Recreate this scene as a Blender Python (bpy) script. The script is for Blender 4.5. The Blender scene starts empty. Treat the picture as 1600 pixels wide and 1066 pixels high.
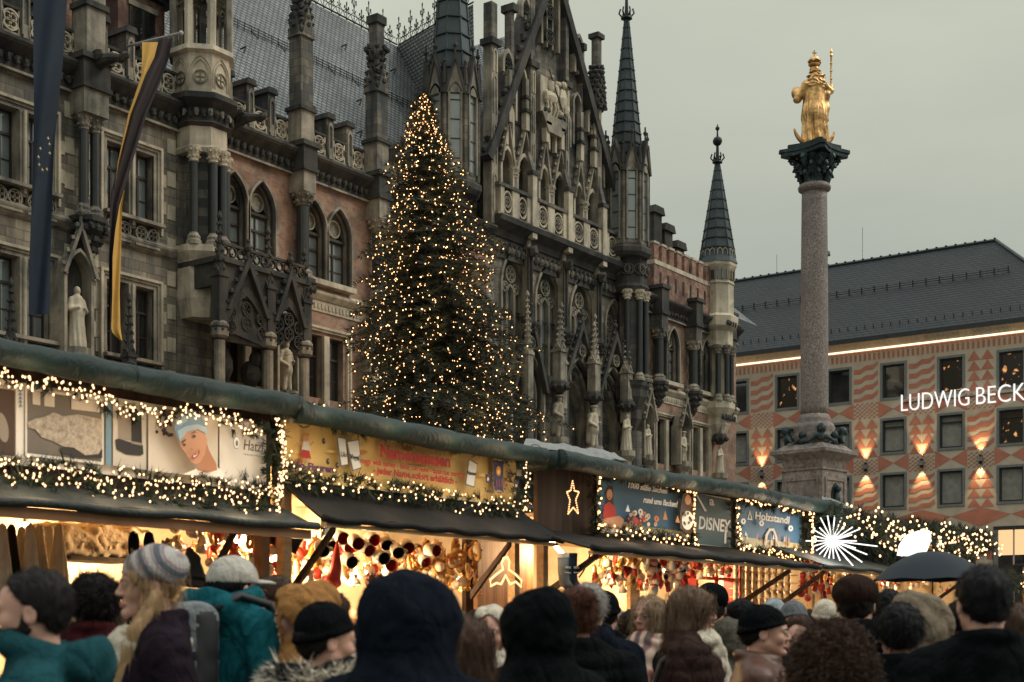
import bpy, math, random
import numpy as np
from mathutils import Vector, Matrix
R = math.radians
random.seed(7); rng = np.random.default_rng(7)
sc = bpy.context.scene
COL = sc.collection
# ---------------------------------------------------------------- camera
# world axes: +x runs along the town hall facade, +y runs into it, z up
FPX, HY, CZ, D0 = 2200.0, 980.0, 1.55, 41.05
cd = bpy.data.cameras.new('camera'); cam = bpy.data.objects.new('camera', cd); COL.objects.link(cam)
CX0 = -28.3354
cam.location = (CX0, 0, CZ); cam.rotation_euler = (R(90), 0, R(35.4267-90))
cd.sensor_width = 36; cd.lens = 36*FPX/1600; cd.shift_x = 0; cd.shift_y = (HY-533)/1600
cd.clip_start = .1; cd.clip_end = 3000
cd.dof.use_dof = True; cd.dof.focus_distance = 30; cd.dof.aperture_fstop = 4.0; cd.dof.aperture_blades = 0
sc.camera = cam
DX, DY = 0.579660, 0.814858
def S(px, D=D0):                      # distance along the facade seen at photo column px on the plane y = D
    k = (px-800)/FPX; Y = D/(DX-DY*k); return CX0 + DX*k*Y + DY*Y
def Z(px, py, D=D0):
    k = (px-800)/FPX; Y = D/(DX-DY*k); return CZ + (HY-py)/FPX*Y
def at(px, Y):                        # ground position at photo column px, Y metres ahead
    X = (px-800)/FPX*Y; return (CX0 + DX*X + DY*Y, -DY*X + DX*Y)
def hz(py, Y): return CZ + (HY-py)/FPX*Y
# ---------------------------------------------------------------- sky, sun, exposure
w = bpy.data.worlds.new('World'); sc.world = w; w.use_nodes = True
nt = w.node_tree; N = nt.nodes; L = nt.links
for n in list(N): N.remove(n)
o = N.new('ShaderNodeOutputWorld'); bg = N.new('ShaderNodeBackground'); L.new(bg.outputs[0], o.inputs[0])
tc = N.new('ShaderNodeTexCoord'); sep = N.new('ShaderNodeSeparateXYZ'); L.new(tc.outputs['Generated'], sep.inputs[0])
mp = N.new('ShaderNodeMapping'); mp.inputs['Scale'].default_value = (1.6, 1.6, 5); L.new(tc.outputs['Generated'], mp.inputs[0])
nz = N.new('ShaderNodeTexNoise'); nz.inputs['Scale'].default_value = 2.2; nz.inputs['Detail'].default_value = 6; L.new(mp.outputs[0], nz.inputs[0])
ma = N.new('ShaderNodeMath'); ma.operation = 'MULTIPLY_ADD'; L.new(nz.outputs[0], ma.inputs[0]); ma.inputs[1].default_value = .24; L.new(sep.outputs[2], ma.inputs[2])
cr = N.new('ShaderNodeValToRGB'); L.new(ma.outputs[0], cr.inputs[0])
cr.color_ramp.elements[0].position = .10; cr.color_ramp.elements[0].color = (.30, .335, .315, 1)
cr.color_ramp.elements[1].position = 1; cr.color_ramp.elements[1].color = (1.42, 1.47, 1.44, 1)
e = cr.color_ramp.elements.new(.29); e.color = (.385, .42, .375, 1)
e = cr.color_ramp.elements.new(.53); e.color = (.57, .595, .50, 1)
L.new(cr.outputs[0], bg.inputs[0]); bg.inputs[1].default_value = 1.0
sl = bpy.data.lights.new('sun', 'SUN'); so = bpy.data.objects.new('sun', sl); COL.objects.link(so)
sl.energy = 1.5; sl.angle = R(28); sl.color = (1, .96, .88); so.rotation_euler = (R(46), 0, R(38)); so.location = (0, 0, 60)
sc.view_settings.view_transform = 'Standard'; sc.view_settings.look = 'None'
sc.view_settings.exposure = 0; sc.view_settings.gamma = 1; sc.view_settings.use_curve_mapping = False
sc.render.engine = 'CYCLES'
sc.cycles.use_denoising = True; sc.cycles.max_bounces = 5; sc.cycles.diffuse_bounces = 3; sc.cycles.glossy_bounces = 3
sc.cycles.transmission_bounces = 3; sc.cycles.sample_clamp_indirect = 4; sc.cycles.caustics_reflective = False; sc.cycles.caustics_refractive = False
# ---------------------------------------------------------------- materials
MATS = {}
class G:
    def __init__(s, name):
        s.m = bpy.data.materials.new(name); s.m.use_nodes = True; s.t = s.m.node_tree; s.b = s.t.nodes['Principled BSDF']
        s.tc = s.t.nodes.new('ShaderNodeTexCoord'); s.vec = s.tc.outputs['Object']
    def n(s, typ, **kw):
        x = s.t.nodes.new(typ)
        for k, v in kw.items():
            if k.startswith('i_'):
                k2 = k[2:].replace('_', ' ')
                x.inputs[int(k2) if k2.isdigit() else k2].default_value = v
            else: setattr(x, k, v)
        return x
    def l(s, a, b): s.t.links.new(a, b)
    def noise(s, scale, detail=4, vec=None, rough=.55, dist=0):
        x = s.n('ShaderNodeTexNoise', i_Scale=scale, i_Detail=detail, i_Roughness=rough, i_Distortion=dist); s.l(vec or s.vec, x.inputs[0]); return x.outputs[0]
    def ramp(s, fac, stops):
        x = s.n('ShaderNodeValToRGB'); s.l(fac, x.inputs[0]); r = x.color_ramp
        while len(r.elements) < len(stops): r.elements.new(.5)
        for e, (p, c) in zip(r.elements, stops): e.position = p; e.color = (c if hasattr(c, '__len__') else (c, c, c)) [:3] + (1,) if hasattr(c, '__len__') else (c, c, c, 1)
        return x.outputs[0]
    def mix(s, fac, a, b, mode='MIX'):
        x = s.n('ShaderNodeMix', data_type='RGBA', blend_type=mode)
        for i, v in ((0, fac), (6, a), (7, b)):
            if isinstance(v, (int, float)): x.inputs[i].default_value = v
            elif isinstance(v, tuple): x.inputs[i].default_value = v[:3] + (1,)
            else: s.l(v, x.inputs[i])
        return x.outputs[2]
    def math(s, op, a, b=0):
        x = s.n('ShaderNodeMath', operation=op)
        for i, v in ((0, a), (1, b)):
            if isinstance(v, (int, float)): x.inputs[i].default_value = v
            else: s.l(v, x.inputs[i])
        return x.outputs[0]
    def bump(s, h, strength=.4, dist=.02):
        x = s.n('ShaderNodeBump', i_Strength=strength, i_Distance=dist); s.l(h, x.inputs['Height']); s.l(x.outputs[0], s.b.inputs['Normal'])
    def face_vec(s, sx=1, sz=1):        # (x+y, z, 0) of the object: lays courses on upright faces
        q = s.n('ShaderNodeSeparateXYZ'); s.l(s.vec, q.inputs[0])
        a = s.math('ADD', q.outputs[0], q.outputs[1]); c = s.n('ShaderNodeCombineXYZ')
        s.l(s.math('MULTIPLY', a, sx), c.inputs[0]); s.l(s.math('MULTIPLY', q.outputs[2], sz), c.inputs[1]); return c.outputs[0]
    def done(s, col=None, rough=.8, metal=0, spec=.4):
        if col is not None:
            if isinstance(col, tuple): s.b.inputs['Base Color'].default_value = col[:3] + (1,)
            else: s.l(col, s.b.inputs['Base Color'])
        if isinstance(rough, (int, float)): s.b.inputs['Roughness'].default_value = rough
        else: s.l(rough, s.b.inputs['Roughness'])
        s.b.inputs['Metallic'].default_value = metal; s.b.inputs['Specular IOR Level'].default_value = spec
        MATS[s.m.name] = s.m; return s.m
def plain(name, c, rough=.7, metal=0, var=.3, scale=6, bump=.0, bscale=40, spec=.4, c2=None):
    g = G(name); c = tuple(c); d = c2 or tuple(x*(1-var) for x in c)
    f = g.ramp(g.noise(scale, 5), [(.32, 0.), (.68, 1.)])
    if bump: g.bump(g.noise(bscale, 4), bump, .01)
    g.done(g.mix(f, d, c), rough, metal, spec); return name
def emit(name, c, s, sample=True):
    g = G(name); g.done((0, 0, 0), .5); g.b.inputs['Emission Color'].default_value = tuple(c) + (1,); g.b.inputs['Emission Strength'].default_value = s
    if not sample: g.m.cycles.emission_sampling = 'NONE'
    return name
def stone(name, a, b, soot, amount=.5, blocks=True, bw=.7, bh=.34):
    g = G(name)
    big = g.noise(.55, 6, rough=.65, dist=.6); fine = g.noise(7, 5)
    if blocks:
        br = g.n('ShaderNodeTexBrick', i_Scale=1.0, i_Mortar_Size=.012, i_Brick_Width=bw, i_Row_Height=bh, i_Bias=0.0)
        br.inputs['Color1'].default_value = a + (1,); br.inputs['Color2'].default_value = b + (1,)
        br.inputs['Mortar'].default_value = tuple(x*.45 for x in b) + (1,); g.l(g.face_vec(), br.inputs[0]); base = br.outputs[0]
    else: base = g.mix(g.noise(2.2, 4), a, b)
    base = g.mix(g.math('MULTIPLY', fine, .5), base, tuple(x*.5 for x in b))
    q = g.n('ShaderNodeMapping', i_Scale=(2.2, 2.2, .35)); g.l(g.vec, q.inputs[0]); streak = g.noise(1.3, 5, q.outputs[0])
    f = g.math('ADD', g.math('MULTIPLY', big, .6), g.math('MULTIPLY', streak, .4))
    f = g.ramp(f, [(.46-.06*amount, 0.), (.68-.08*amount, 1.)])
    g.bump(g.noise(14, 5), .5, .02)
    g.done(g.mix(g.math('MULTIPLY', f, min(1, .45+.4*amount)), base, soot), .9); return name
stone('stone_ashlar', (.46, .385, .275), (.20, .17, .13), (.046, .052, .052), .95)
stone('stone_grey', (.34, .285, .21), (.13, .115, .095), (.032, .040, .042), 1.15)
stone('stone_pale', (.82, .72, .54), (.52, .44, .32), (.10, .095, .082), .62, False)
stone('stone_trim', (.60, .52, .385), (.27, .235, .18), (.038, .043, .043), .95, False)
stone('stone_dark', (.13, .114, .09), (.052, .049, .043), (.017, .020, .021), 1.1, False)
def brickmat(name, c1, c2, soot):
    g = G(name); br = g.n('ShaderNodeTexBrick', i_Scale=1.0, i_Mortar_Size=.014, i_Brick_Width=.27, i_Row_Height=.095)
    br.inputs['Color1'].default_value = c1 + (1,); br.inputs['Color2'].default_value = c2 + (1,); br.inputs['Mortar'].default_value = (.25, .2, .15, 1)
    g.l(g.face_vec(), br.inputs[0])
    c = g.mix(g.ramp(g.noise(3.5, 6), [(.42, 0.), (.62, 1.)]), br.outputs[0], (.33, .24, .17))
    c = g.mix(g.ramp(g.noise(.8, 6, dist=.5), [(.44, 0.), (.68, .85)]), c, soot)
    g.bump(br.outputs[1], .4, -.01); g.done(c, .9); return name
brickmat('brick', (.42, .20, .125), (.27, .12, .075), (.085, .06, .05))
brickmat('brick_red', (.30, .085, .05), (.20, .06, .04), (.08, .04, .035))
def tiles(name, a, b, dark, w_, h_, ax='x'):
    g = G(name); q = g.n('ShaderNodeSeparateXYZ'); g.l(g.vec, q.inputs[0]); c = g.n('ShaderNodeCombineXYZ')
    g.l(q.outputs[0 if ax == 'x' else 1], c.inputs[0]); g.l(q.outputs[2], c.inputs[1])
    wv = g.n('ShaderNodeVectorMath', operation='ADD'); g.l(c.outputs[0], wv.inputs[0])
    nn = g.n('ShaderNodeTexNoise', i_Scale=1.5, i_Detail=3); g.l(g.vec, nn.inputs[0])
    sc_ = g.n('ShaderNodeVectorMath', operation='SCALE'); g.l(nn.outputs[1], sc_.inputs[0]); sc_.inputs[3].default_value = .05; g.l(sc_.outputs[0], wv.inputs[1])
    br = g.n('ShaderNodeTexBrick', i_Scale=1.0, i_Mortar_Size=h_*.24, i_Mortar_Smooth=.6, i_Brick_Width=w_, i_Row_Height=h_)
    br.inputs['Color1'].default_value = a + (1,); br.inputs['Color2'].default_value = b + (1,); br.inputs['Mortar'].default_value = dark + (1,)
    g.l(wv.outputs[0], br.inputs[0]); g.bump(br.outputs[1], .8, -.03)
    col = g.mix(g.ramp(g.noise(.35, 5), [(.35, 0.), (.7, .6)]), br.outputs[0], dark)
    g.done(col, .6, 0, .25 if 'dark' in name else .45); return name
tiles('roof_tiles', (.27, .29, .27), (.17, .19, .19), (.014, .018, .021), .30, .19)
tiles('roof_tiles_cross', (.27, .29, .27), (.17, .19, .19), (.014, .018, .021), .30, .19, 'y')
tiles('roof_tiles_dark', (.024, .033, .036), (.014, .020, .023), (.007, .010, .011), .55, .22, 'y')
plain('lead', (.035, .052, .056), .45, .3, .35, 1.5, .1, 8, .5)
plain('shaft_dark', (.030, .034, .033), .35, 0, .3, 3, .1, 20, .5)
plain('wood_frame', (.045, .03, .022), .6)
plain('iron', (.02, .022, .023), .5, .5)
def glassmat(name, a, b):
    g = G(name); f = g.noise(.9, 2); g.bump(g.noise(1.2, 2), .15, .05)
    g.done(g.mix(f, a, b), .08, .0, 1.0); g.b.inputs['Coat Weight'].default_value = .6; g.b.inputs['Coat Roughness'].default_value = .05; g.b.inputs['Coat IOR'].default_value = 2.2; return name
glassmat('glass_sky', (.07, .085, .085), (.27, .31, .30))  # grey-blue base colour stands in for sky reflected in the panes
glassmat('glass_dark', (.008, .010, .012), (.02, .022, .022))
# ---------------------------------------------------------------- mesh builder
def arch(x0, x1, z0, zt, k=1.0, n=9, off=0.0):
    """pointed arch outline from bottom left over the apex (height zt) to bottom right"""
    a = (x1-x0)/2; Rr = 2*a*k; h = math.sqrt(max(Rr*Rr-(Rr-a)**2, 1e-6)); zs = zt-h; cx = (x0+x1)/2; Rr2 = Rr+off
    cL = cx+(Rr-a); t1 = math.acos(max(-1, min(1, (Rr-a)/Rr2)))
    left = [(cL-Rr2*math.cos(t1*i/n), zs+Rr2*math.sin(t1*i/n)) for i in range(n+1)]
    return [(x0-off, z0)]*(z0 < zs-1e-6) + left + [(2*cx-x, z) for x, z in reversed(left[:-1])] + [(x1+off, z0)]*(z0 < zs-1e-6)
class MB:
    def __init__(s): s.V = []; s.Fc = []; s.M = []; s.n = 0
    def add(s, v, f, m):
        v = [tuple(q) for q in v]; b = s.n; s.V += v; s.n += len(v)
        s.Fc += [tuple(i+b for i in q) for q in f]; s.M += [m]*len(f); return s
    def box(s, x0, x1, y0, y1, z0, z1, m, tx=0, ty=0):
        v = [(x0, y0, z0), (x1, y0, z0), (x1, y1, z0), (x0, y1, z0), (x0+tx, y0+ty, z1), (x1-tx, y0+ty, z1), (x1-tx, y1-ty, z1), (x0+tx, y1-ty, z1)]
        return s.add(v, [(0, 3, 2, 1), (4, 5, 6, 7), (0, 1, 5, 4), (1, 2, 6, 5), (2, 3, 7, 6), (3, 0, 4, 7)], m)
    def prism(s, pts, y0, y1, m, back=True):       # outline in x,z pushed from y0 (front) to y1
        n = len(pts); v = [(x, y0, z) for x, z in pts] + [(x, y1, z) for x, z in pts]
        f = [tuple(range(n))] + ([tuple(range(2*n-1, n-1, -1))] if back else [])
        return s.add(v, f + [(i, i+n, (i+1) % n+n, (i+1) % n) for i in range(n)], m)
    def prismx(s, pts, x0, x1, m):                  # outline in y,z pushed along x
        n = len(pts); v = [(x0, y, z) for y, z in pts] + [(x1, y, z) for y, z in pts]
        return s.add(v, [tuple(range(n)), tuple(range(2*n-1, n-1, -1))] + [(i, i+n, (i+1) % n+n, (i+1) % n) for i in range(n)], m)
    def prismz(s, pts, z0, z1, m):
        n = len(pts); v = [(x, y, z0) for x, y in pts] + [(x, y, z1) for x, y in pts]
        return s.add(v, [tuple(range(n))[::-1], tuple(range(n, 2*n))] + [(i, (i+1) % n, (i+1) % n+n, i+n) for i in range(n)], m)
    def band(s, a, b, y0, y1, m, closed=False):     # frame between outline a (outer) and b (inner)
        n = len(a); v = [(x, y0, z) for x, z in a] + [(x, y0, z) for x, z in b] + [(x, y1, z) for x, z in a] + [(x, y1, z) for x, z in b]; f = []
        for i in range(n if closed else n-1):
            j = (i+1) % n; f += [(i, j, n+j, n+i), (i, 2*n+i, 2*n+j, j), (n+i, n+j, 3*n+j, 3*n+i)]
        return s.add(v, f, m)
    def ring(s, cx, cz, r, t, y0, y1, m, n=16, sx=1):
        c = [(cx+sx*r*math.cos(2*math.pi*i/n), cz+r*math.sin(2*math.pi*i/n)) for i in range(n)]
        d = [(cx+sx*(r-t)*math.cos(2*math.pi*i/n), cz+(r-t)*math.sin(2*math.pi*i/n)) for i in range(n)]
        return s.band(c, d, y0, y1, m, True)
    def lathe(s, c, prof, n, m, rot=0., cap=True, sx=1, sy=1):
        v = []; f = []
        for r, z in prof: v += [(c[0]+sx*r*math.cos(rot+2*math.pi*i/n), c[1]+sy*r*math.sin(rot+2*math.pi*i/n), c[2]+z) for i in range(n)]
        for k in range(len(prof)-1):
            for i in range(n): j = (i+1) % n; f.append((k*n+i, k*n+j, k*n+n+j, k*n+n+i))
        if cap: f += [tuple(range(n))[::-1], tuple(range((len(prof)-1)*n, len(prof)*n))]
        return s.add(v, f, m)
    def tube(s, path, r, n, m, cap=True):
        P = [Vector(p) for p in path]; rr = r if hasattr(r, '__len__') else [r]*len(P); v = []; f = []; up = None
        for i, p in enumerate(P):
            t = (P[min(i+1, len(P)-1)]-P[max(i-1, 0)]); t = t.normalized() if t.length > 1e-9 else Vector((0, 0, 1))
            if up is None: up = Vector((0, 0, 1)) if abs(t.z) < .9 else Vector((1, 0, 0))
            a = t.cross(up).normalized() if t.cross(up).length > 1e-6 else t.orthogonal().normalized(); b = a.cross(t).normalized(); up = b
            v += [p + (a*math.cos(2*math.pi*k/n)+b*math.sin(2*math.pi*k/n))*rr[i] for k in range(n)]
        for i in range(len(P)-1):
            for k in range(n): q = (k+1) % n; f.append((i*n+k, i*n+q, i*n+n+q, i*n+n+k))
        if cap: f += [tuple(range(n))[::-1], tuple(range((len(P)-1)*n, len(P)*n))]
        return s.add(v, f, m)
    def blob(s, c, r, m, n=6, k=4, jit=0.):
        r = r if hasattr(r, '__len__') else (r, r, r); v = [(c[0], c[1], c[2]-r[2])]; f = []
        for a in range(1, k):
            th = math.pi*a/k-math.pi/2
            for i in range(n):
                j = 1+random.uniform(-jit, jit) if jit else 1
                v.append((c[0]+r[0]*j*math.cos(th)*math.cos(2*math.pi*i/n), c[1]+r[1]*j*math.cos(th)*math.sin(2*math.pi*i/n), c[2]+r[2]*j*math.sin(th)))
        v.append((c[0], c[1], c[2]+r[2])); T = len(v)-1
        for i in range(n):
            j = (i+1) % n; f.append((0, 1+j, 1+i)); f.append((T, T-n+i, T-n+j))
            for a in range(k-2): f.append((1+a*n+i, 1+a*n+j, 1+a*n+n+j, 1+a*n+n+i))
        return s.add(v, f, m)
    def xf(s, M_):
        s.V = [tuple(M_ @ Vector(q)) for q in s.V]; return s
    def join(s, o, M_=None):
        v = [tuple(M_ @ Vector(q)) for q in o.V] if M_ is not None else o.V; b = s.n
        s.V += v; s.n += len(v); s.Fc += [tuple(i+b for i in q) for q in o.Fc]; s.M += o.M; return s
def mesh_of(name, V, F, mats, idx=None, smooth=False):
    me = bpy.data.meshes.new(name); me.from_pydata([tuple(v) for v in V] if not isinstance(V, np.ndarray) else V.tolist(), [], F if not isinstance(F, np.ndarray) else F.tolist())
    for m in mats: me.materials.append(MATS[m])
    if idx is not None and len(mats) > 1: me.polygons.foreach_set('material_index', idx)
    if smooth: me.polygons.foreach_set('use_smooth', [True]*len(me.polygons))
    me.update(); return me
def tagit(o, label=None, cat=None, group=None, kind=None):
    for k, v in (('label', label), ('category', cat), ('group', group), ('kind', kind)):
        if v: o[k] = v
    return o
def wloc(o):
    p = Vector(o.location)
    while o.parent: o = o.parent; p = p+Vector(o.location)
    return p
def obj(name, mb, parent=None, smooth=False, local=False, base=None, label=None, cat=None, group=None, kind=None):
    """one mesh object; world-space vertices unless local"""
    mats = []; idx = []
    for m in mb.M:
        if m not in mats: mats.append(m)
        idx.append(mats.index(m))
    V = np.array(mb.V, float).reshape(-1, 3)
    if parent is not None: off = np.zeros(3) if local else np.array(wloc(parent))
    elif local: off = np.zeros(3)
    else: off = np.array(base) if base is not None else np.array([(V[:, 0].min()+V[:, 0].max())/2, (V[:, 1].min()+V[:, 1].max())/2, V[:, 2].min()])
    me = mesh_of(name, V-off, mb.Fc, mats, idx, smooth)
    ob = bpy.data.objects.new(name, me); COL.objects.link(ob)
    if parent is not None: ob.parent = parent
    elif not local: ob.location = off
    elif base is not None: ob.location = base
    return tagit(ob, label, cat, group, kind)
def thing(name, label, cat, loc=(0, 0, 0), rz=0, group=None, kind=None):
    e = bpy.data.objects.new(name, None); COL.objects.link(e); e.location = loc; e.rotation_euler = (0, 0, rz); e.empty_display_size = .2
    return tagit(e, label, cat, group, kind)
def dup(o, loc=None, rz=None, label=None, group=None, scale=None, rot=None):
    def cp(a, par):
        c = a.copy(); COL.objects.link(c); c.parent = par
        for k in a.children: cp(k, c)
        return c
    c = cp(o, None)
    if loc is not None: c.location = loc
    if rz is not None: c.rotation_euler = (0, 0, rz)
    if rot is not None: c.rotation_euler = rot
    if scale is not None: c.scale = scale if hasattr(scale, '__len__') else (scale,)*3
    if label: c['label'] = label
    if group: c['group'] = group
    return c
def dup_part(o, loc, parent, rot=None, scale=None):
    c = o.copy(); COL.objects.link(c); c.parent = parent; c.location = Vector(loc)
    if rot is not None: c.rotation_euler = rot
    if scale is not None: c.scale = (scale,)*3
    return c
def text_mb(txt, size, depth, m, bold=0.0, shear=0.0, spacing=1.0, width=None):
    """lettering as a mesh in the x,z plane facing -y, left bottom at the origin"""
    c = bpy.data.curves.new('lettering', 'FONT'); c.body = txt; c.size = size; c.extrude = depth/2; c.offset = bold; c.shear = shear; c.space_character = spacing
    c.resolution_u = 4
    o = bpy.data.objects.new('lettering', c); COL.objects.link(o); dg = bpy.context.evaluated_depsgraph_get(); dg.update()
    me = o.evaluated_get(dg).to_mesh(); V = np.array([v.co[:] for v in me.vertices]).reshape(-1, 3); F = [tuple(p.vertices) for p in me.polygons]
    o.evaluated_get(dg).to_mesh_clear(); bpy.data.objects.remove(o); bpy.data.curves.remove(c)
    V[:, 0] -= V[:, 0].min()
    if width: V[:, 0] *= width/V[:, 0].max()
    mb = MB(); mb.add([(x, -z, y) for x, y, z in V.tolist()], F, m); return mb
# ---------------------------------------------------------------- implicit surfaces
def snets(fn, xs, ys, zs):
    X, Y, Zg = np.meshgrid(xs, ys, zs, indexing='ij'); v = fn(X, Y, Zg).astype(np.float32); ins = v < 0
    nx, ny, nz_ = v.shape; acc = np.zeros((nx-1, ny-1, nz_-1, 3)); cnt = np.zeros((nx-1, ny-1, nz_-1))
    P = (X, Y, Zg); sl = lambda o, n: slice(o, n-1+o)
    for ax in range(3):
        for u in (0, 1):
            for w_ in (0, 1):
                o = [0, 0, 0]; oth = [i for i in range(3) if i != ax]; o[oth[0]] = u; o[oth[1]] = w_; o2 = list(o); o2[ax] = 1
                A = tuple(sl(o[i], v.shape[i]) for i in range(3)); B = tuple(sl(o2[i], v.shape[i]) for i in range(3))
                m = ins[A] != ins[B]; va = v[A][m]; vb = v[B][m]; t = va/(va-vb+1e-12)
                for c in range(3): acc[..., c][m] += P[c][A][m]*(1-t)+P[c][B][m]*t
                cnt[m] += 1
    act = cnt > 0; ids = -np.ones(act.shape, int); ids[act] = np.arange(act.sum()); V = acc[act]/cnt[act][:, None]; F = []
    for ax in range(3):
        b, c = [i for i in range(3) if i != ax]
        A = [slice(None)]*3; B = [slice(None)]*3; A[ax] = slice(0, -1); B[ax] = slice(1, None)
        for q in (b, c): A[q] = slice(1, -1); B[q] = slice(1, -1)
        d = ins[tuple(A)].astype(int)-ins[tuple(B)].astype(int)
        idx = np.argwhere(d != 0); sg = d[d != 0]
        if not len(idx): continue
        i = idx.copy(); i[:, b] += 1; i[:, c] += 1
        def g(db, dc):
            j = i.copy(); j[:, b] -= db; j[:, c] -= dc; return ids[j[:, 0], j[:, 1], j[:, 2]]
        q = np.stack([g(1, 1), g(0, 1), g(0, 0), g(1, 0)], 1)
        flip = (sg < 0) ^ (ax == 1); q[flip] = q[flip][:, ::-1]; F.append(q)
    F = np.concatenate(F) if F else np.zeros((0, 4), int); return V, F
def el(X, Y, Z_, c, r):
    a = np.sqrt(((X-c[0])/r[0])**2+((Y-c[1])/r[1])**2+((Z_-c[2])/r[2])**2); return (a-1)*min(r)
def cap(X, Y, Z_, a, b, ra, rb):
    ax, ay, az = a; dx, dy, dz = b[0]-ax, b[1]-ay, b[2]-az; L2 = dx*dx+dy*dy+dz*dz
    t = np.clip(((X-ax)*dx+(Y-ay)*dy+(Z_-az)*dz)/L2, 0, 1)
    return np.sqrt((X-ax-t*dx)**2+(Y-ay-t*dy)**2+(Z_-az-t*dz)**2)-(ra+(rb-ra)*t)
def smin(a, b, k):
    h = np.clip(.5+.5*(b-a)/k, 0, 1); return b*(1-h)+a*h-k*h*(1-h)
def smax(a, b, k): return -smin(-a, -b, k)
def wob(X, Y, Z_, f, ph=0.): return np.sin(f*X+1.3*ph+1.7*np.sin(f*.6*Z_+ph))*np.sin(f*1.1*Y+ph*2.1+1.3*np.sin(f*.7*X))*np.sin(f*.9*Z_+ph*.7+np.sin(f*.8*Y+2))
def sdf_obj(name, fn, lo, hi, h, m, parent=None, smooth=True, idxfn=None, mats=None, local=True, grids=None, **kw):
    g = grids or [np.arange(lo[i]-2*h, hi[i]+2*h, h) for i in range(3)]
    V, F = snets(fn, *g); mats = mats or [m]; idx = None
    if idxfn is not None and len(F): idx = idxfn(V[F].mean(1)).astype(int)
    me = mesh_of(name, V, F, mats, idx, smooth); ob = bpy.data.objects.new(name, me); COL.objects.link(ob)
    if parent is not None: ob.parent = parent
    return tagit(ob, **kw)
# ================================================================ town hall
HALL = thing('town_hall', 'long soot-stained gothic town hall of grey stone and brick with spires', 'town hall', (10, D0, 0))
A_ = 'stone_ashlar'; T_ = 'stone_trim'; P_ = 'stone_pale'; Dk = 'stone_dark'; Gy = 'stone_grey'
def wall(mb, x0, x1, z0, z1, y, ops, m, rev=None, depth=.55):
    """upright wall sheet with real openings; ops = (xa, xb, za, zb, arched)"""
    rev = rev or m; ops = [q for q in ops if q[1] > x0 and q[0] < x1 and q[2] < z1 and q[3] > z0]
    xs = sorted({x0, x1} | {v for q in ops for v in q[:2]}); zs = sorted({z0, z1} | {v for q in ops for v in q[2:4]})
    for i in range(len(xs)-1):
        for k in range(len(zs)-1):
            cx = (xs[i]+xs[i+1])/2; cz = (zs[k]+zs[k+1])/2
            if any(q[0] < cx < q[1] and q[2] < cz < q[3] for q in ops): continue
            mb.add([(xs[i], y, zs[k]), (xs[i+1], y, zs[k]), (xs[i+1], y, zs[k+1]), (xs[i], y, zs[k+1])], [(0, 1, 2, 3)], m)
    for xa, xb, za, zb, ar in ops:
        if ar:
            ol = arch(xa, xb, za, zb); n = len(ol); h = n//2
            v = [(x, y, z) for x, z in ol]
            mb.add([(xa, y, zb)]+v[:h+1], [(0, i+1, i) for i in range(1, h+1)][::1], m)
            mb.add([(xb, y, zb)]+v[h:], [(0, i+1, i) for i in range(1, n-h)], m)
        else: ol = [(xa, za), (xa, zb), (xb, zb), (xb, za)]; n = 4
        v = [(x, y, z) for x, z in ol]+[(x, y+depth, z) for x, z in ol]
        mb.add(v, [(i, i+1, n+i+1, n+i) for i in range(n-1)]+[(n-1, 0, n, 2*n-1)], rev)
def window(x0, x1, z0, z1, y, par=HALL, arched=False, glass='glass_sky', deep=.3, bars=3, name='window'):
    """casement set back in its opening; gothic ones carry a stone head with a roundel"""
    f = MB(); yy = y+deep; t = .07
    zt = z1
    if arched:
        zt = z1-(x1-x0)*.866-.12; c = ((x0+x1)/2, zt+.12+(x1-x0)*.30); rr = (x1-x0)*.27
        ol = arch(x0, x1, zt, z1); f.band(ol, [(c[0]+rr*math.cos(math.pi*(1.08-1.16*i/(len(ol)-1))), c[1]+rr*math.sin(math.pi*(1.08-1.16*i/(len(ol)-1)))) for i in range(len(ol))], yy-.06, yy+.1, Dk)
        f.box(x0, x1, yy-.09, yy+.1, zt-.02, zt+.10, Dk); f.ring(c[0], c[1], rr+.03, .06, yy-.1, yy+.08, T_, 14)
    f.box(x0, x0+t, yy, yy+.08, z0, zt-.02, 'wood_frame'); f.box(x1-t, x1, yy, yy+.08, z0, zt-.02, 'wood_frame')
    f.box(x0+t, x1-t, yy, yy+.08, z0, z0+t, 'wood_frame'); f.box(x0+t, x1-t, yy, yy+.08, zt-.02-t, zt-.02, 'wood_frame')
    zm = z0+(zt-z0)*.66; f.box(x0+t, x1-t, yy-.03, yy+.08, zm, zm+.09, 'wood_frame'); cx = (x0+x1)/2
    f.box(cx-.04, cx+.04, yy-.02, yy+.07, z0+t, zm, 'wood_frame'); f.box(cx-.025, cx+.025, yy+.005, yy+.07, zm+.09, zt-.09, 'wood_frame')
    zz = z0+(zm-z0)*.5
    f.box(x0+t, cx-.04, yy+.01, yy+.06, zz, zz+.035, 'wood_frame'); f.box(cx+.04, x1-t, yy+.01, yy+.06, zz, zz+.035, 'wood_frame')
    if bars: 
        f.box(x0+.3*(x1-x0), x0+.3*(x1-x0)+.02, yy+.012, yy+.06, zm+.09, zt-.09, 'wood_frame')
    w_ = obj(name, f, par)
    g = MB(); g.add([(x0, yy+.05, z0), (x1, yy+.05, z0), (x1, yy+.05, zt), (x0, yy+.05, zt)], [(0, 1, 2, 3)], glass)
    if arched:
        n = 14; g.add([(c[0]+rr*math.cos(2*math.pi*i/n), yy+.03, c[1]+rr*math.sin(2*math.pi*i/n)) for i in range(n)], [tuple(range(n))], 'lead_light')
    obj('glass', g, w_); return w_
plain('lead_light', (.38, .36, .28), .4, 0, .6, 9)
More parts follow.
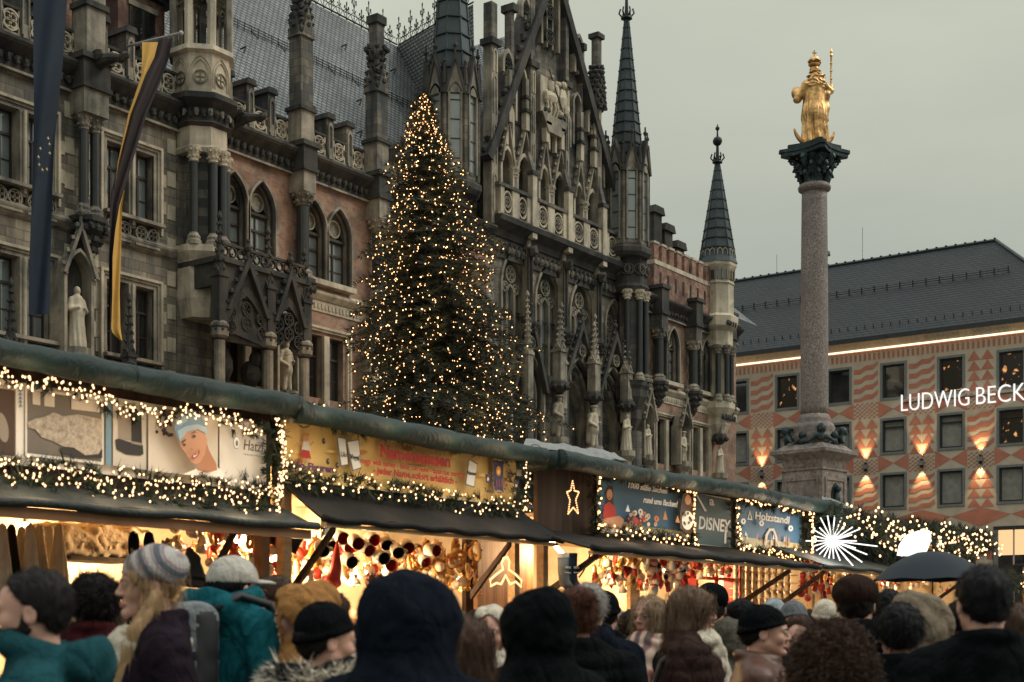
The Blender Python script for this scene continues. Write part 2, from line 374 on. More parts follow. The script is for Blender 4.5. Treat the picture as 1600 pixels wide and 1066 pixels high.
def quatre(mb, cx, cz, r, y0, y1, m):
    """quatrefoil tracery of five rings"""
    mb.ring(cx, cz, r, r*.16, y0, y1, m, 16)
    for i in range(4):
        a = math.pi/2*i+math.pi/4; mb.ring(cx+r*.42*math.cos(a), cz+r*.42*math.sin(a), r*.42, r*.13, y0+.02, y1-.02, m, 10)
def cap_mb(mb, x, y, z, r, m, h=.55):
    """leafy capital"""
    mb.lathe((x, y, z), [(r*1.0, 0), (r*1.25, .04), (r*1.05, .08), (r*1.25, h*.5), (r*1.7, h*.85), (r*1.75, h)], 10, m)
    for k in range(2):
        for i in range(8):
            a = math.pi/4*i+k*.4; q = r*(1.3+.35*k); mb.blob((x+q*math.cos(a), y+q*math.sin(a), z+h*(.35+.4*k)), r*.32, m, 5, 3)
def column(x, z0, z1, r, y, par=HALL, shaft='shaft_dark', name='column', top=None):
    mb = MB(); mb.lathe((x, y, z0), [(r*1.8, 0), (r*1.8, .14), (r*1.45, .2), (r*1.55, .3), (r*1.1, .4), (r, .46)], 12, T_)
    mb.lathe((x, y, z0+.46), [(r, 0), (r, z1-z0-1.0)], 14, shaft, cap=False); cap_mb(mb, x, y, z1-.55, r, top or T_)
    return obj(name, mb, par)
def corbel(mb, x, y, z, w_, h, m, d=.5):
    """console tapering down under z"""
    st = [(1, 0), (1, -.12), (.86, -.16), (.9, -.3), (.62, -.42), (.68, -.55), (.38, -.7), (.42, -.8), (.12, -1)]
    prof = [(w_/2*a, h*b) for a, b in st][::-1]; mb.lathe((x, y, z), prof, 8, m, rot=math.pi/8, sy=d/(w_/2) if w_ else 1)
    for k in range(3):
        for i in range(5):
            a = math.pi+math.pi/4*i; q = w_/2*(.88-.26*k); mb.blob((x+q*math.cos(a), y+q*math.sin(a)*d/(w_/2), z-h*(.3+.22*k)), w_*.1, m, 5, 3, .2)
def pinnacle_mb(mb, x, y, z, h, w_, m, crock=True):
    """square shaft, four gablets, crocketed spirelet and finial"""
    a = w_/2; hs = h*.45
    mb.box(x-a, x+a, y-a, y+a, z, z+hs, m); mb.box(x-a*1.25, x+a*1.25, y-a*1.25, y+a*1.25, z+hs*.96, z+hs*1.02, m)
    g = [(x-a*1.05, z+hs*1.02), (x, z+hs+w_*1.0), (x+a*1.05, z+hs*1.02)]; mb.prism(g, y-a*1.1, y+a*1.1, m)
    gy = [(y-a*1.05, z+hs*1.02), (y, z+hs+w_*1.0), (y+a*1.05, z+hs*1.02)]; mb.prismx(gy, x-a*1.1, x+a*1.1, m)
    mb.lathe((x, y, z+hs), [(a*1.0, 0), (a*.12, h-hs-.1), (a*.5, h-hs-.02), (a*.5, h-hs+.06), (.01, h-hs+.25)], 8, m)
    if crock:
        n = max(3, int((h-hs)/.32))
        for k in range(n):
            t = (k+.7)/n; rr = a*(1-t)+a*.28
            for i in range(4):
                b = math.pi/2*i; mb.blob((x+rr*math.cos(b), y+rr*math.sin(b), z+hs+(h-hs)*t*.93), w_*.12+.02, m, 5, 3, .2)
def gablet(mb, cx, w_, z0, h, y0, y1, m, crock=True, t=.16, fin=True):
    """steep open gable over an arch with crockets along its rakes"""
    o_ = [(cx-w_/2, z0), (cx, z0+h), (cx+w_/2, z0)]; i_ = [(cx-w_/2+t*1.2, z0), (cx, z0+h-t*2.6), (cx+w_/2-t*1.2, z0)]
    mb.band(o_, i_, y0, y1, m)
    if crock:
        n = max(3, int(h/.4))
        for k in range(n):
            f = (k+.5)/n
            for s_ in (-1, 1): mb.blob((cx+s_*w_/2*(1-f)+s_*.05, (y0+y1)/2, z0+h*f+.07), .09+.02*(k % 2), m, 5, 3, .3)
    if fin:
        mb.tube([(cx, (y0+y1)/2, z0+h-.1), (cx, (y0+y1)/2, z0+h+.55)], .06, 6, m); mb.blob((cx, (y0+y1)/2, z0+h+.3), .15, m, 6, 4); mb.blob((cx, (y0+y1)/2, z0+h+.55), .09, m, 6, 4)
def frieze(mb, x0, x1, z, y, m, step=.34, r=.13):
    n = max(1, int((x1-x0)/step))
    for i in range(n):
        x = x0+(i+.5)*(x1-x0)/n; mb.blob((x, y-.05, z), (r, r*.8, r*1.25), m, 6, 4, .25); mb.blob((x+step*.42, y-.02, z+.12), (r*.5, r*.6, r*.6), m, 5, 3, .25)
def cornice(x0, x1, y, z, m=Dk, name='cornice', par=HALL, lit=T_):
    mb = MB(); mb.prismx([(y, z-.75), (y-.16, z-.7), (y-.18, z-.28), (y-.55, z+.02), (y-.62, z+.12), (y-.62, z+.22), (y-.1, z+.45), (y+.3, z+.45), (y+.3, z-.75)], x0, x1, m)
    frieze(mb, x0+.1, x1-.1, z-.42, y-.2, m); mb.box(x0, x1, y-.21, y-.13, z-.80, z-.72, lit); return obj(name, mb, par)
def string_course(x0, x1, y, z, m=T_, dent=False):
    mb = MB(); mb.prismx([(y-.0, z-.30), (y-.10, z-.26), (y-.26, z-.06), (y-.28, z+.02), (y-.04, z+.20), (y, z+.20)], x0, x1, m)
    if dent:
        mb.box(x0, x1, y-.05, y+.05, z-.75, z-.3, m); n = int((x1-x0)/.22)
        for i in range(n): mb.box(x0+i*.22+.03, x0+i*.22+.14, y-.09, y-.048, z-.62, z-.42, m)
    return obj('string_course', mb, HALL)
# ---- levels and stations (metres along the facade)
zS, zC = 15.65, 20.95
sA0, sBay0, sBay1 = -22., 7.55, 9.45
pil1 = (S(118)+S(137))/2
W_up = [(S(-28), S(18)), (S(30), S(88))]
grp = []   # paired windows: (xa, xb) of the frame
for a, b in ((-16.4, -13.5), (-10.6, -7.7), (-5.2, -2.4), (S(-26), S(90)), (S(153), S(250))): grp.append((a, b))
def pair(a, b, gap=.34, side=.34): m = (a+b)/2; return [(a+side, m-gap/2), (m+gap/2, b-side)]
# ---- wall of the left wing
mb = MB(); ops = []; wl = []
for a, b in grp:
    for q in pair(a, b):
        ops += [(q[0], q[1], 16.45, 18.95, False), (q[0], q[1], 11.35, 14.0, False), (q[0], q[1], 5.2, 8.6, False)]
wall(mb, sA0, sBay0, 0, 21.2, D0, ops, A_, T_)
WALLMB = mb
for k, (a, b) in enumerate(grp):
    for q in pair(a, b):
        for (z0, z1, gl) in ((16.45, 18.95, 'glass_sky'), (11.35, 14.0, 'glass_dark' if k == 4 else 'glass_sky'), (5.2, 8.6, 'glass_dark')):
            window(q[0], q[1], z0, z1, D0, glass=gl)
    for (z0, z1) in ((16.45, 18.95), (11.35, 14.0), (5.2, 8.6)):
        f = MB(); m = (a+b)/2; y = D0
        for t, w2, yy in ((0, .10, -.20), (.10, .10, -.13), (.2, .14, -.07)):       # stepped surround
            o_ = [(a+t, z0-.4), (a+t, z1+.36-t), (b-t, z1+.36-t), (b-t, z0-.4)]; i_ = [(a+t+w2, z0-.4), (a+t+w2, z1+.36-t-w2), (b-t-w2, z1+.36-t-w2), (b-t-w2, z0-.4)]
            f.band(o_, i_, y+yy, y+.05, P_ if t == 0 else T_)
        f.box(m-.16, m+.16, y-.16, y+.2, z0-.4, z1, T_); f.tube([(m, y-.2, z0-.3), (m, y-.2, z1)], .06, 8, P_)
        for i, zz in enumerate(np.arange(z0, z1, .5)):                              # toothed quoins
            e_ = .28 if i % 2 else .12; f.box(a-e_, a, y-.035, y+.05, zz, zz+.47, P_); f.box(b, b+e_, y-.033, y+.05, zz, zz+.47, P_)
        obj('window_surround', f, HALL)
        f = MB()                                                                     # tracery apron under the sill
        f.box(a+.08, b-.08, y-.42, y+.02, z0-.14, z0-.02, T_)
        for q in pair(a, b, .2, .2):
            f.box(q[0], q[1], y-.05, y+.01, z0-.88, z0-.15, Dk); n = 2; ww = (q[1]-q[0])/n
            for i in range(n): quatre(f, q[0]+ww*(i+.5), z0-.52, min(.36, ww*.5), y-.22, y-.05, T_)
            f.box(q[0], q[1], y-.24, y-.05, z0-.98, z0-.89, T_)
        obj('sill_tracery', f, HALL)
string_course(sA0, sBay0, D0, zS)
string_course(sA0, sBay0, D0, 9.9)
cornice(sA0, sBay0, D0, zC)
mb = WALLMB
for i, zz in enumerate(np.arange(10, 20, .62)):    # quoins beside the pilaster and bay
    for x in (2.62, 4.0-.35, 7.2):
        if i % 2: mb.box(x-.1, x+.3, D0-.03, D0+.04, zz, zz+.55, P_)
obj('wall', mb, HALL)
# ---- brick wing
pairsB = [(S(343), S(424)), (S(470), S(543)), (S(600), S(664)), (S(716), S(770))]
def brick_part(x0, x1, pairs, zc):
    mb = MB(); ops = []
    for a, b in pairs:
        m = (a+b)/2
        for q in ((a, m-.12), (m+.12, b)): ops += [(q[0], q[1], 16.15, 19.35, True)]
        for q in pair(a-.02, b+.02, .34, .3): ops += [(q[0], q[1], 11.2, 13.85, False), (q[0], q[1], 5.2, 8.6, False)]
    wall(mb, x0, x1, 9.9, 21.2, D0, ops, 'brick', T_, .5); wall(mb, x0, x1, 0, 9.9, D0, ops, A_, T_, .5)
    obj('brick_wall', mb, HALL)
    for a, b in pairs:
        m = (a+b)/2
        for q in ((a, m-.12), (m+.12, b)): window(q[0], q[1], 16.15, 19.35, D0, arched=True, deep=.26)
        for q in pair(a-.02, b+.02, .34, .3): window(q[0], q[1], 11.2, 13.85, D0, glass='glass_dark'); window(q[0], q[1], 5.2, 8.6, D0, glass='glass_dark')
        f = MB()
        for q in ((a, m-.12), (m+.12, b)):
            for off, th, yy, mm in ((.16, .10, -.20, T_), (.06, .08, -.10, Dk)):
                f.band(arch(q[0], q[1], 16.1, 19.35, off=off), arch(q[0], q[1], 16.1, 19.35, off=off-th), D0+yy, D0+.04, mm)
        f.box(a-.14, b+.14, D0-.42, D0+.02, 15.9, 16.12, P_); f.box(m-.1, m+.1, D0-.17, D0+.1, 16.12, 18.5, T_)
        for i, zz in enumerate(np.arange(16.2, 18.3, .45)): 
            e_ = .26 if i % 2 else .1; f.box(a-.16-e_, a-.16, D0-.03, D0+.03, zz, zz+.43, T_); f.box(b+.16, b+.16+e_, D0-.028, D0+.03, zz, zz+.43, T_)
        for z0, z1 in ((11.2, 13.85), (5.2, 8.6)):
            for t, w2, yy in ((0, .10, -.18), (.10, .10, -.11)):
                A0, B0 = a-.1, b+.1; o_ = [(A0+t, z0-.4), (A0+t, z1+.36-t), (B0-t, z1+.36-t), (B0-t, z0-.4)]; i_ = [(A0+t+w2, z0-.4), (A0+t+w2, z1+.36-t-w2), (B0-t-w2, z1+.36-t-w2), (B0-t-w2, z0-.4)]
                f.band(o_, i_, D0+yy, D0+.05, P_)
            f.box(m-.16, m+.16, D0-.14, D0+.2, z0-.4, z1, P_)
        obj('window_surround', f, HALL)
    string_course(x0, x1, D0, zS-.05, P_, True); string_course(x0, x1, D0, 9.9); cornice(x0, x1, D0, zc)
brick_part(sBay1, S(762), pairsB[:3], zC)
pairsR = [(S(1023), S(1057)), (S(1079), S(1107))]
brick_part(S(958)+.8, S(1150), pairsR, zC-.35)
# ---- engaged columns with their blocks and corbels
def pier(x, twin=False, z1=19.4, pin=None, r=.21, blk=T_, zb=15.85, par=HALL):
    y = D0-.42; w_ = .95 if twin else .62
    if twin: column(x-.24, zb, z1, .17, y, par); column(x+.24, zb, z1, .17, y, par)
    else: column(x, zb, z1, r+.05, y, par)
    mb = MB(); mb.box(x-w_/2-.05, x+w_/2+.05, D0-.82, D0+.04, z1, z1+.85, blk); mb.box(x-w_/2-.14, x+w_/2+.14, D0-.92, D0+.04, z1+.85, z1+1.0, Dk)
    mb.box(x-w_/2-.1, x+w_/2+.1, D0-.86, D0+.04, z1+1.0, 21.25, Dk); mb.box(x-w_/2-.2, x+w_/2+.2, D0-.96, D0+.04, 21.25, 21.45, Dk); obj('pier', mb, par); mb = MB(); corbel(mb, x, D0-.38, zb, w_+.45, 1.5, Dk, .62); frieze(mb, x-w_/2, x+w_/2, zb-.35, D0-.85, Dk, .3, .1); obj('corbel', mb, par)
pier(pil1, True); pier(-6.5, True); pier(-11.9, True)
def buttress_top(x, z0=21.4, h=9.0, w_=.75, y=None):
    """tall pinnacle shaft rising over the parapet, narrower shaft above a crocketed collar"""
    mb = MB(); y = D0-.42 if y is None else y; a = w_/2; zc = z0+h*.58
    mb.box(x-a, x+a, y-a, y+a, z0, z0+1.3, T_); mb.box(x-a-.1, x+a+.1, y-a-.1, y+a+.1, z0+1.3, z0+1.45, Dk); mb.box(x-a+.03, x+a-.03, y-a+.03, y+a-.03, z0+1.45, zc, Gy)
    if True:
        mb.prism([(x-a, zc-.5), (x, zc+.7), (x+a, zc-.5)], y-a-.06, y+a+.06, Gy); mb.prismx([(y-a+.02, zc-.48), (y, zc+.68), (y+a-.02, zc-.48)], x-a-.05, x+a+.05, Gy)
    mb.box(x-a*.62, x+a*.62, y-a*.62, y+a*.62, zc, z0+h, Gy); mb.box(x-a*.85, x+a*.85, y-a*.85, y+a*.85, z0+h-.35, z0+h, Dk)
    for k in range(5):
        for i in range(4):
            b = math.pi/4+math.pi/2*i; q = a*(1.15-.1*k)
            mb.blob((x+q*math.cos(b), y+q*math.sin(b), zc+k*.32-.2), .15, Dk, 5, 4, .3); mb.blob((x+q*math.cos(b+.78), y+q*math.sin(b+.78), zc+k*.32), .11, Dk, 5, 3, .3)
    for i in range(8): b = math.pi/4*i; mb.blob((x+a*1.25*math.cos(b), y+a*1.25*math.sin(b), zc+1.45), .13, Dk, 5, 4, .2)
    obj('pinnacle', mb, HALL)
for px in (459, 577, 700): pier(S(px)+.1); 
buttress_top(S(459), h=8.3); buttress_top(S(577), h=6.9); 
for px in (1018, 1072, 1126): pier(S(px)+.15, z1=18.9, blk=Gy)
buttress_top(-6.5, h=8); 
mb = MB(); mb.box(pil1-.4, pil1+.4, D0-.8, D0-.02, 21.4, 24.4, T_); mb.box(pil1-.5, pil1+.5, D0-.9, D0+.02, 23.1, 23.3, Dk); mb.box(pil1-.34, pil1+.34, D0-.74, D0-.06, 24.4, 29, Gy); obj('pinnacle', mb, HALL)
# ---- gargoyles
def gargoyle(x, z):
    mb = MB(); mb.tube([(x, D0-.5, z), (x, D0-1.2, z+.08), (x, D0-1.75, z+.0), (x, D0-2.05, z-.1)], [.26, .22, .13, .16], 8, Dk); mb.blob((x, D0-2.15, z-.06), (.15, .24, .16), Dk, 7, 5, .2)
    for s_ in (-1, 1): mb.blob((x+s_*.2, D0-1.0, z+.2), (.1, .35, .22), Dk, 6, 4, .3)
    obj('gargoyle', mb, HALL)
gargoyle(pil1+.1, 21.2); gargoyle(sBay1+.5, 21.1)
# ---- parapets: merlons with niches, quatrefoil panels between
def parapet(x0, x1, step=1.12, z=21.35, skip=()):
    n = max(1, round((x1-x0)/step)); st = (x1-x0)/n
    for i in range(n):
        xa = x0+i*st; mb = MB(); mb.box(xa+.06, xa+.46, D0-.15, D0+.85, z, z+1.75, Gy); mb.prism([(xa-.02, z+1.75), (xa+.06, z+1.98), (xa+.46, z+1.98), (xa+.54, z+1.75)], D0-.25, D0+.95, Dk)
        mb.band(arch(xa+.11, xa+.41, z+.15, z+1.6), arch(xa+.17, xa+.35, z+.15, z+1.45), D0-.21, D0-.148, T_); mb.box(xa+.15, xa+.37, D0-.20, D0-.14, z+.05, z+.5, T_); obj('merlon', mb, HALL)
        mb = MB(); xb = xa+st; mb.box(xa+.46, xb+.06, D0-.14, D0+.1, z, z+.12, T_); mb.box(xa+.46, xb+.06, D0-.14, D0+.1, z+.92, z+1.02, Dk)
        quatre(mb, (xa+.46+xb+.06)/2, z+.52, .37, D0-.12, D0+.06, P_)
        c = (xa+.46+xb+.06)/2
        for dx in (-.33, .33): mb.box(c+dx-.03, c+dx+.03, D0-.12, D0+.06, z+.12, z+.92, P_)
        obj('parapet_panel', mb, HALL)
parapet(-5.9, pil1-.5, 1.12); parapet(pil1+.55, sBay0-.1, 1.12); parapet(sBay1+.35, S(459)-.5, 1.1); parapet(S(459)+.55, S(577)-.5, 1.1); parapet(S(577)+.55, S(668), 1.1)
# ---- corner bay with twin columns and open lantern above (octagonal oriel)
bx = (sBay0+sBay1)/2; by = D0-.35
mb = MB(); r8 = 1.05
mb.box(sBay0, sBay1, D0-.04, D0+.5, 0, 21.3, A_)
mb.lathe((bx, by, 0), [(.8, 13.2), (1.0, 13.9), (.98, 15.3), (1.2, 15.6), (1.2, 15.85)], 8, P_, rot=math.pi/8)
mb.lathe((bx, by, 0), [(.72, 15.85), (.72, 19.4)], 8, Gy, rot=math.pi/8, cap=False)
mb.lathe((bx, by, 0), [(1.02, 19.35), (1.08, 19.5), (1.02, 19.6), (1.02, 20.3)], 8, P_, rot=math.pi/8); mb.lathe((bx, by, 0), [(1.02, 20.3), (1.2, 20.42), (1.10, 20.5), (1.10, 20.98), (1.45, 21.25), (1.45, 21.45), (1.2, 21.55)], 8, Dk, rot=math.pi/8)
for i in range(28):
    a = 2*math.pi*i/28; mb.blob((bx+1.12*math.cos(a), by+1.12*math.sin(a), 20.74+.05*(i % 2)), (.10, .10, .16), T_ if i % 2 else Dk, 6, 4, .3)
obj('corner_bay', mb, HALL)
for a in (-150, -105, -75, -30): column(bx+.93*math.cos(R(a)), 15.85, 19.5, .165, by+.93*math.sin(R(a)), top=P_)
window(bx-.3, bx+.3, 16.2, 18.9, by-1.05, glass='glass_dark', deep=.3)
mb = MB()                                            # lantern
mb.lathe((bx, by, 0), [(1.12, 21.5), (1.12, 23.0), (1.3, 23.1), (1.25, 23.3), (.2, 23.32)], 8, P_, rot=math.pi/8)
for i in range(8):
    a = math.pi/8+math.pi/4*i; px_, py_ = bx+1.08*math.cos(a), by+1.08*math.sin(a)
    mb.tube([(px_, py_, 23.2), (px_, py_, 26.6)], .17, 6, P_ if i % 3 else T_); mb.box(px_-.2, px_+.2, py_-.2, py_+.2, 26.5, 26.7, T_)
    b = math.pi/4*i+math.pi/4; c = Vector((bx+1.0*math.cos(b), by+1.0*math.sin(b), 0)); tan = Vector((-math.sin(b), math.cos(b), 0)); M_ = Matrix(((tan.x, math.cos(b), 0, c.x), (tan.y, math.sin(b), 0, c.y), (0, 0, 1, 0), (0, 0, 0, 1)))
    q = MB(); q.band(arch(-.36, .36, 24.3, 25.75, off=.08), arch(-.33, .33, 24.3, 25.6), -.1, .1, P_); quatre(q, 0, 25.05, .24, -.06, .06, T_); q.band(arch(-.3, 0, 23.3, 24.9, off=.02), arch(-.27, -.03, 23.3, 24.8), -.05, .05, T_); q.band(arch(0, .3, 23.3, 24.9, off=.02), arch(.03, .27, 23.3, 24.8), -.05, .05, T_); q.band(arch(-.36, .36, 21.7, 22.85, off=.04), arch(-.3, .3, 21.7, 22.75), .0, .08, P_); quatre(q, 0, 22.1, .27, -.0, .07, T_)
    q.box(-.45, .45, -.1, .1, 25.9, 29.5, T_); mb.join(q, M_)
mb.lathe((bx, by, 0), [(1.35, 26.6), (1.35, 26.75)], 8, Dk, rot=math.pi/8, cap=False)
mb.box(bx-.12, bx+.12, by-.12, by+.12, 23.3, 27.4, Gy)
obj('lantern', mb, HALL)
# ---- oriel porch over the left brick bay
def porch():
    t = MB(); x0, x1 = S(283), S(416); y0, y1 = D0-2.1, D0
    zt = 13.6
    for x in (x0, (x0+x1)/2+.25, x1):
        t.lathe((x, y0, 0), [(.2, 9.0), (.2, 12.2), (.33, 12.3), (.34, 12.75), (.24, 12.85)], 10, T_); cap_mb(t, x, y0, 12.15, .2, Dk, .5)
        pinnacle_mb(t, x, y0, 12.8, 3.9 if x != x1 else 3.5, .42, Dk)
    for a, b in ((x0, (x0+x1)/2+.25), ((x0+x1)/2+.25, x1)):
        t.band(arch(a+.2, b-.2, 12.2, 14.2, off=.14), arch(a+.2, b-.2, 12.2, 14.0), y0-.15, y0+.15, Dk)
        t.band([(a, 12.6), (a, 15.05), (b, 15.05), (b, 12.6)], [(p[0], p[1]) for p in ((a+.2, 12.6), (a+.35, 13.9), (b-.35, 13.9), (b-.2, 12.6))], y0-.08, y0+.08, Dk)
        for i in range(3):
            for k in range(2): quatre(t, a+.45+(b-a-.9)*i/2, 12.95+.55*k-.25*abs(i-1), .27, y0-.16, y0+.05, Dk)
        gablet(t, (a+b)/2, (b-a)*.9, 13.3, 2.2, y0-.3, y0-.12, Dk)
    for x in (x0, x1):
        t.prismx([(y0, 14.2), (y0, 15.05), (y1, 15.05), (y1, 14.2)], x-.1, x+.1, Dk)
        t.band([(x, 12.4), (x, 12.41)], [(x+.01, 12.4), (x+.01, 12.41)], y0, y1, Dk)
    t.box(x0-.2, x1+.2, y0-.2, y1, 15.05, 15.25, Dk)
    n = 11
    for i in range(n):
        x = x0+(x1-x0)*(i+.5)/n; t.ring(x, 15.5, .2, .05, y0-.1, y0, Dk, 10)
    t.box(x0-.1, x1+.1, y0-.12, y0+.05, 15.7, 15.8, Dk); t.box(x0-.2, x1+.2, y0-.2, y1, 8.4, 9.0, Gy)
    obj('porch', t, HALL)
porch()
# ================================================================ town hall: middle block, turrets, roofs, statues
xL, xR = S(762), S(958)                # the gabled middle block
gx = S(857); gz = 35.4
rk = lambda z: (gz-z)
# arcade niches with twin arches
nich = [(S(780), S(796), Z(788, 234)), (S(805), S(823.6), Z(814, 246.4)), (S(839), S(852.5), Z(846, 264)), (S(861), S(878), Z(870, 275)), (S(894), S(906), Z(900, 291)), (S(913), S(929), Z(921, 301))]
zB1 = 23.35                            # balustrade top rail
mb = MB(); ops = [(a, b, 21.9, z, True) for a, b, z in nich]
wall(mb, xL, xR, 21.3, 27.6, D0, ops, Gy, T_, 1.2)
for a, b, z in nich: mb.add([(a-.1, D0+1.2, 21.8), (b+.1, D0+1.2, 21.8), (b+.1, D0+1.2, z), (a-.1, D0+1.2, z)], [(0, 1, 2, 3)], T_)
# gable sheet above, its raking edge
gl = gx-(gx-xL); slope = (gz-27.6)/(gx-xL-1.2)
mb.prism([(xL+.9, 27.6), (gx, gz), (xR-1.3, 27.6)], D0+.02, D0+.8, Gy)
obj('gable_wall', mb, HALL)
mb = MB()
def rake(xa, za, xb, zb, m=Dk, w_=.42):
    dx, dz = xb-xa, zb-za; L_ = math.hypot(dx, dz); nx, nz_ = -dz/L_*w_, dx/L_*w_
    if nz_ < 0: nx, nz_ = -nx, -nz_
    mb.prism([(xa, za), (xb, zb), (xb+nx, zb+nz_), (xa+nx, za+nz_)], D0-.55, D0+.9, m)
    n = int(L_/.7)
    for i in range(n):
        t = (i+.5)/n; mb.blob((xa+dx*t+nx*1.15, D0-.2, za+dz*t+nz_*1.15), .2, m, 5, 4, .3)
rake(xL-.3, 24.3, gx, gz); rake(xR+.4, 23.9, gx, gz)
obj('gable_coping', mb, HALL)
# piers climbing the gable, each with set-offs and a cap
for pa, pb, ytop, yled, fin in ((757.5, 778, -60, 68, 1), (791, 806, 4, 999, 0), (819, 837, -80, 103, 1), (874, 889.6, -80, 135, 1), (902, 913, 66, 999, 0), (924, 940, 50, 165, 1)):
    x0, x1 = S(pa, D0), S(pb, D0-.42); m = (pa+pb)/2; zt = Z(m, ytop, D0-.4); mb = MB(); y0 = D0-.42
    if yled < 900:
        zl = Z(m, yled, D0-.4); mb.box(x0, x1, y0, D0+.1, 21.3, zl, T_); mb.box(x0-.15, x1+.15, y0-.15, D0+.2, zl, zl+.3, Dk); mb.box(x0+.02, x1-.02, y0+.02, D0+.1, zl+.3, zt-(1.9 if fin else .3), Gy)
        mb.band(arch(x0+.08, x1-.08, zl-1.3, zl-.15), arch(x0+.15, x1-.15, zl-1.3, zl-.25), y0-.06, y0+.01, P_)
        for zq in np.arange(21.9, zl-1.6, 2.4): mb.band(arch(x0+.1, x1-.1, zq, zq+1.9), arch(x0+.16, x1-.16, zq, zq+1.8), y0-.05, y0+.01, T_ if zq % 2 else P_)
    else: mb.box(x0, x1, y0+.1, D0+.1, 28, zt-.3, Gy)
    if pa == 924:
        c = (x0+x1)/2; cy = (y0+D0)/2; zk = zt-3.3
        mb.box(c-.2, c+.2, cy-.2, cy+.2, zk, zt, Gy); mb.box(c-.33, c+.33, cy-.33, cy+.33, zt-.25, zt, Dk)
        mb.box(x0+.03, x1-.03, y0+.05, D0+.1, zt-5, zt-4, Gy)
        for k in range(9):
            for i in range(8):
                a = math.pi/4*i+k*.4; q = .5-.022*k; mb.blob((c+q*math.cos(a), cy+q*math.sin(a), zt-4.0+k*.27), .14, Dk, 5, 4, .3)
        mb.lathe((c, cy, zt-4.1), [(.5, 0), (.42, 1.2), (.22, 2.6)], 8, Gy)
    else: mb.box(x0-.12, x1+.12, y0-.1, D0+.25, zt-.35, zt, Dk)
    obj('gable_pier', mb, HALL)
# open tracery screens between the piers and blind lancets on the gable
mb = MB()
for px, py, wpx, hpx in ((786, 100, 14, 36), (852, 18, 26, 120), (897, 88, 12, 60), (918, 192, 12, 40), (814, 16, 12, 34)):
    xa, xb = S(px-wpx/2), S(px+wpx/2); z1 = Z(px, py-hpx/2); z0 = Z(px, py+hpx/2)
    mb.band(arch(xa, xb, z0, z1, off=.1), arch(xa+.06, xb-.06, z0, z1-.1), D0-.35, D0-.02, T_); n = max(1, int((xb-xa)/.55))
    for i in range(1, n+1): x = xa+(xb-xa)*i/(n+1); mb.box(x-.05, x+.05, D0-.3, D0-.02, z0, z1-.9, T_)
    for k in range(max(1, int((z1-z0)/1.3))): quatre(mb, (xa+xb)/2, z0+.6+1.3*k, min(.42, (xb-xa)*.42), D0-.32, D0-.05, Dk)
for px, py, wpx, hpx in ((808, 150, 13, 90), (896, 190, 10, 80), (791, 200, 7, 60), (857, 213, 8, 50), (932, 262, 9, 60), (880, 205, 8, 50)):
    xa, xb = S(px-wpx/2), S(px+wpx/2); z1 = Z(px, py-hpx/2); z0 = Z(px, py+hpx/2)
    mb.band(arch(xa, xb, z0, z1, off=.14), arch(xa, xb, z0, z1), D0-.28, D0+.0, P_ if px < 860 else T_); o_ = arch(xa, xb, z0, z1); mb.prism(o_, D0-.06, D0+.01, Dk)
obj('gable_tracery', mb, HALL)
# pale relief group under the tall lattice bay
mb = MB(); xa, xb = S(837), S(874); z1, z0 = Z(855, 128), Z(855, 186)
mb.box(xa, xb, D0-.3, D0+.02, z0, z1, P_); mb.prism([(xa-.1, z0), (xb+.1, z0), (xb-.5, z0-.9), (xa+.5, z0-.9)], D0-.5, D0, T_)
dd = (Z(800, 100)-Z(800, 110))/100
for cx, cz, rx, rz_ in ((.9, 1.0, .55, .30), (1.35, 1.4, .2, .42), (1.5, 1.85, .26, .14), (.85, 1.55, .2, .36), (.88, 2.0, .13, .14), (.35, .9, .14, .35), (2.0, 1.2, .38, .55), (2.05, 1.95, .2, .2), (2.3, .7, .2, .35), (1.7, .35, .3, .18)): mb.blob((xa+cx, D0-.38, z0+cz), (rx, .18, rz_), P_, 9, 6, .15)
for dx in (.45, .75, 1.15, 1.4): mb.tube([(xa+dx, D0-.36, z0+.85), (xa+dx+.1, D0-.42, z0+.45), (xa+dx-.05, D0-.36, z0+.05)], [.10, .07, .06], 6, P_)
mb.tube([(xa+.5, D0-.5, z0+2.3), (xa+1.9, D0-.5, z0+.3)], .035, 6, Dk); mb.ring(xa+2.0, z0+1.4, .5, .06, D0-.4, D0-.3, Dk, 14)
obj('relief', mb, HALL)
# gablets and finials over the niches, columns between
for k, (a, b, z) in enumerate(nich):
    mb = MB(); mb.band(arch(a, b, 21.9, z, off=.16), arch(a, b, 21.9, z), D0-.22, D0+.02, P_); gablet(mb, (a+b)/2, (b-a)*1.45, z-.75, 2.3, D0-.32, D0-.08, T_, True, .12, False)
    mb.box((a+b)/2-.14, (a+b)/2+.14, D0-.42, D0-.12, z+1.3, z+2.2, P_); mb.box((a+b)/2-.24, (a+b)/2+.24, D0-.5, D0-.1, z+2.2, z+2.35, Dk); mb.box((a+b)/2-.2, (a+b)/2+.2, D0-.46, D0-.1, z+2.9, z+3.05, Dk); mb.box((a+b)/2-.12, (a+b)/2+.12, D0-.4, D0-.12, z+2.35, z+3.9, T_)
    obj('niche_gable', mb, HALL)
for i in (0, 2, 4): x = (nich[i][1]+nich[i+1][0])/2; column(x, 21.9, nich[i][2]-.75, .17, D0-.1, shaft=T_, top=P_)
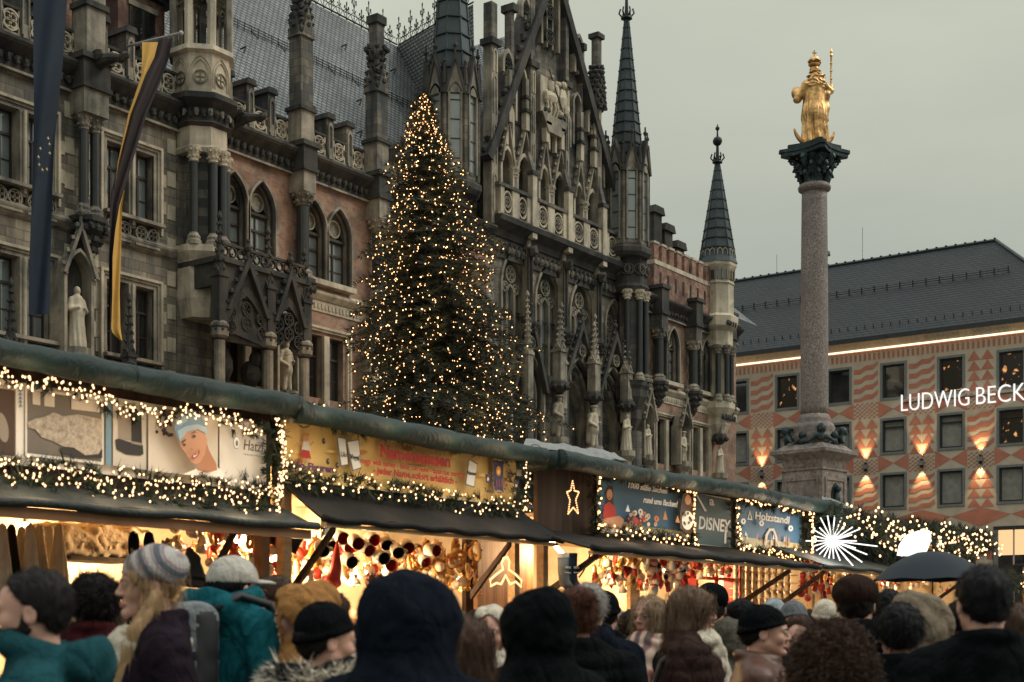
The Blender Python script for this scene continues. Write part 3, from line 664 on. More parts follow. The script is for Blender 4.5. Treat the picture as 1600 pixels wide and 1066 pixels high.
# balustrade and cornice of the middle block
mb = MB(); mb.box(xL, xR+.8, D0-.7, D0-.35, zB1-.16, zB1, Gy); mb.box(xL, xR+.8, D0-.66, D0-.36, 21.75, 21.9, T_)
obj('balustrade_rail', mb, HALL)
for a, b in ((S(779, D0-.5), S(826, D0-.5)), (S(834, D0-.5), S(882, D0-.5)), (S(890, D0-.5), S(937, D0-.5)), (S(944, D0-.5), S(966, D0-.5))):
    n = 2 if b-a > 2.2 else 1
    for i in range(n):
        xa = a+(b-a)*i/n; xb = a+(b-a)*(i+1)/n; m = (xa+xb)/2; mb = MB(); mb.box(xa, xa+.3, D0-.64, D0-.4, 21.9, zB1-.16, P_); mb.box(xb-.3, xb, D0-.64, D0-.4, 21.9, zB1-.16, P_)
        w2 = (xb-xa)/2-.3; mb.ring(m, 22.54, .56, .09, D0-.6, D0-.44, P_, 14, min(1, w2/.5)); quatre(mb, m, 22.54, min(.42, w2*.8), D0-.58, D0-.46, T_)
        obj('balustrade_panel', mb, HALL)
for px in (830, 886, 940): x = S(px, D0-.5); mb = MB(); mb.box(x-.2, x+.2, D0-.74, D0-.43, 21.2, 24.4, P_); mb.box(x-.27, x+.27, D0-.8, D0-.43, 24.4, 24.6, Dk); mb.prismx([(D0-.7, 24.6), (D0-.43, 25.6), (D0-.43, 24.6)], x-.18, x+.18, Gy); obj('gable_buttress', mb, HALL)
mb = MB(); mb.prismx([(D0, 20.85), (D0-.2, 20.9), (D0-.3, 21.2), (D0-.8, 21.5), (D0-.85, 21.75), (D0, 21.8)], xL, xR+1, Dk)
obj('cornice', mb, HALL); mb = MB(); mb.box(xL, xR+1, D0-.12, D0, 19.9, 20.85, Dk); frieze(mb, xL, xR+.8, 20.35, D0-.12, Gy, .42, .17); frieze(mb, xL+.2, xR+.8, 20.6, D0-.12, Dk, .42, .12); obj('leaf_frieze', mb, HALL)
# tall traceried windows and the portals
tall = [(S(785), S(821), Z(803, 395)), (S(838), S(875.5), Z(856, 417.5)), (S(892), S(927.5), Z(910, 438.5)), (S(947), S(968), Z(957, 474.5))]
port = [(S(795), S(832), Z(814, 562)), (S(872), S(915), Z(896, 573.6)), (S(927), S(966), Z(946, 587))]
mb = MB(); ops = [(a, b, 14.2, z, True) for a, b, z in tall]+[(a, b, 0.1, z, True) for a, b, z in port]
wall(mb, xL, xR+.8, 14.7, 21.3, D0, [(a, b, max(za, 14.7), zb, True) for a, b, za, zb, _ in ops[:4]], A_, T_, .8)
wall(mb, xL, xR+.8, 0, 14.7, D0, [(a, b, za, min(zb, 14.69), True) for a, b, za, zb, _ in ops[4:]], Gy, T_, 1.1)
obj('wall', mb, HALL)
for a, b, z in tall:
    mb = MB(); n = 2 if b-a < 1.7 else 3
    for off, th, yy in ((.25, .1, -.12), (.13, .1, -.06), (.0, .08, .12)): mb.band(arch(a, b, 14.7, z, off=off), arch(a, b, 14.7, z, off=off-th), D0+yy, D0+.1+yy*.2+.1, T_)
    for i in range(1, n): x = a+(b-a)*i/n; mb.box(x-.07, x+.07, D0+.2, D0+.42, 14.7, z-1.7, T_)
    for i in range(n): xa = a+(b-a)*i/n; mb.band(arch(xa+.02, xa+(b-a)/n-.02, z-3, z-1.5, off=.0), arch(xa+.1, xa+(b-a)/n-.1, z-3, z-1.65), D0+.22, D0+.42, T_)
    for zz in (16.3, 17.5): mb.box(a, b, D0+.28, D0+.36, zz, zz+.06, 'wood_frame')
    quatre(mb, (a+b)/2, z-1.05, .44, D0+.2, D0+.4, T_); quatre(mb, a+(b-a)*.28, z-1.75, .28, D0+.2, D0+.4, T_); quatre(mb, a+(b-a)*.72, z-1.75, .28, D0+.2, D0+.4, T_)
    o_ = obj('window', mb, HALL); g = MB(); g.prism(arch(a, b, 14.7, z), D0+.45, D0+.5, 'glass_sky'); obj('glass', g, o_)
    mb = MB(); pinnacle_mb(mb, (a+b)/2+.1, D0-.75, 12.9, 5.3, .42, T_); obj('window_pinnacle', mb, HALL)
plain('door_wood', (.12, .045, .02), .6); emit('warm_glow', (1., .30, .08), .35)
for k, (a, b, z) in enumerate(port):
    mb = MB()
    for off, th, yy in ((.45, .12, -.5), (.28, .12, -.35), (.12, .12, -.2), (.0, .1, .1)): mb.band(arch(a, b, 0, z, off=off), arch(a, b, 0, z, off=off-th), D0+yy, D0+.02 if yy < 0 else D0+.4, T_ if yy != -.35 else Dk)
    gablet(mb, (a+b)/2, (b-a)*1.5, z-1.6, 4.0, D0-.75, D0-.45, Dk, True, .2); mb.prism([((a+b)/2-(b-a)*.62, z-1.0), ((a+b)/2, z+1.9), ((a+b)/2+(b-a)*.62, z-1.0)], D0-.3, D0-.02, Gy) if False else None
    quatre(mb, (a+b)/2, z+.75, .34, D0-.7, D0-.5, Gy)
    o_ = obj('portal', mb, HALL); g = MB(); g.prism(arch(a, b, 0.05, z), D0+.95, D0+1.0, 'glass_dark'); 
    for i in range(1, 3): x = a+(b-a)*i/3; g.box(x-.07, x+.07, D0+.85, D0+.95, 0.1, z-.8, T_)
    if k == 1: g.box((a+b)/2+.05, (a+b)/2+.5, D0+.9, D0+.94, 8, z-2.2, 'warm_glow')
    obj('door', g, o_)
# buttresses between the tall windows
for px in (829, 884, 937):
    x = S(px, D0-.4); mb = MB(); mb.box(x-.24, x+.24, D0-.42, D0, 0, 17.0, Gy); mb.box(x-.3, x+.3, D0-.5, D0, 17.0, 17.3, Dk); mb.box(x-.16, x+.16, D0-.32, D0, 17.3, 21.3, T_)
    for s_ in (-.14, .14): mb.tube([(x+s_, D0-.38, 17.3), (x+s_, D0-.38, 20.8)], .07, 6, Dk)
    cap_mb(mb, x, D0-.45, 16.4, .22, Dk, .6); mb.blob((x, D0-.55, 20.6), .3, Dk, 6, 5, .3)
    obj('buttress', mb, HALL)
# ---- robed figures in canopied niches
def robe_fn(X, Y, Zg):
    d = cap(X, Y, Zg, (0, .02, .05), (0, .0, 1.15), .30, .20); d = smin(d, cap(X, Y, Zg, (0, 0, 1.1), (0, 0, 1.45), .22, .19), .1)
    for s_ in (-1, 1):
        d = smin(d, cap(X, Y, Zg, (s_*.2, 0, 1.45), (s_*.3, -.04, 1.15), .09, .075), .05); d = smin(d, cap(X, Y, Zg, (s_*.3, -.04, 1.15), (s_*.1, -.24, 1.2), .075, .05), .04)
    a = np.arctan2(Y, X); d = d+.018*np.sin(a*11+3*Zg)*np.clip(1.3-Zg, 0, 1)
    d = smin(d, cap(X, Y, Zg, (0, 0, 1.45), (0, 0, 1.62), .07, .06), .04); d = smin(d, el(X, Y, Zg, (0, -.01, 1.74), (.10, .115, .14)), .03)
    return smin(d, el(X, Y, Zg, (.0, -.12, 1.72), (.02, .03, .03)), .02)
def robe2_fn(X, Y, Zg):
    d = cap(X, Y, Zg, (-.1, 0, .05), (-.08, 0, .8), .09, .13); d = np.minimum(d, cap(X, Y, Zg, (.12, -.06, .05), (.08, 0, .8), .09, .13)); d = smin(d, cap(X, Y, Zg, (0, 0, .8), (0, 0, 1.4), .24, .2), .12)
    for s_ in (-1, 1): d = smin(d, cap(X, Y, Zg, (s_*.22, 0, 1.42), (s_*.34, .02, 1.1), .09, .08), .05); d = smin(d, cap(X, Y, Zg, (s_*.34, .02, 1.1), (s_*.14, -.26, 1.0+.1*s_), .08, .05), .04)
    d = smin(d, cap(X, Y, Zg, (0, .2, .3), (0, .12, 1.4), .2, .2)+.02*np.sin(14*X), .06)
    d = smin(d, el(X, Y, Zg, (0, -.01, 1.72), (.11, .12, .15)), .04); return np.minimum(d, np.maximum(el(X, Y, Zg, (0, 0, 1.86), (.2, .2, .07)), -(Zg-1.8)))
st_mesh = []
for fn in (robe_fn, robe2_fn):
    V, F = snets(fn, np.arange(-.5, .5, .035), np.arange(-.42, .42, .035), np.arange(-.05, 2.0, .035)); st_mesh.append([mesh_of('statue', V, F, [m], None, True) for m in ('stone_pale', 'stone_trim')])
def niche(px, ypx, k, D=D0-.5, canopy=True, sc_=1.0, pale=0):
    x = S(px, D); z = Z(px, ypx, D); o = bpy.data.objects.new('statue', st_mesh[k][pale]); COL.objects.link(o); o.parent = HALL; o.location = Vector((x, D, z))-wloc(HALL); o.scale = (sc_,)*3
    mb = MB(); mb.lathe((x, D, z-.5), [(.1, -.9), (.3, -.4), (.28, -.1), (.5, .2), (.5, .5)], 8, T_)
    if not canopy: obj('statue_console', mb, HALL); mb = MB()
    if canopy:
        zt = z+2.25*sc_; mb.box(x-.62, x-.5, D-.15, D+.5, z-.2, zt, T_); mb.box(x+.5, x+.62, D-.15, D+.5, z-.2, zt, T_); mb.box(x-.5, x+.5, D+.38, D+.5, z-.2, zt+.6, Dk)
        mb.band(arch(x-.5, x+.5, zt-.1, zt+.75, off=.1), arch(x-.5, x+.5, zt-.1, zt+.75), D-.2, D+.4, T_); gablet(mb, x, 1.5, zt-.1, 1.9, D-.3, D-.12, T_, True, .12)
    else:
        zt = z+2.3*sc_; mb.lathe((x, D, zt), [(.2, -.35), (.5, 0), (.45, .2), (.35, .3)], 8, Dk); 
        for i in range(8): mb.blob((x+.42*math.cos(i*.785), D+.42*math.sin(i*.785), zt-.05), .15, Dk, 5, 4, .3)
        pinnacle_mb(mb, x, D, zt+.2, 3.6, .5, T_)
    obj('statue_niche', mb, HALL)
niche(120, 545, 0, canopy=True, sc_=1.15); niche(447, 612, 1, sc_=1.1, pale=0); niche(588, 640, 0)
niche(874, 684, 1, D0-.9, False, 1.15, 1); niche(928, 698, 1, D0-.9, False, 1.15, 0); niche(979, 705, 0, D0-.9, False, 1.1, 0); niche(1012, 712, 0, D0-.6, True, .95); niche(1068, 722, 1, D0-.6, True, .95); niche(1125, 740, 0, D0-.6, False, .95)
for px, py in ((17, 560), (202, 575), (640, 700)):   # free pinnacles in front of the lower windows
    mb = MB(); x = S(px, D0-1.2); z = Z(px, py, D0-1.2); pinnacle_mb(mb, x, D0-1.2, z-1.2, 3.6, .36, Dk); mb.box(x-.22, x+.22, D0-1.4, D0, z-2, z-1.2, Dk); obj('pinnacle', mb, HALL)
# rider and horse figures under the porch
mb = MB(); x = S(352, D0-1.5); z = Z(352, 600, D0-1.5)
mb.blob((x, D0-1.3, z+.75), (.42, .4, .75), Dk, 10, 7, .1); mb.blob((x, D0-1.35, z+1.6), .2, Dk, 8, 6); mb.blob((x+1.5, D0-1.3, z+.6), (.35, .45, .55), Dk, 9, 6, .12); mb.blob((x+1.45, D0-1.6, z+1.15), (.17, .34, .3), Dk, 8, 5, .1); mb.box(x-.7, x+2.2, D0-1.9, D0-.3, z-.6, z, Dk)
obj('figure_group', mb, HALL)
# ---- spired turrets
def spire(t, cx, cy, z0, r, h, rings=11, flare=True, ball=False):
    mb = MB(); prof = ([(r*1.12, 0), (r*1.0, .35)] if flare else [(r, 0)])+[(r*(1-k/rings)**1.0*.93+.07, h*k/rings+.3) for k in range(1, rings)]+[(.1, h)]
    mb.lathe((cx, cy, z0), prof, 8, 'lead', rot=math.pi/8)
    for k in range(1, rings+3):
        f = k/(rings+3); q = r*(1-f)*.93+.1; mb.lathe((cx, cy, z0+.3+(h-.3)*f), [(q-.03, -.05), (q+.06, -.03), (q+.06, .03), (q-.03, .05)], 8, 'lead', rot=math.pi/8, cap=False)
    for i in range(8):
        a = math.pi/8+math.pi/4*i; mb.tube([(cx+r*math.cos(a), cy+r*math.sin(a), z0+.35), (cx+.1*math.cos(a), cy+.1*math.sin(a), z0+h)], .045, 5, 'lead')
    s_ = obj('spire', mb, t); mb = MB(); zt = z0+h
    mb.tube([(cx, cy, zt-.3), (cx, cy, zt+2.3)], [.14, .04], 6, 'iron'); mb.lathe((cx, cy, zt-.1), [(.14, -.1), (.34, 0), (.3, .12), (.12, .16)], 8, 'iron')
    for i in range(6): a = math.pi/3*i; mb.tube([(cx+.25*math.cos(a), cy+.25*math.sin(a), zt), (cx+.42*math.cos(a), cy+.42*math.sin(a), zt+.2), (cx+.34*math.cos(a), cy+.34*math.sin(a), zt+.45)], .05, 5, 'iron')
    if ball: mb.blob((cx, cy, zt+1.25), .3, 'iron', 10, 8); mb.blob((cx, cy, zt+2.05), .14, 'iron', 6, 5)
    obj('finial', mb, s_)
def turret(px, D, ybase, wpx, yapex, ybody, par=HALL, cols=True, sf=.9):
    x = S(px, D); zb = Z(px, ybase, D); Y = D/(DX-DY*(px-800)/FPX); r = wpx/2*Y/FPX; za = Z(px, yapex, D); z0 = Z(px, ybody, D); mb = MB()
    mb.lathe((x, D, 0), [(r*.96, z0), (r*.96, zb+.5)], 8, T_, rot=math.pi/8); mb.lathe((x, D, 0), [(r*1.02, z0-.3), (r*1.15, z0-.1), (r*1.15, z0+.15), (r*.96, z0+.4)], 8, Dk, rot=math.pi/8)
    for i in range(8):
        b = math.pi/4*i; c = (x+r*.9*math.cos(b), D+r*.9*math.sin(b)); M_ = Matrix(((-math.sin(b), -math.cos(b), 0, c[0]), (math.cos(b), -math.sin(b), 0, c[1]), (0, 0, 1, 0), (0, 0, 0, 1)))
        q = MB(); w_ = r*.72; hb = zb-z0
        q.prism([(-w_/2, zb-.3), (0, zb+w_*1.5), (w_/2, zb-.3)], -.14, .3, T_); q.band([(-w_/2-.08, zb-.35), (0, zb+w_*1.5+.2), (w_/2+.08, zb-.35)], [(-w_/2+.06, zb-.35), (0, zb+w_*1.5-.15), (w_/2-.06, zb-.35)], -.22, .1, Dk)
        q.tube([(0, -.1, zb+w_*1.5), (0, -.1, zb+w_*1.5+.9)], .05, 5, Dk); q.blob((0, -.1, zb+w_*1.5+.55), .13, Dk, 5, 4)
        q.band(arch(-w_*.26, w_*.26, z0+.6, zb+.1, off=.09), arch(-w_*.26, w_*.26, z0+.6, zb+.1), -.14, .05, T_); q.prism(arch(-w_*.26, w_*.26, z0+.6, zb+.1), -.02, .02, 'glass_sky')
        for zz in np.arange(z0+1.2, zb-.5, .9): q.box(-w_*.26, w_*.26, -.05, -.015, zz, zz+.05, 'wood_frame')
        mb.join(q, M_)
        a = b+math.pi/8; c = (x+r*1.0*math.cos(a), D+r*1.0*math.sin(a)); mb.tube([(c[0], c[1], z0+.3), (c[0], c[1], zb+.1)], .11, 6, Gy); mb.lathe((c[0], c[1], zb+.1), [(.15, 0), (.12, .35), (.03, 1.0), (.08, 1.08), (.01, 1.2)], 6, Dk)
    t = obj('turret', mb, par); spire(t, x, D, zb-.1, r*sf, za-zb); return t, x, r, z0
turret(706, D0-.2, 150, 84, -240, 300, sf=.84)
t2, x2, r2, z2 = turret(979, D0-.6, 268, 68, 24, 398, sf=.78)
rq = r2*.8; xq = x2+.35
mb = MB()                                           # oriel of the right turret
mb.lathe((xq, D0-.6, 0), [(rq*1.0, z2-2.2), (rq*1.15, z2-1.9), (rq*1.0, z2-1.7), (rq*1.0, z2-.2)], 8, Dk, rot=math.pi/8)
for i in range(8):
    a = math.pi/4*i; c = (xq+rq*math.cos(a)*.93, D0-.6+rq*math.sin(a)*.93); M_ = Matrix(((-math.sin(a), -math.cos(a), 0, c[0]), (math.cos(a), -math.sin(a), 0, c[1]), (0, 0, 1, 0), (0, 0, 0, 1))); q = MB(); quatre(q, -.28, z2-.95, .3, -.1, .02, Gy); quatre(q, .28, z2-.95, .3, -.1, .02, Gy); mb.join(q, M_)
mb.lathe((xq, D0-.6, 0), [(rq*.72, 15.2), (rq*.72, z2-2.1)], 8, Gy, rot=math.pi/8); mb.lathe((xq, D0-.6, 0), [(rq*.2, 12.2), (rq*.7, 13.2), (rq*.66, 13.7), (rq*1.0, 14.4), (rq*1.02, 14.8), (rq*1.15, 15.0), (rq*1.15, 15.25)], 8, Dk, rot=math.pi/8)
mb.lathe((xq, D0-.6, 0), [(rq*.7, 0), (rq*.7, 12.5)], 8, Gy, rot=math.pi/8)
obj('oriel', mb, HALL)
for a in (-158, -112, -68, -22): column(xq+rq*.92*math.cos(R(a)), 15.25, z2-2.1, .17, D0-.6+rq*.92*math.sin(R(a)), top=P_)
# corner turret at the far end
def corner_turret():
    D = D0-.3; px = 1121; x = S(px, D); r = 26.5/2200*90*.93; zt = Z(px, 414, D); mb = MB()
    mb.lathe((x, D, 0), [(r*.25, 13.0), (r*.8, 14.2), (r*.75, 14.6), (r*1.1, 15.2), (r*1.1, 15.6), (r*.6, 15.7), (r*.6, 18.9), (r*.95, 19.1), (r*.95, 20.0), (r*1.25, 20.3), (r*1.3, 20.9), (r, 21.1), (r, 22.9), (r*1.08, 23.0), (r, 23.1), (r, zt-.6), (r*1.2, zt-.2), (r*1.2, zt)], 8, P_, rot=math.pi/8)
    frieze(mb, x-r, x+r, 20.4, D-r*1.1, Dk, .3, .13); frieze(mb, x-r, x+r*.8, 14.6, D-r*.8, Dk, .3, .15)
    for i in range(8):
        b = math.pi/4*i; c = (x+r*.93*math.cos(b), D+r*.93*math.sin(b)); M_ = Matrix(((-math.sin(b), -math.cos(b), 0, c[0]), (math.cos(b), -math.sin(b), 0, c[1]), (0, 0, 1, 0), (0, 0, 0, 1)))
        q = MB(); 
        for s_ in (-.17, .17): q.band(arch(s_-.13, s_+.13, 23.2, 25.1, off=.05), arch(s_-.13, s_+.13, 23.2, 25.1), -.1, .04, T_); q.prism(arch(s_-.13, s_+.13, 23.2, 25.1), -.03, .0, 'glass_dark')
        mb.join(q, M_)
    t = obj('corner_turret', mb, HALL); spire(t, x, D, zt, r*1.12, Z(px, 252, D)-zt, 7, ball=True)
    for a in (-150, -110, -70, -30): column(x+r*.85*math.cos(R(a)), 15.6, 19.1, .17, D+r*.85*math.sin(R(a)))
corner_turret()
# ---- brick battlement of the right wing
x0, x1 = S(1016), S(1119); mb = MB(); zb = 20.95; n = 9; st = (x1-x0)/n
mb.box(x0, x1, D0-.25, D0+.25, zb, 22.75, 'brick_red'); mb.box(x0, x1, D0-.29, D0+.29, 22.75, 23.0, P_)
for i in range(n):
    mb.box(x0+i*st, x0+(i+.6)*st, D0-.25, D0+.45, 23.0, 23.95, 'brick_red'); mb.box(x0+i*st-.03, x0+(i+.6)*st+.03, D0-.29, D0+.5, 23.95, 24.08, P_)
    mb.box(x0+(i+.7)*st, x0+(i+.95)*st, D0-.255, D0-.2, 21.5, 22.35, 'iron')
obj('battlement', mb, HALL)
# ---- roofs
zr = 32.85; yr = D0+8.0
def slope_mb(x0, x1, m, z0=21.6, y0=D0+.9):
    mb = MB(); mb.add([(x0, y0, z0), (x1, y0, z0), (x1, yr, zr), (x0, yr, zr)], [(0, 1, 2, 3)], m); mb.add([(x0, yr, zr), (x1, yr, zr), (x1, 2*yr-y0, z0), (x0, 2*yr-y0, z0)], [(0, 1, 2, 3)], m)
    mb.add([(x0, y0, z0), (x0, yr, zr), (x0, 2*yr-y0, z0)], [(0, 1, 2)], m); return mb
xv = S(620, yr)                                     # foot of the ridge junction
rf = obj('roof', slope_mb(S(285, D0+1), xv+2, 'roof_tiles'), HALL)
mb = MB(); hwid = 9.0                               # cross roof behind the middle gable
ya, yb = D0+.7, yr+8; cxr = xv+.3
cr_x = gx
mb.add([(cr_x-hwid*.72, ya, 24.0), (cr_x, ya, zr+.2), (cr_x, yb, zr+.2), (cr_x-hwid*1.0, yb, 22)], [(0, 1, 2, 3)], 'roof_tiles_cross')
# broad hipped plane turning from the ridge towards the gable
mb.add([(cr_x, ya, zr+.2), (cr_x+hwid*.75, ya, 24.0), (cr_x+hwid, yb, 22), (cr_x, yb, zr+.2)], [(0, 1, 2, 3)], 'roof_tiles_cross')
obj('cross_roof', mb, HALL)
rf2 = MB(); rf2.add([(xv, yr, zr), (xv+1.0, D0+.9, 21.6), (S(760, D0+.5), D0+.9, 22.5), (S(760, D0+.5), D0+.9, 31.3)], [(0, 1, 2), (0, 2, 3)], 'roof_tiles_cross'); 
# left stretch of dark roof with dormers
mb = MB(); zr2 = 31; mb.add([(sA0, D0+1.6, 21.6), (S(285, D0+1), D0+1.6, 21.6), (S(285, D0+1), D0+8, zr2), (sA0, D0+8, zr2)], [(0, 1, 2, 3)], 'roof_tiles_dark'); obj('roof', mb, HALL)
for px in (55, 205):
    x = S(px, D0+1.5); mb = MB(); mb.box(x-1.1, x+1.1, D0+.9, D0+5, 22, 25.2, 'brick_red'); mb.prism([(x-1.4, 25.2), (x, 27.6), (x+1.4, 25.2)], D0+.6, D0+6, 'roof_tiles_dark'); mb.box(x-.6, x+.6, D0+.85, D0+.91, 22.6, 24.7, 'glass_dark'); mb.box(x-.68, x+.68, D0+.8, D0+.85, 24.7, 24.9, T_); obj('dormer', mb, HALL)
# roof ladder hooks, snow rail
mb = MB(); y_, z_ = D0+.9+7.1*.58, 21.6+11.25*.58
for i in range(60):
    x = S(300, y_)+i*.42
    if x > xv: break
    mb.box(x, x+.03, y_-.12, y_-.1, z_-.1, z_+.32, 'iron')
    if i % 4 == 0: mb.tube([(x, y_-.1, z_+.1), (x+.1, y_-.45, z_-.35)], .03, 4, 'iron')
for dz in (0, .12, .24): mb.box(S(300, y_), xv, y_-.12, y_-.1, z_+dz, z_+dz+.03, 'iron')
obj('snow_guard', mb, rf)
for k in range(14):
    f = [.25, .45, .78][k % 3]; x = S(360, D0+3)+k*1.25+(k % 3)*.3; yy, zz = D0+.9+7.1*f-.05, 21.6+11.25*f
    if x > xv-1: continue
    mb = MB(); mb.tube([(x, yy, zz), (x+.12, yy-.25, zz+.1), (x-.05, yy-.3, zz-.25)], .04, 4, 'iron'); obj('roof_hook', mb, rf)
# cresting: fleur finials along the ridge
def crest(x0, y0, z0, x1, y1, z1, par):
    L_ = math.hypot(x1-x0, y1-y0); n = int(L_/.55); u = Vector((x1-x0, y1-y0, z1-z0))/n; mb = MB()
    for i in range(n):
        p = Vector((x0, y0, z0))+u*i; h = 1.5 if i % 2 == 0 else .85; q = p+Vector((0, 0, h)); d = u.normalized()
        mb.tube([p, q], .028, 4, 'iron', False); mb.blob(q, (.05, .05, .13), 'iron', 4, 4)
        for s_ in (-1, 1):
            mb.tube([p+Vector((0, 0, h*.55)), p+d*.16*s_+Vector((0, 0, h*.78)), p+d*.2*s_+Vector((0, 0, h*.68))], .025, 4, 'iron', False)
            mb.tube([p, p+d*.27*s_+Vector((0, 0, .4)), p+Vector((0, 0, .62))], .022, 4, 'iron', False)
            mb.blob(p+d*.14*s_+Vector((0, 0, h*.80)), .06, 'iron', 4, 3); mb.blob(p+d*.11*s_+Vector((0, 0, h*.45)), .05, 'iron', 4, 3)
    mb.tube([(x0, y0, z0+.1), (x1, y1, z1+.1)], .05, 4, 'iron'); mb.tube([(x0, y0, z0+.42), (x1, y1, z1+.42)], .022, 4, 'iron')
    obj('cresting', mb, par)
crest(S(430, yr), yr, zr, xv, yr, zr, rf)
crest(xv+.1, yr-.05, zr, S(757, D0+.5), D0+1.2, 32.6, rf)
mb = MB(); e1 = (S(757, D0+.5), D0+1.2, 32.6); mb.add([(xv, yr-.02, zr), (xv+.25, D0+2.2, 21.6), (e1[0]+.1, D0+1.0, 21.6), e1], [(0, 1, 2, 3)], 'roof_tiles_cross')
obj('valley_roof', mb, HALL)
# far roof and stepped chimneys beyond the right turret
mb = MB(); xa, xb = S(1000, D0+2), S(1118, D0+4)
mb.add([(xa, D0+.8, 22), (xb, D0+.8, 22), (xb-4, D0+5, 26.2), (xa, D0+6, 30)], [(0, 1, 2, 3)], 'roof_tiles'); obj('far_roof', mb, HALL)
for px, py, wp in ((1021, 325, 24), (1038, 353, 26), (1056, 380, 26), (1075, 408, 24)):
    D = D0+3.0; x = S(px, D); z = Z(px, py, D); mb = MB(); mb.box(x-.55, x+.45, D-.35, D+.9, z-4, z-.35, Dk); mb.prism([(x-.75, z-.45), (x-.6, z), (x+.45, z), (x+.65, z-.45)], D-.5, D+1.1, Dk); obj('chimney', mb, HALL)
mb = MB(); mb.box(sA0, S(1150), D0+.6, D0+17, 0, 21.4, Gy); obj('building_body', mb, HALL)
# ================================================================ ground
g = G('paving'); q = g.n('ShaderNodeTexBrick', i_Scale=1.0, i_Brick_Width=.6, i_Row_Height=.4, i_Mortar_Size=.01)
q.inputs['Color1'].default_value = (.17, .165, .155, 1); q.inputs['Color2'].default_value = (.12, .12, .115, 1); q.inputs['Mortar'].default_value = (.05, .05, .05, 1); g.l(g.vec, q.inputs[0])
g.done(g.mix(g.ramp(g.noise(.6), [(.4, 0.), (.65, .5)]), q.outputs[0], (.07, .07, .07)), .55)
mb = MB(); mb.add([(-900, -900, 0), (1200, -900, 0), (1200, 1200, 0), (-900, 1200, 0)], [(0, 1, 2, 3)], 'paving'); obj('ground', mb, kind='structure', base=(0, 0, 0))
# ================================================================ painted department store across the end of the square
XB = 65.49
def BY(px, X=XB): k = (px-800)/FPX; Y = (X-CX0)/(DX*k+DY); return Y*(DX-DY*k)
def BZ(px, py, X=XB): k = (px-800)/FPX; Y = (X-CX0)/(DX*k+DY); return CZ+(HY-py)/FPX*Y
plain('salmon', (.50, .195, .125), .85, 0, .22, 1.3, .1); plain('plaster', (.56, .47, .35), .85, 0, .18, 1.2, .1); plain('granite_frame', (.20, .21, .20), .6, 0, .3, 9)
plain('cornice_cream', (.62, .50, .36), .7); emit('strip_light', (1, .78, .50), 2.2); emit('letter_light', (1, .98, .93), 1.05); plain('metal_dark', (.05, .055, .055), .5, .4); plain('curtain', (.30, .29, .25), .8, 0, .3, 3)
STORE = thing('department_store', 'salmon and cream patterned shop building with dark hipped roof and lit sign', 'building', (XB, 38, 0))
wy = [BY(p) for p in (1152, 1230, 1311, 1396, 1486, 1580)]; wy += [wy[-1]-(wy[-2]-wy[-1]), wy[-1]-2*(wy[-2]-wy[-1])]; wy = [wy[0]+(wy[0]-wy[1])]+wy
hw = (BY(1468)-BY(1504))/2
rows = [(17.3, 19.57), (13.56, 15.75), (9.77, 12.0)]
y0b, y1b = 14.5, 62
mb = MB()
ys = sorted([y0b, y1b]+[y-hw for y in wy]+[y+hw for y in wy]); zs = sorted([0, 20.75]+[v for r in rows for v in r])
for i in range(len(ys)-1):
    for k in range(len(zs)-1):
        cy, cz = (ys[i]+ys[i+1])/2, (zs[k]+zs[k+1])/2
        if any(abs(cy-y) < hw for y in wy) and any(a < cz < b for a, b in rows): continue
        mb.add([(XB, ys[i], zs[k]), (XB, ys[i], zs[k+1]), (XB, ys[i+1], zs[k+1]), (XB, ys[i+1], zs[k])], [(0, 1, 2, 3)], 'plaster')
XP = XB-.015
def sal(pts): mb.add([(XP, y, z) for y, z in pts], [tuple(range(len(pts)))], 'salmon')
def waves(ya, yb, z0, z1, n=4):       # ya = left edge in the picture (larger y)
    W = ya-yb; P = (z1-z0)/n; h = P*.5
    for i in range(n):
        z = z0+i*P-P*.15; zz = lambda v: min(z1, max(z0, v))
        for (u0, d0, u1, d1) in ((0, 0, .28, .0), (.28, 0, .5, .35*P/h*h), (.5, .35*P, .78, .35*P), (.78, .35*P, 1, .8*P)):
            A, B = ya-u0*W, ya-u1*W
            q = [(A, zz(z+d0)), (B, zz(z+d1)), (B, zz(z+d1+h)), (A, zz(z+d0+h))]
            if max(p[1] for p in q)-min(p[1] for p in q) > .02: sal(q)
def tris(ya, yb, z0, z1, n=4, m=2):
    W = (ya-yb)/m; P = (z1-z0)/n
    for i in range(n):
        for k in range(m+(i % 2)*0):
            a = ya-k*W; sal([(a, z0+i*P), (a-W, z0+i*P), (a-W/2, z0+(i+1)*P)])
def checks(ya, yb, z0, z1, n=10, m=8):
    W, P = (ya-yb)/n, (z1-z0)/m
    for i in range(n):
        for k in range(m):
            if (i+k) % 2 == 0: a = ya-i*W; sal([(a, z0+k*P), (a-W*.9, z0+k*P+P*.2), (a-W, z0+(k+1)*P), (a-W*.1, z0+(k+1)*P-P*.2)])
def bow(ya, yb, z0, z1):
    m, c = (ya+yb)/2, (z0+z1)/2; sal([(ya, z0), (m, c), (ya, z1)]); sal([(yb, z1), (m, c), (yb, z0)])
for i in range(len(wy)-1):
    ya, yb = wy[i]-hw-.32, wy[i+1]+hw+.32; t = (i == 5)
    (tris if t else waves)(ya, yb, rows[0][0]-.1, 19.9); checks(ya, yb, 16.0, 17.1)
    (waves if t else tris)(ya, yb, 13.3, 15.95); checks(ya, yb, 12.1, 13.15); (tris if t else waves)(ya, yb, 9.5, 12.0)
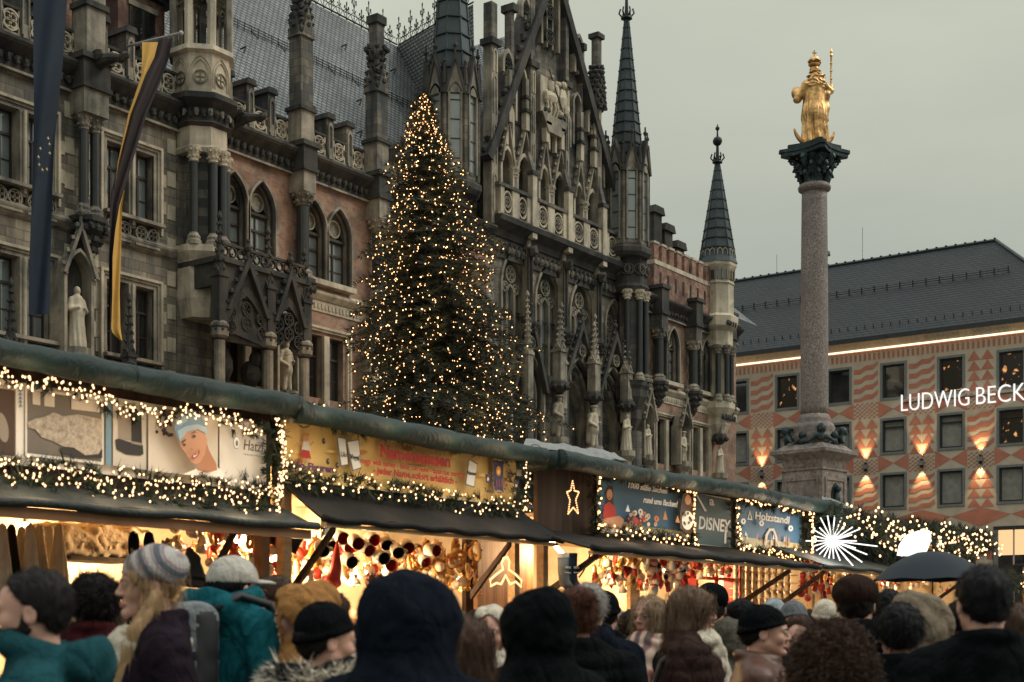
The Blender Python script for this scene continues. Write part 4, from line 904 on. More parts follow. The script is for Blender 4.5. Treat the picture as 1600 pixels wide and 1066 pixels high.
for y in wy:
    ya, yb = y+hw+.3, y-hw-.3; bow(ya, yb, 15.95, 17.1); bow(ya, yb, 12.2, 13.4)
    sal([(ya+.9, 8.2), (y, 8.95), (ya+.9, 9.5)]); sal([(yb-.9, 9.5), (y, 8.95), (yb-.9, 8.2)]); bow(y+1.2, y-1.2, 5.5, 7)
n = int((y1b-y0b)/.34)
for i in range(n): y = y0b+i*.34; sal([(y, 20.02), (y+.17, 20.02), (y+.17, 20.5), (y, 20.5)]); sal([(y+.0, 20.55), (y+.3, 20.55), (y+.3, 20.7), (y+.0, 20.7)])
n = int((y1b-y0b)/1.1)
for i in range(n): y = y0b+i*1.1; sal([(y, 6.0), (y+.6, 6.0), (y+.85, 7.2), (y+.25, 7.2)])
mb.box(XB+.6, XB+20, y0b, y1b, 0, 20.9, 'plaster')
obj('wall', mb, STORE)
g = G('window_room'); f = g.noise(2.2, 3); f2 = g.ramp(f, [(.60, 0.), (.66, 1.)]); g.done((.01, .012, .012), .2, 0, .6)
g.l(g.mix(f2, (.01, .006, .003), (1., .45, .15)), g.b.inputs['Emission Color']); g.b.inputs['Emission Strength'].default_value = .9
for i, y in enumerate(wy):
    for r, (z0, z1) in enumerate(rows):
        mb = MB(); t = .1
        for a, b, c, d in ((y-hw-.16, y-hw, z0-.16, z1+.16), (y+hw, y+hw+.16, z0-.16, z1+.16), (y-hw, y+hw, z0-.16, z0), (y-hw, y+hw, z1, z1+.16)): mb.box(XB-.06, XB+.35, a, b, c, d, 'granite_frame')
        for a, b, c, d in ((y-hw, y-hw+t, z0, z1), (y+hw-t, y+hw, z0, z1), (y-hw+t, y+hw-t, z0, z0+t), (y-hw+t, y+hw-t, z1-t, z1)): mb.box(XB+.1, XB+.3, a, b, c, d, 'metal_dark')
        if r == 1 and i > 1: mb.box(XB+.1, XB+.28, y-hw+t, y+hw-t, z1-.5, z1-.44, 'metal_dark')
        w_ = obj('window', mb, STORE); lit = (r == 0 and i in (2, 5, 6)) or (r == 1 and i in (6,)) ; mb = MB()
        mb.add([(XB+.26, y+hw, z0), (XB+.26, y-hw, z0), (XB+.26, y-hw, z1), (XB+.26, y+hw, z1)], [(0, 1, 2, 3)], 'window_room' if lit else ('glass_dark' if r == 0 else 'curtain')); obj('pane', mb, w_)
mb = MB(); xe = XB+.9                                # cornice, light strip, hipped roof
mb.add([(XB-.02, y0b, 20.75), (XB-.02, y1b, 20.75), (XB-.55, y1b, 21.25), (XB-.55, y0b, 21.25)], [(0, 1, 2, 3)], 'cornice_cream'); mb.box(XB-.75, XB-.5, y0b-.4, y1b, 21.25, 21.55, 'metal_dark'); obj('cornice', mb, STORE)
mb = MB(); mb.box(XB-.12, XB-.02, y0b, y1b, 20.72, 20.82, 'strip_light'); obj('light_strip', mb, STORE)
mb = MB(); yh = 30.1; zr_ = 29.1; yc = 21.5
mb.add([(XB-.7, yc, 21.5), (XB-.7, y1b, 21.5), (XB+8, y1b, zr_), (XB+8, yh, zr_)], [(0, 3, 2, 1)], 'roof_tiles_dark'); mb.add([(XB-.7, yc, 21.5), (XB+8, yh, zr_), (XB+17, yc, 21.5)], [(0, 2, 1)], 'roof_tiles_dark')
r_ = obj('roof', mb, STORE)
mb = MB(); mb.tube([(XB+8, yh, zr_+.05), (XB+8, y1b, zr_+.05)], .12, 6, 'lead'); mb.tube([(XB-.7, yc, 21.55), (XB+8, yh, zr_+.05)], .12, 6, 'lead')
for k in range(46): y = yh+.7*k; mb.box(XB+7.9, XB+8.1, y, y+.12, zr_+.1, zr_+.22, 'iron')
obj('ridge', mb, r_)
mb = MB(); f = .58; xx, zz = XB-.7+8.7*f-.12, 21.5+7.6*f
for dz in (0, .14): mb.box(xx-.1, xx-.06, yh-2, y1b, zz+dz, zz+dz+.03, 'iron')
for k in range(36): y = yh-2+.95*k; mb.box(xx-.1, xx+.05, y, y+.05, zz-.35, zz+.3, 'iron')
f = .12; xx, zz = XB-.7+8.7*f-.12, 21.5+7.6*f
for k in range(60): y = yc+1+.62*k; mb.box(xx-.05, xx+.05, y, y+.04, zz-.1, zz+.14, 'iron')
obj('snow_guard', mb, r_)
mb = MB(); mb.tube([(XB+10, 44, 28), (XB+10, 44, 30.6)], .35, 8, 'metal_dark'); mb.lathe((XB+10, 44, 30.6), [(.6, 0), (.55, .25), (.2, .45)], 8, 'metal_dark'); obj('roof_vent', mb, STORE)
for y, h in ((47, 1.6), (40, 2.6)): mb = MB(); mb.tube([(XB+8, y, zr_), (XB+8, y, zr_+h)], .015, 4, 'iron'); obj('aerial', mb, STORE)
# gutter wires
# sign letters
def sign_text(txt, size, px0, py0, par, width):
    mb = text_mb(txt, size, .12, 'letter_light', bold=.0, width=width); M_ = Matrix(((0, -1, 0, XB-.35), (-1, 0, 0, BY(px0)), (0, 0, 1, BZ(px0, py0)), (0, 0, 0, 1)))
    # local x runs towards the camera side (decreasing y)
    M_ = Matrix(((0, 1, 0, XB-.35), (-1, 0, 0, BY(px0)), (0, 0, 1, BZ(px0, py0)), (0, 0, 0, 1))); mb.xf(M_); return obj('sign_letters', mb, par)
SG = thing('shop_sign', 'white glowing capital letters mounted on the patterned salmon wall', 'sign', (XB-.35, BY(1505), BZ(1505, 630)))
import itertools
full = text_mb('LUDWIG BECK', 2.0, .12, 'letter_light'); ww = max(v[0] for v in full.V)
Wd = BY(1411)-BY(1604)
xo = 0
for word in ('LUDWIG', 'BECK'):
    t_ = text_mb(word, 1.68, .12, 'letter_light', bold=-.022); wd = max(v[0] for v in t_.V); tgt = (BY(1411)-BY(1517)) if word == 'LUDWIG' else (BY(1528)-BY(1604)); yst = BY(1411) if word == 'LUDWIG' else BY(1528)
    t_.V = [(x*tgt/wd, y, z) for x, y, z in t_.V]; t_.xf(Matrix(((0, 1, 0, XB-.35), (-1, 0, 0, yst), (0, 0, 1, BZ(1505, 635.5)), (0, 0, 0, 1)))); obj('letters', t_, SG)
mb = MB()
for zz in (BZ(1505, 622), ): mb.box(XB-.27, XB, BY(1411), BY(1604), zz, zz+.05, 'metal_dark')
obj('rail', mb, SG)
# sconces washing the wall up and down
plain('sconce_metal', (.35, .35, .33), .4, .6)
for i in range(len(wy)-1):
    if i == 2: continue
    y = (wy[i]+wy[i+1])/2; z = 12.65; t = thing('wall_lamp', ['', 'wall lamp throwing light up and down on salmon wall left of the column', '', 'wall lamp on salmon wall directly right of the monument column', 'wall lamp on salmon wall below the first word of the shop sign', 'wall lamp on salmon wall below the second word of the shop sign', 'wall lamp at the far right of the salmon wall', ''][i] or 'wall lamp hidden towards the corner of the salmon wall', 'wall lamp', (XB-.2, y, z), group='wall lamps on the painted facade')
    mb = MB(); mb.box(XB-.30, XB-.04, y-.17, y+.17, z-.14, z+.14, 'sconce_metal'); mb.box(XB-.06, XB-.01, y-.1, y+.1, z-.3, z+.3, 'metal_dark'); obj('housing', mb, t)
    for s_ in (1, -1):
        l = bpy.data.lights.new('beam', 'SPOT'); l.energy = 420; l.color = (1, .66, .32); l.spot_size = R(58); l.spot_blend = .5; l.shadow_soft_size = .08
        lo = bpy.data.objects.new('beam', l); COL.objects.link(lo); lo.parent = t; lo.location = (-.12, 0, s_*.2); lo.rotation_euler = (R(180) if s_ > 0 else 0, R(14)*s_ * (1), 0)
        lo.rotation_euler = Vector((.13, 0, s_)).to_track_quat('-Z', 'Y').to_euler()
# shop window at street level
mb = MB(); ya, yb = BY(1553), BY(1640); zt = BZ(1578, 822); mb.box(XB-.14, XB+.02, yb, ya, zt-.25, zt, 'metal_dark'); mb.box(XB-.14, XB+.02, ya-.3, ya, 0, zt-.25, 'granite_frame'); mb.box(XB-.1, XB+.02, ya-1.35, ya-1.25, 0, zt-.25, 'cornice_cream')
w_ = obj('shop_window', mb, STORE); emit('shop_glow', (1, .62, .30), 1.1); plain('coat_dark', (.02, .02, .022), .8); plain('red_cloth', (.35, .03, .02), .8); plain('mannequin', (.5, .36, .27), .6)
mb = MB(); mb.box(XB-.03, XB-.01, yb, ya-.3, zt-1.9, zt-.25, 'shop_glow'); mb.box(XB-.03, XB-.01, yb, ya-.3, 0, zt-1.9, 'glass_dark'); obj('pane', mb, w_)
mb = MB()
for k, (dy, m) in enumerate(((1.5, 'coat_dark'), (1.8, 'coat_dark'), (2.5, 'red_cloth'), (3.1, 'mannequin'), (3.5, 'coat_dark'))):
    y = ya-dy; mb.lathe((XB-.1, y, zt-4.2), [(.28, 0), (.33, .6), (.25, 1.3), (.3, 1.6), (.1, 1.75), (.13, 1.95), (.02, 2.1)], 8, m, sx=.25)
obj('display', mb, w_)
# ================================================================ monument column
g = G('granite_red'); f = g.noise(28, 3, rough=.9); g.bump(f, .3, .01)
g.done(g.mix(g.ramp(g.noise(1.2, 5), [(.35, 0.), (.7, .55)]), g.ramp(f, [(.40, (.085, .075, .07)), (.52, (.25, .20, .175)), (.62, (.36, .31, .27))]), (.10, .09, .08)), .6)
g = G('marble_worn'); f = g.noise(9, 6, rough=.75, dist=.6); g.bump(f, .3, .01); g.done(g.mix(g.ramp(g.noise(1.7, 5), [(.4, 0.), (.65, .6)]), g.ramp(f, [(.35, (.10, .085, .078)), (.55, (.27, .22, .19)), (.7, (.40, .35, .30))]), (.09, .085, .08)), .75)
g = G('bronze_green'); f = g.noise(6, 5); g.bump(f, .3, .01); g.done(g.ramp(f, [(.3, (.012, .02, .022)), (.55, (.03, .048, .048)), (.75, (.09, .13, .12))]), .5, .5)
g = G('gold'); f = g.noise(7, 5); g.bump(g.noise(22, 3), .25, .01); g.done(g.ramp(f, [(.3, (.22, .11, .04)), (.6, (.78, .47, .19)), (.8, (.95, .66, .33))]), .38, .85)
mx, my = at(1272.5, 32.0); zz = lambda py: hz(py, 32.0)
MC = thing('monument_column', 'tall granite column on a stone pedestal with dark bronze capital', 'monument', (mx, my, 0), R(-8))
mb = MB(); a = .525
def sq(a0, z0, a1, z1, m): mb.lathe((0, 0, 0), [(a0*1.4142, z0), (a1*1.4142, z1)], 4, m, rot=math.pi/4)
sq(1.5, 0, 1.5, .35, 'marble_worn'); sq(1.25, .35, 1.25, .7, 'marble_worn'); sq(.95, .7, .80, 1.1, 'marble_worn'); sq(.72, 1.1, .72, 1.5, 'marble_worn'); sq(.66, 1.5, a, 1.75, 'marble_worn')
zc = zz(738); zt = zz(700); sq(a, 1.75, a, zc, 'marble_worn'); sq(a+.03, zc, a+.03, zc+.05, 'marble_worn'); sq(a-.02, zc+.05, a-.0, zz(722), 'marble_worn'); sq(a, zz(722), .70, zz(712), 'marble_worn'); sq(.72, zz(712), .72, zz(707), 'marble_worn'); sq(.66, zz(707), .5, zz(697), 'marble_worn')
for r_a in range(4):                                 # sunk panels framed on every face
    M_ = Matrix.Rotation(math.pi/2*r_a, 4, 'Z'); q = MB(); o_ = [(-a+.1, zc-2.4), (-a+.1, zc-.18), (a-.1, zc-.18), (a-.1, zc-2.4)]; i_ = [(-a+.15, zc-2.35), (-a+.15, zc-.23), (a-.15, zc-.23), (a-.15, zc-2.35)]; q.band(o_, i_, -a-.025, -a+.01, 'marble_worn', True); mb.join(q, M_)
obj('pedestal', mb, MC, local=True)
mb = MB(); M_ = Matrix.Rotation(math.pi*0, 4, 'Z'); q = MB(); q.prism(arch(-.16, .16, zc-1.2, zc-.28, 1.0), -a-.03, -a, 'bronze_green'); q.blob((0, -a-.06, zc-.75), (.1, .07, .28), 'bronze_green', 8, 6, .1); q.blob((0, -a-.08, zc-.42), .08, 'bronze_green', 8, 6); mb.join(q); obj('niche_figure', mb, MC, local=True)
mb = MB(); r = .30; zb = zz(650); ztp = zz(300)
mb.lathe((0, 0, 0), [(.46, zz(697)), (.46, zz(680)), (.44, zz(676)), (.47, zz(670)), (.43, zz(664)), (.36, zz(661)), (.38, zz(657)), (.345, zz(652)), (.305, zb+.03)], 32, 'marble_worn'); obj('base', mb, MC, True, local=True)
mb = MB(); n = 24; mb.lathe((0, 0, 0), [(r*(1.0+.05*math.sin(math.pi*(.25+.75*k/n)))*(1-.055*k/n), zb+(ztp-zb)*k/n) for k in range(n+1)], 36, 'granite_red'); obj('shaft', mb, MC, True, local=True)
mb = MB(); mb.lathe((0, 0, 0), [(.285, ztp-.01), (.36, ztp+.03), (.37, zz(294)), (.34, zz(290)), (.30, zz(288))], 32, 'granite_red'); obj('neck_ring', mb, MC, True, local=True)
mb = MB(); c0 = zz(289); c1 = zz(247)
mb.lathe((0, 0, 0), [(.28, c0), (.27, c0+.15), (.31, c0+.4), (.40, c1-.03), (.42, c1)], 16, 'bronze_green')
random.seed(4)
for k in range(3):
    for i in range(8):
        a_ = math.pi/4*i+k*.39; rr = .28+.05*k; zk = c0+.02+.17*k
        pts = [(rr*math.cos(a_), rr*math.sin(a_), zk), ((rr+.04)*math.cos(a_), (rr+.04)*math.sin(a_), zk+.14), ((rr+.13)*math.cos(a_), (rr+.13)*math.sin(a_), zk+.2), ((rr+.15)*math.cos(a_), (rr+.15)*math.sin(a_), zk+.14)]; mb.tube(pts, [.07, .075, .05, .03], 6, 'bronze_green')
        for s_ in (-.12, .12): mb.blob(((rr+.06)*math.cos(a_+s_), (rr+.06)*math.sin(a_+s_), zk+.1), .035, 'bronze_green', 5, 4, .3)
for i in range(4):
    a_ = math.pi/4+math.pi/2*i; c = Vector((.50*math.cos(a_), .50*math.sin(a_), c1-.1)); u = Vector((math.cos(a_), math.sin(a_), 0))
    mb.tube([c+u*(.09*math.cos(t)*(1-t/14))+Vector((0, 0, .09*math.sin(t)*(1-t/14))) for t in np.linspace(0, 9, 20)], .028, 5, 'bronze_green')
    b_ = math.pi/2*i; mb.blob((.42*math.cos(b_), .42*math.sin(b_), c1-.03), (.09, .09, .08), 'bronze_green', 7, 5, .2)
ab = []
for i in range(4):
    a_ = math.pi/4+math.pi/2*i
    ab.append((.76*math.cos(a_-.07), .76*math.sin(a_-.07))); ab.append((.76*math.cos(a_+.07), .76*math.sin(a_+.07)))
    for t in (.25, .5, .75): b_ = a_+math.pi/2*t; q_ = .47+.11*abs(t-.5)*2; ab.append((q_*math.cos(b_), q_*math.sin(b_)))
mb.prismz(ab, c1, c1+.09, 'bronze_green'); mb.prismz([(x*1.06, y*1.06) for x, y in ab], c1+.09, zz(236), 'bronze_green'); mb.prismz([(x*.8, y*.8) for x, y in ab], zz(236), zz(228), 'bronze_green')
obj('capital', mb, MC, local=True)
# bronze putti round the foot of the shaft
def putto(X, Y, Zg):
    d = el(X, Y, Zg, (0, -.02, .17), (.085, .085, .095)); d = smin(d, el(X, Y, Zg, (0, 0, .03), (.1, .08, .08)), .03)
    for s_ in (-1, 1): d = smin(d, cap(X, Y, Zg, (s_*.07, 0, .04), (s_*.24, .02, -.06), .05, .02), .03); d = smin(d, el(X, Y, Zg, (s_*.045, -.075, .14), (.025, .025, .025)), .01)
    d = smin(d, el(X, Y, Zg, (0, -.11, .155), (.015, .018, .02)), .01); return d+.006*wob(X, Y, Zg, 60)
V, F = snets(putto, np.arange(-.32, .32, .016), np.arange(-.16, .16, .016), np.arange(-.12, .32, .016)); pm = mesh_of('putto', V, F, ['bronze_green'], None, True)
for i in range(8):
    a_ = math.pi/4*i; o_ = bpy.data.objects.new('putto', pm); COL.objects.link(o_); o_.parent = MC; q_ = .62 if i % 2 else .50; o_.location = (q_*math.sin(a_), -q_*math.cos(a_), zz(693) + (.05 if i % 2 else -.02)); o_.rotation_euler = (0, 0, a_); o_.scale = (1.25 if i % 2 else .95,)*3
# ---- gilded figure, seen from behind
zs0 = zz(228)
GS = thing('statue', 'gilded robed figure with crown and sceptre standing on the column', 'statue', (mx, my, zs0), R(-54.6+12))
def gold_fn(X, Y, Zg):       # faces +y (away from the camera)
    a = np.arctan2(Y, X)
    d = cap(X, Y, Zg, (0.02, 0, .0), (-.01, 0, .75), .27, .21); d = smin(d, cap(X, Y, Zg, (-.01, 0, .7), (0, 0, 1.33), .23, .20), .1)
    d = d+.030*np.sin(a*9+2.2*np.sin(Zg*3.3))*np.clip(1.25-Zg, 0, .8)+.014*np.sin(a*21+5*Zg)*np.clip(1.25-Zg, 0, 1)
    d = smin(d, el(X, Y, Zg, (0, -.02, 1.38), (.23, .15, .14)), .06)
    d = smin(d, cap(X, Y, Zg, (.17, 0, 1.42), (.35, .02, 1.28), .085, .07), .05); d = smin(d, cap(X, Y, Zg, (.35, .02, 1.28), (.40, .10, 1.46), .065, .04), .03)
    d = smin(d, cap(X, Y, Zg, (-.18, 0, 1.38), (-.33, .08, 1.05), .085, .08), .05); d = smin(d, cap(X, Y, Zg, (-.33, .08, 1.05), (-.26, .24, 1.12), .07, .05), .04); d = smin(d, el(X, Y, Zg, (-.30, .20, 1.25), (.10, .1, .15)), .04)
    d = smin(d, cap(X, Y, Zg, (.26, .0, 1.2), (.24, -.03, .6), .07, .05)+.01*np.sin(20*Zg), .05)
    d = smin(d, cap(X, Y, Zg, (0, 0, 1.45), (0, .0, 1.62), .07, .065), .03); d = smin(d, el(X, Y, Zg, (0, .01, 1.72), (.092, .105, .125)), .02)
    h = el(X, Y, Zg, (0, -.10, 1.42), (.19, .12, .27))+.028*np.sin(26*X+6*np.sin(14*Zg))*np.cos(24*Zg+2*np.sin(20*X)); return smin(d, h, .02)
sdf_obj('figure', gold_fn, (-.5, -.35, -.02), (.52, .4, 1.9), .018, 'gold', GS); GS.scale = (1.14, 1.1, 1.0)
mb = MB(); mb.lathe((0, 0, 0), [(.085, 1.80), (.12, 1.83), (.12, 1.85), (.1, 1.86), (.13, 1.93), (.09, 2.0), (.03, 2.03), (.02, 2.05)], 12, 'gold')
for i in range(6): mb.blob((.115*math.cos(i*1.047), .115*math.sin(i*1.047), 1.90), .035, 'gold', 6, 4)
mb.box(-.012, .012, -.01, .01, 2.05, 2.17, 'gold'); mb.box(-.045, .045, -.01, .01, 2.1, 2.125, 'gold'); obj('crown', mb, GS, local=True)
mb = MB(); mb.tube([(.40, .1, 1.42), (.405, .1, 2.1)], .018, 6, 'gold'); mb.lathe((.405, .1, 2.1), [(.01, 0), (.035, .03), (.02, .08), (.03, .12), (.005, .2)], 8, 'gold')
for zq in (1.6, 1.78, 1.95): mb.blob((.403, .1, zq), .03, 'gold', 6, 4)
obj('sceptre', mb, GS, local=True)
mb = MB(); mb.tube([(.43*math.sin(t)*1.0, 0, .40-.40*math.cos(t)) for t in np.linspace(-1.45, 1.45, 21)], [.012+.055*math.cos(t)**1.0*1 if abs(t) < 1.5 else .01 for t in np.linspace(-1.45, 1.45, 21)], 8, 'gold'); obj('crescent', mb, GS, local=True)
# ================================================================ fir tree with its light chain
plain('needles', (.030, .042, .028), .7, 0, .5, 2.5); plain('needles_light', (.055, .072, .042), .7, 0, .4, 2.5); plain('bark', (.06, .045, .035), .9)
emit('bulb', (1, .50, .21), 6.5, False)
def blades(P, dirs, n, ln, wd, spread, droop=.2, r_=None):
    """n needle sprays along every point/direction; returns verts and triangles"""
    r_ = r_ or rng; P = np.repeat(P, n, 0); d = np.repeat(dirs, n, 0); d = d+r_.normal(0, spread, d.shape); d[:, 2] -= droop*r_.random(len(d)); d /= np.linalg.norm(d, axis=1)[:, None]
    l = ln*(.55+.9*r_.random((len(d), 1))); s = np.cross(d, r_.normal(0, 1, d.shape)); s /= np.linalg.norm(s, axis=1)[:, None]; w_ = wd*(.6+.8*r_.random((len(d), 1)))
    P = P+r_.normal(0, ln*.12, P.shape); V = np.stack([P-s*w_, P+s*w_, P+d*l], 1).reshape(-1, 3); F = np.arange(len(V)).reshape(-1, 3); return V, F
ttx, tty = at(704, 52.0); tz = hz(143, 52.0); lean = Vector(at(661, 52.0)+(0,))-Vector((ttx, tty, 0)); Rb = 4.35
def axis(z): f = z/tz; return np.array([ttx+lean.x*f, tty+lean.y*f])
TR = thing('fir_tree', 'giant dark Christmas fir standing before the town hall', 'tree', (ttx, tty, 0))
mb = MB(); mb.tube([(ttx, tty, 0), (*axis(tz*.5), tz*.5), (*axis(tz*.99), tz*.99)], [.34, .2, .03], 10, 'bark'); obj('trunk', mb, TR)
VV = []; FF = []; II = []; off = 0; bulbs = []
def prof(z): return float(np.interp(z, [2, 6, 8.4, 10.5, 12.9, 15.3, 17.6, 19.5, 20.6, 21.4], [4.5, 4.3, 4.0, 3.6, 3.0, 2.35, 1.65, .85, .42, .08]))*(.92+.10*math.sin(z*2.1)+.05*math.sin(z*5.3))
z = 1.6; lev = 0
while z < tz-.15:
    Rz = prof(z); nb = max(5, int(13+Rz*3.2)); 
    for i in range(nb):
        a = 2*math.pi*(i+rng.random())/nb; L_ = Rz*(.70+.42*rng.random()+.10*math.sin(3*a+z)+.08*math.sin(5*a-2*z)); c = axis(z); m = max(3, int(L_/.19)); t = np.linspace(.12, 1, m)
        up = .10+.35*(z/tz); zz_ = z+L_*(up*t-.42*t**1.9)+rng.normal(0, .04); P = np.stack([c[0]+np.cos(a)*L_*t, c[1]+np.sin(a)*L_*t, np.full(m, 0.)+zz_], 1)
        d = np.tile([math.cos(a)*.8, math.sin(a)*.8, .12], (m, 1)); side = np.array([-math.sin(a), math.cos(a), 0]); tw = (1-t)[:, None]*L_*.33+.10
        for s_ in (-1, 1):
            Q = P+side*s_*tw*.55; V, F = blades(Q, d+side*s_*.9, 5, .24, .017, .35, .35); VV.append(V); FF.append(F+off); off += len(V); II.append(np.full(len(F), rng.random() < .4))
        V, F = blades(P, d, 5, .26, .017, .45, .25); VV.append(V); FF.append(F+off); off += len(V); II.append(np.full(len(F), rng.random() < .4))
        if rng.random() < .95: bulbs.append((P[-1]+rng.normal(0, .05, 3), a, L_))
        for _ in range(3 if Rz > 1.5 else 2):
            if rng.random() < .72:
                j = rng.integers(m//2, m); bulbs.append((P[j]+side*rng.normal(0, .35*max(.2, tw[j, 0])), a, L_))
    z += .30 if Rz > 1 else .2; lev += 1
me = mesh_of('crown', np.concatenate(VV), np.concatenate(FF), ['needles', 'needles_light'], np.concatenate(II).astype(int)); o_ = bpy.data.objects.new('crown', me); COL.objects.link(o_); o_.parent = TR; o_.location = (-ttx, -tty, 0)
def bulb_chain(name, label, pts, r, m, group=None, wires=None, wm='iron', camdir=None):
    """light chain: the largest bulbs as parts of their own, the rest one mass, and its wire"""
    pts = [Vector(p) for p in pts]; pts.sort(key=lambda p: (p-cam.location).length); base = pts[len(pts)//2]
    t = thing(name, label, 'light chain', base, group=group)
    q = MB(); q.blob((0, 0, 0), (r, r, r*1.25), m, 6, 4); bm = mesh_of('bulb', q.V, q.Fc, [m], None, True)
    step = 1
    for p in pts[:100]: b = bpy.data.objects.new('bulb', bm); COL.objects.link(b); b.parent = t; b.location = p-base
    if len(pts) > 100:
        q = MB(); [q.blob(p, (r, r, r*1.25), m, 5, 3) for p in pts[100:]]; o = obj('bulbs', q, t); o['kind'] = 'stuff'
    if wires: obj('wire', wires, t)
    return t
bl = [p for p, a, l in bulbs if (p[0]-ttx)*(-.62)+(p[1]-tty)*(-.78) > -1.2]
mb = MB(); mb.tube([(float(b[0]), float(b[1]), float(b[2])) for b in [np.append(axis(z)+np.array([math.cos(z*5), math.sin(z*5)])*prof(z)*.7, z) for z in np.arange(2, tz, .08)]], .008, 3, 'iron', False)
LC = bulb_chain('light_chain', 'hundreds of warm white bulbs strung over the giant Christmas fir', bl, .021, 'bulb', wires=mb)
for i in range(26):
    z = 4+16.5*(i/26)**.9; a = i*2.4; r_ = prof(z)*1.02; c_ = axis(z); l = bpy.data.lights.new('glow', 'POINT'); l.energy = 42 if z < 17 else 22; l.color = (1, .55, .25); l.shadow_soft_size = .5; lo = bpy.data.objects.new('glow', l); COL.objects.link(lo); lo.parent = LC; lo.location = Vector((c_[0]+r_*math.cos(a), c_[1]+r_*math.sin(a), z))-LC.location
print('tree bulbs', len(bl), 'tree tris', off//3)
# ================================================================ flags
plain('cloth_blue', (.006, .016, .032), .8, 0, .25, 2); plain('cloth_gold', (.62, .36, .085), .8, 0, .15, 2); plain('cloth_black', (.028, .017, .018), .8, 0, .3, 2); plain('star_gold', (.55, .42, .2), .7); plain('pole_white', (.42, .42, .40), .5, .2)
def strip(mb, rows_, D, m, folds=.10, nf=2.0, ph=0):
    ys_ = np.arange(rows_[0][0], rows_[-1][0]+.1, 6); a = np.interp(ys_, [r[0] for r in rows_], [r[1] for r in rows_]); b = np.interp(ys_, [r[0] for r in rows_], [r[2] for r in rows_]); n = 10; V = []
    for y, l, r in zip(ys_, a, b):
        for i in range(n+1):
            px = l+(r-l)*i/n; d = D+folds*math.sin(nf*math.pi*i/n+y*.012+ph)+.05*math.sin(y*.03+i*.2); V.append((S(px, d), d, Z(px, y, d)))
    F = [(k*(n+1)+i, k*(n+1)+i+1, (k+1)*(n+1)+i+1, (k+1)*(n+1)+i) for k in range(len(ys_)-1) for i in range(n)]; mb.add(V, F, m)
DF = 38.3
FB = thing('flag', 'long dark blue banner with a ring of gold stars', 'flag', (S(70, DF), DF, Z(70, 495, DF)))
mb = MB(); strip(mb, [(-60, 50, 108), (0, 52, 105), (100, 52, 98), (165, 53, 91), (235, 52, 84), (300, 50, 82), (400, 46, 79), (495, 45, 77)], DF, 'cloth_blue')
for px, py in ((75, 217), (63, 233), (77, 226), (60, 246), (77.5, 240), (61, 258), (66, 266), (73, 265)):
    r = .075; c = (S(px, DF-.2), Z(px, py, DF-.2)); pts = [(c[0]+(r if k % 2 == 0 else r*.4)*math.sin(k*math.pi/5)*(.75), c[1]+(r if k % 2 == 0 else r*.4)*math.cos(k*math.pi/5)) for k in range(10)]; mb.prism(pts, DF-.21, DF-.2, 'star_gold')
obj('cloth', mb, FB, True); mb = MB(); p0_ = Vector((S(48, DF), DF, Z(48, -60, DF))); p1_ = Vector((S(70, D0), D0, Z(70, -40, D0)))
mb.tube([p1_, p0_, p0_+(p0_-p1_)*.15], .05, 8, 'pole_white'); obj('pole', mb, FB)
DG = 37.9
FG = thing('flag', 'long twisted gold and black banner hanging from a white angled pole', 'flag', (S(185, DG), DG, Z(185, 530, DG)))
mb = MB()
strip(mb, [(66, 222, 247), (90, 222, 241), (118, 221, 227), (180, 200, 204), (253, 184, 186.5), (298, 179, 180)], DG, 'cloth_gold', .05); strip(mb, [(60, 247, 270), (90, 241, 264), (118, 227, 255), (180, 204, 229), (253, 186.5, 207), (298, 174, 194), (322, 172, 187), (401, 170, 177), (457, 170, 176), (508, 170, 174)], DG+.05, 'cloth_black', .08, 3)
strip(mb, [(298, 193, 195), (322, 186, 191), (360, 180, 190), (401, 176, 189), (457, 175.5, 187), (508, 174, 188), (518, 174, 189), (533, 188, 191)], DG-.02, 'cloth_gold', .05)
obj('cloth', mb, FG, True); mb = MB(); a_ = Vector((S(200, D0-.3), D0-.3, Z(200, 72, D0-.3))); b_ = Vector((S(283, DG-.1), DG-.1, Z(283, 52, DG-.1)))
mb.tube([a_, b_], .055, 8, 'pole_white'); mb.blob(b_, .09, 'pole_white', 8, 6)
for t in np.linspace(.25, .95, 9): p = a_.lerp(b_, t); mb.tube([p, p-Vector((0, 0, .22))], .012, 4, 'pole_white')
obj('pole', mb, FG)
# ================================================================ market stalls
g = G('tarp_green'); g.bump(g.noise(9, 4, dist=1.2), .5, .03); g.done(g.mix(g.noise(2.5, 5), (.005, .014, .013), (.012, .030, .026)), .58, 0, .25)
g = G('tarp_grey'); g.bump(g.noise(7, 4, dist=1.5), .6, .03); g.done(g.mix(g.noise(3, 6), (.014, .020, .019), (.045, .056, .053)), .65, 0, .25)
g = G('tarp_black'); q = g.n('ShaderNodeMapping', i_Scale=(22, 3, 3)); g.l(g.vec, q.inputs[0]); g.bump(g.noise(5, 4, q.outputs[0]), .5, .02); g.done(g.mix(g.noise(4, 6, q.outputs[0]), (.004, .005, .006), (.014, .015, .015)), .75, 0, .15)
plain('tarp_pale', (.20, .21, .195), .6, 0, .25, 2, .2, 8)
g = G('planks'); q = g.n('ShaderNodeMapping', i_Scale=(14, 14, .9)); g.l(g.vec, q.inputs[0]); g.done(g.ramp(g.noise(1.5, 5, q.outputs[0], dist=.4), [(.3, (.09, .038, .014)), (.6, (.24, .115, .045)), (.8, (.33, .18, .08))]), .6)
g = G('pale_wood'); q = g.n('ShaderNodeMapping', i_Scale=(1.2, 9, 9)); g.l(g.vec, q.inputs[0]); g.done(g.ramp(g.noise(2, 5, q.outputs[0]), [(.3, (.42, .27, .13)), (.7, (.66, .47, .26))]), .6)
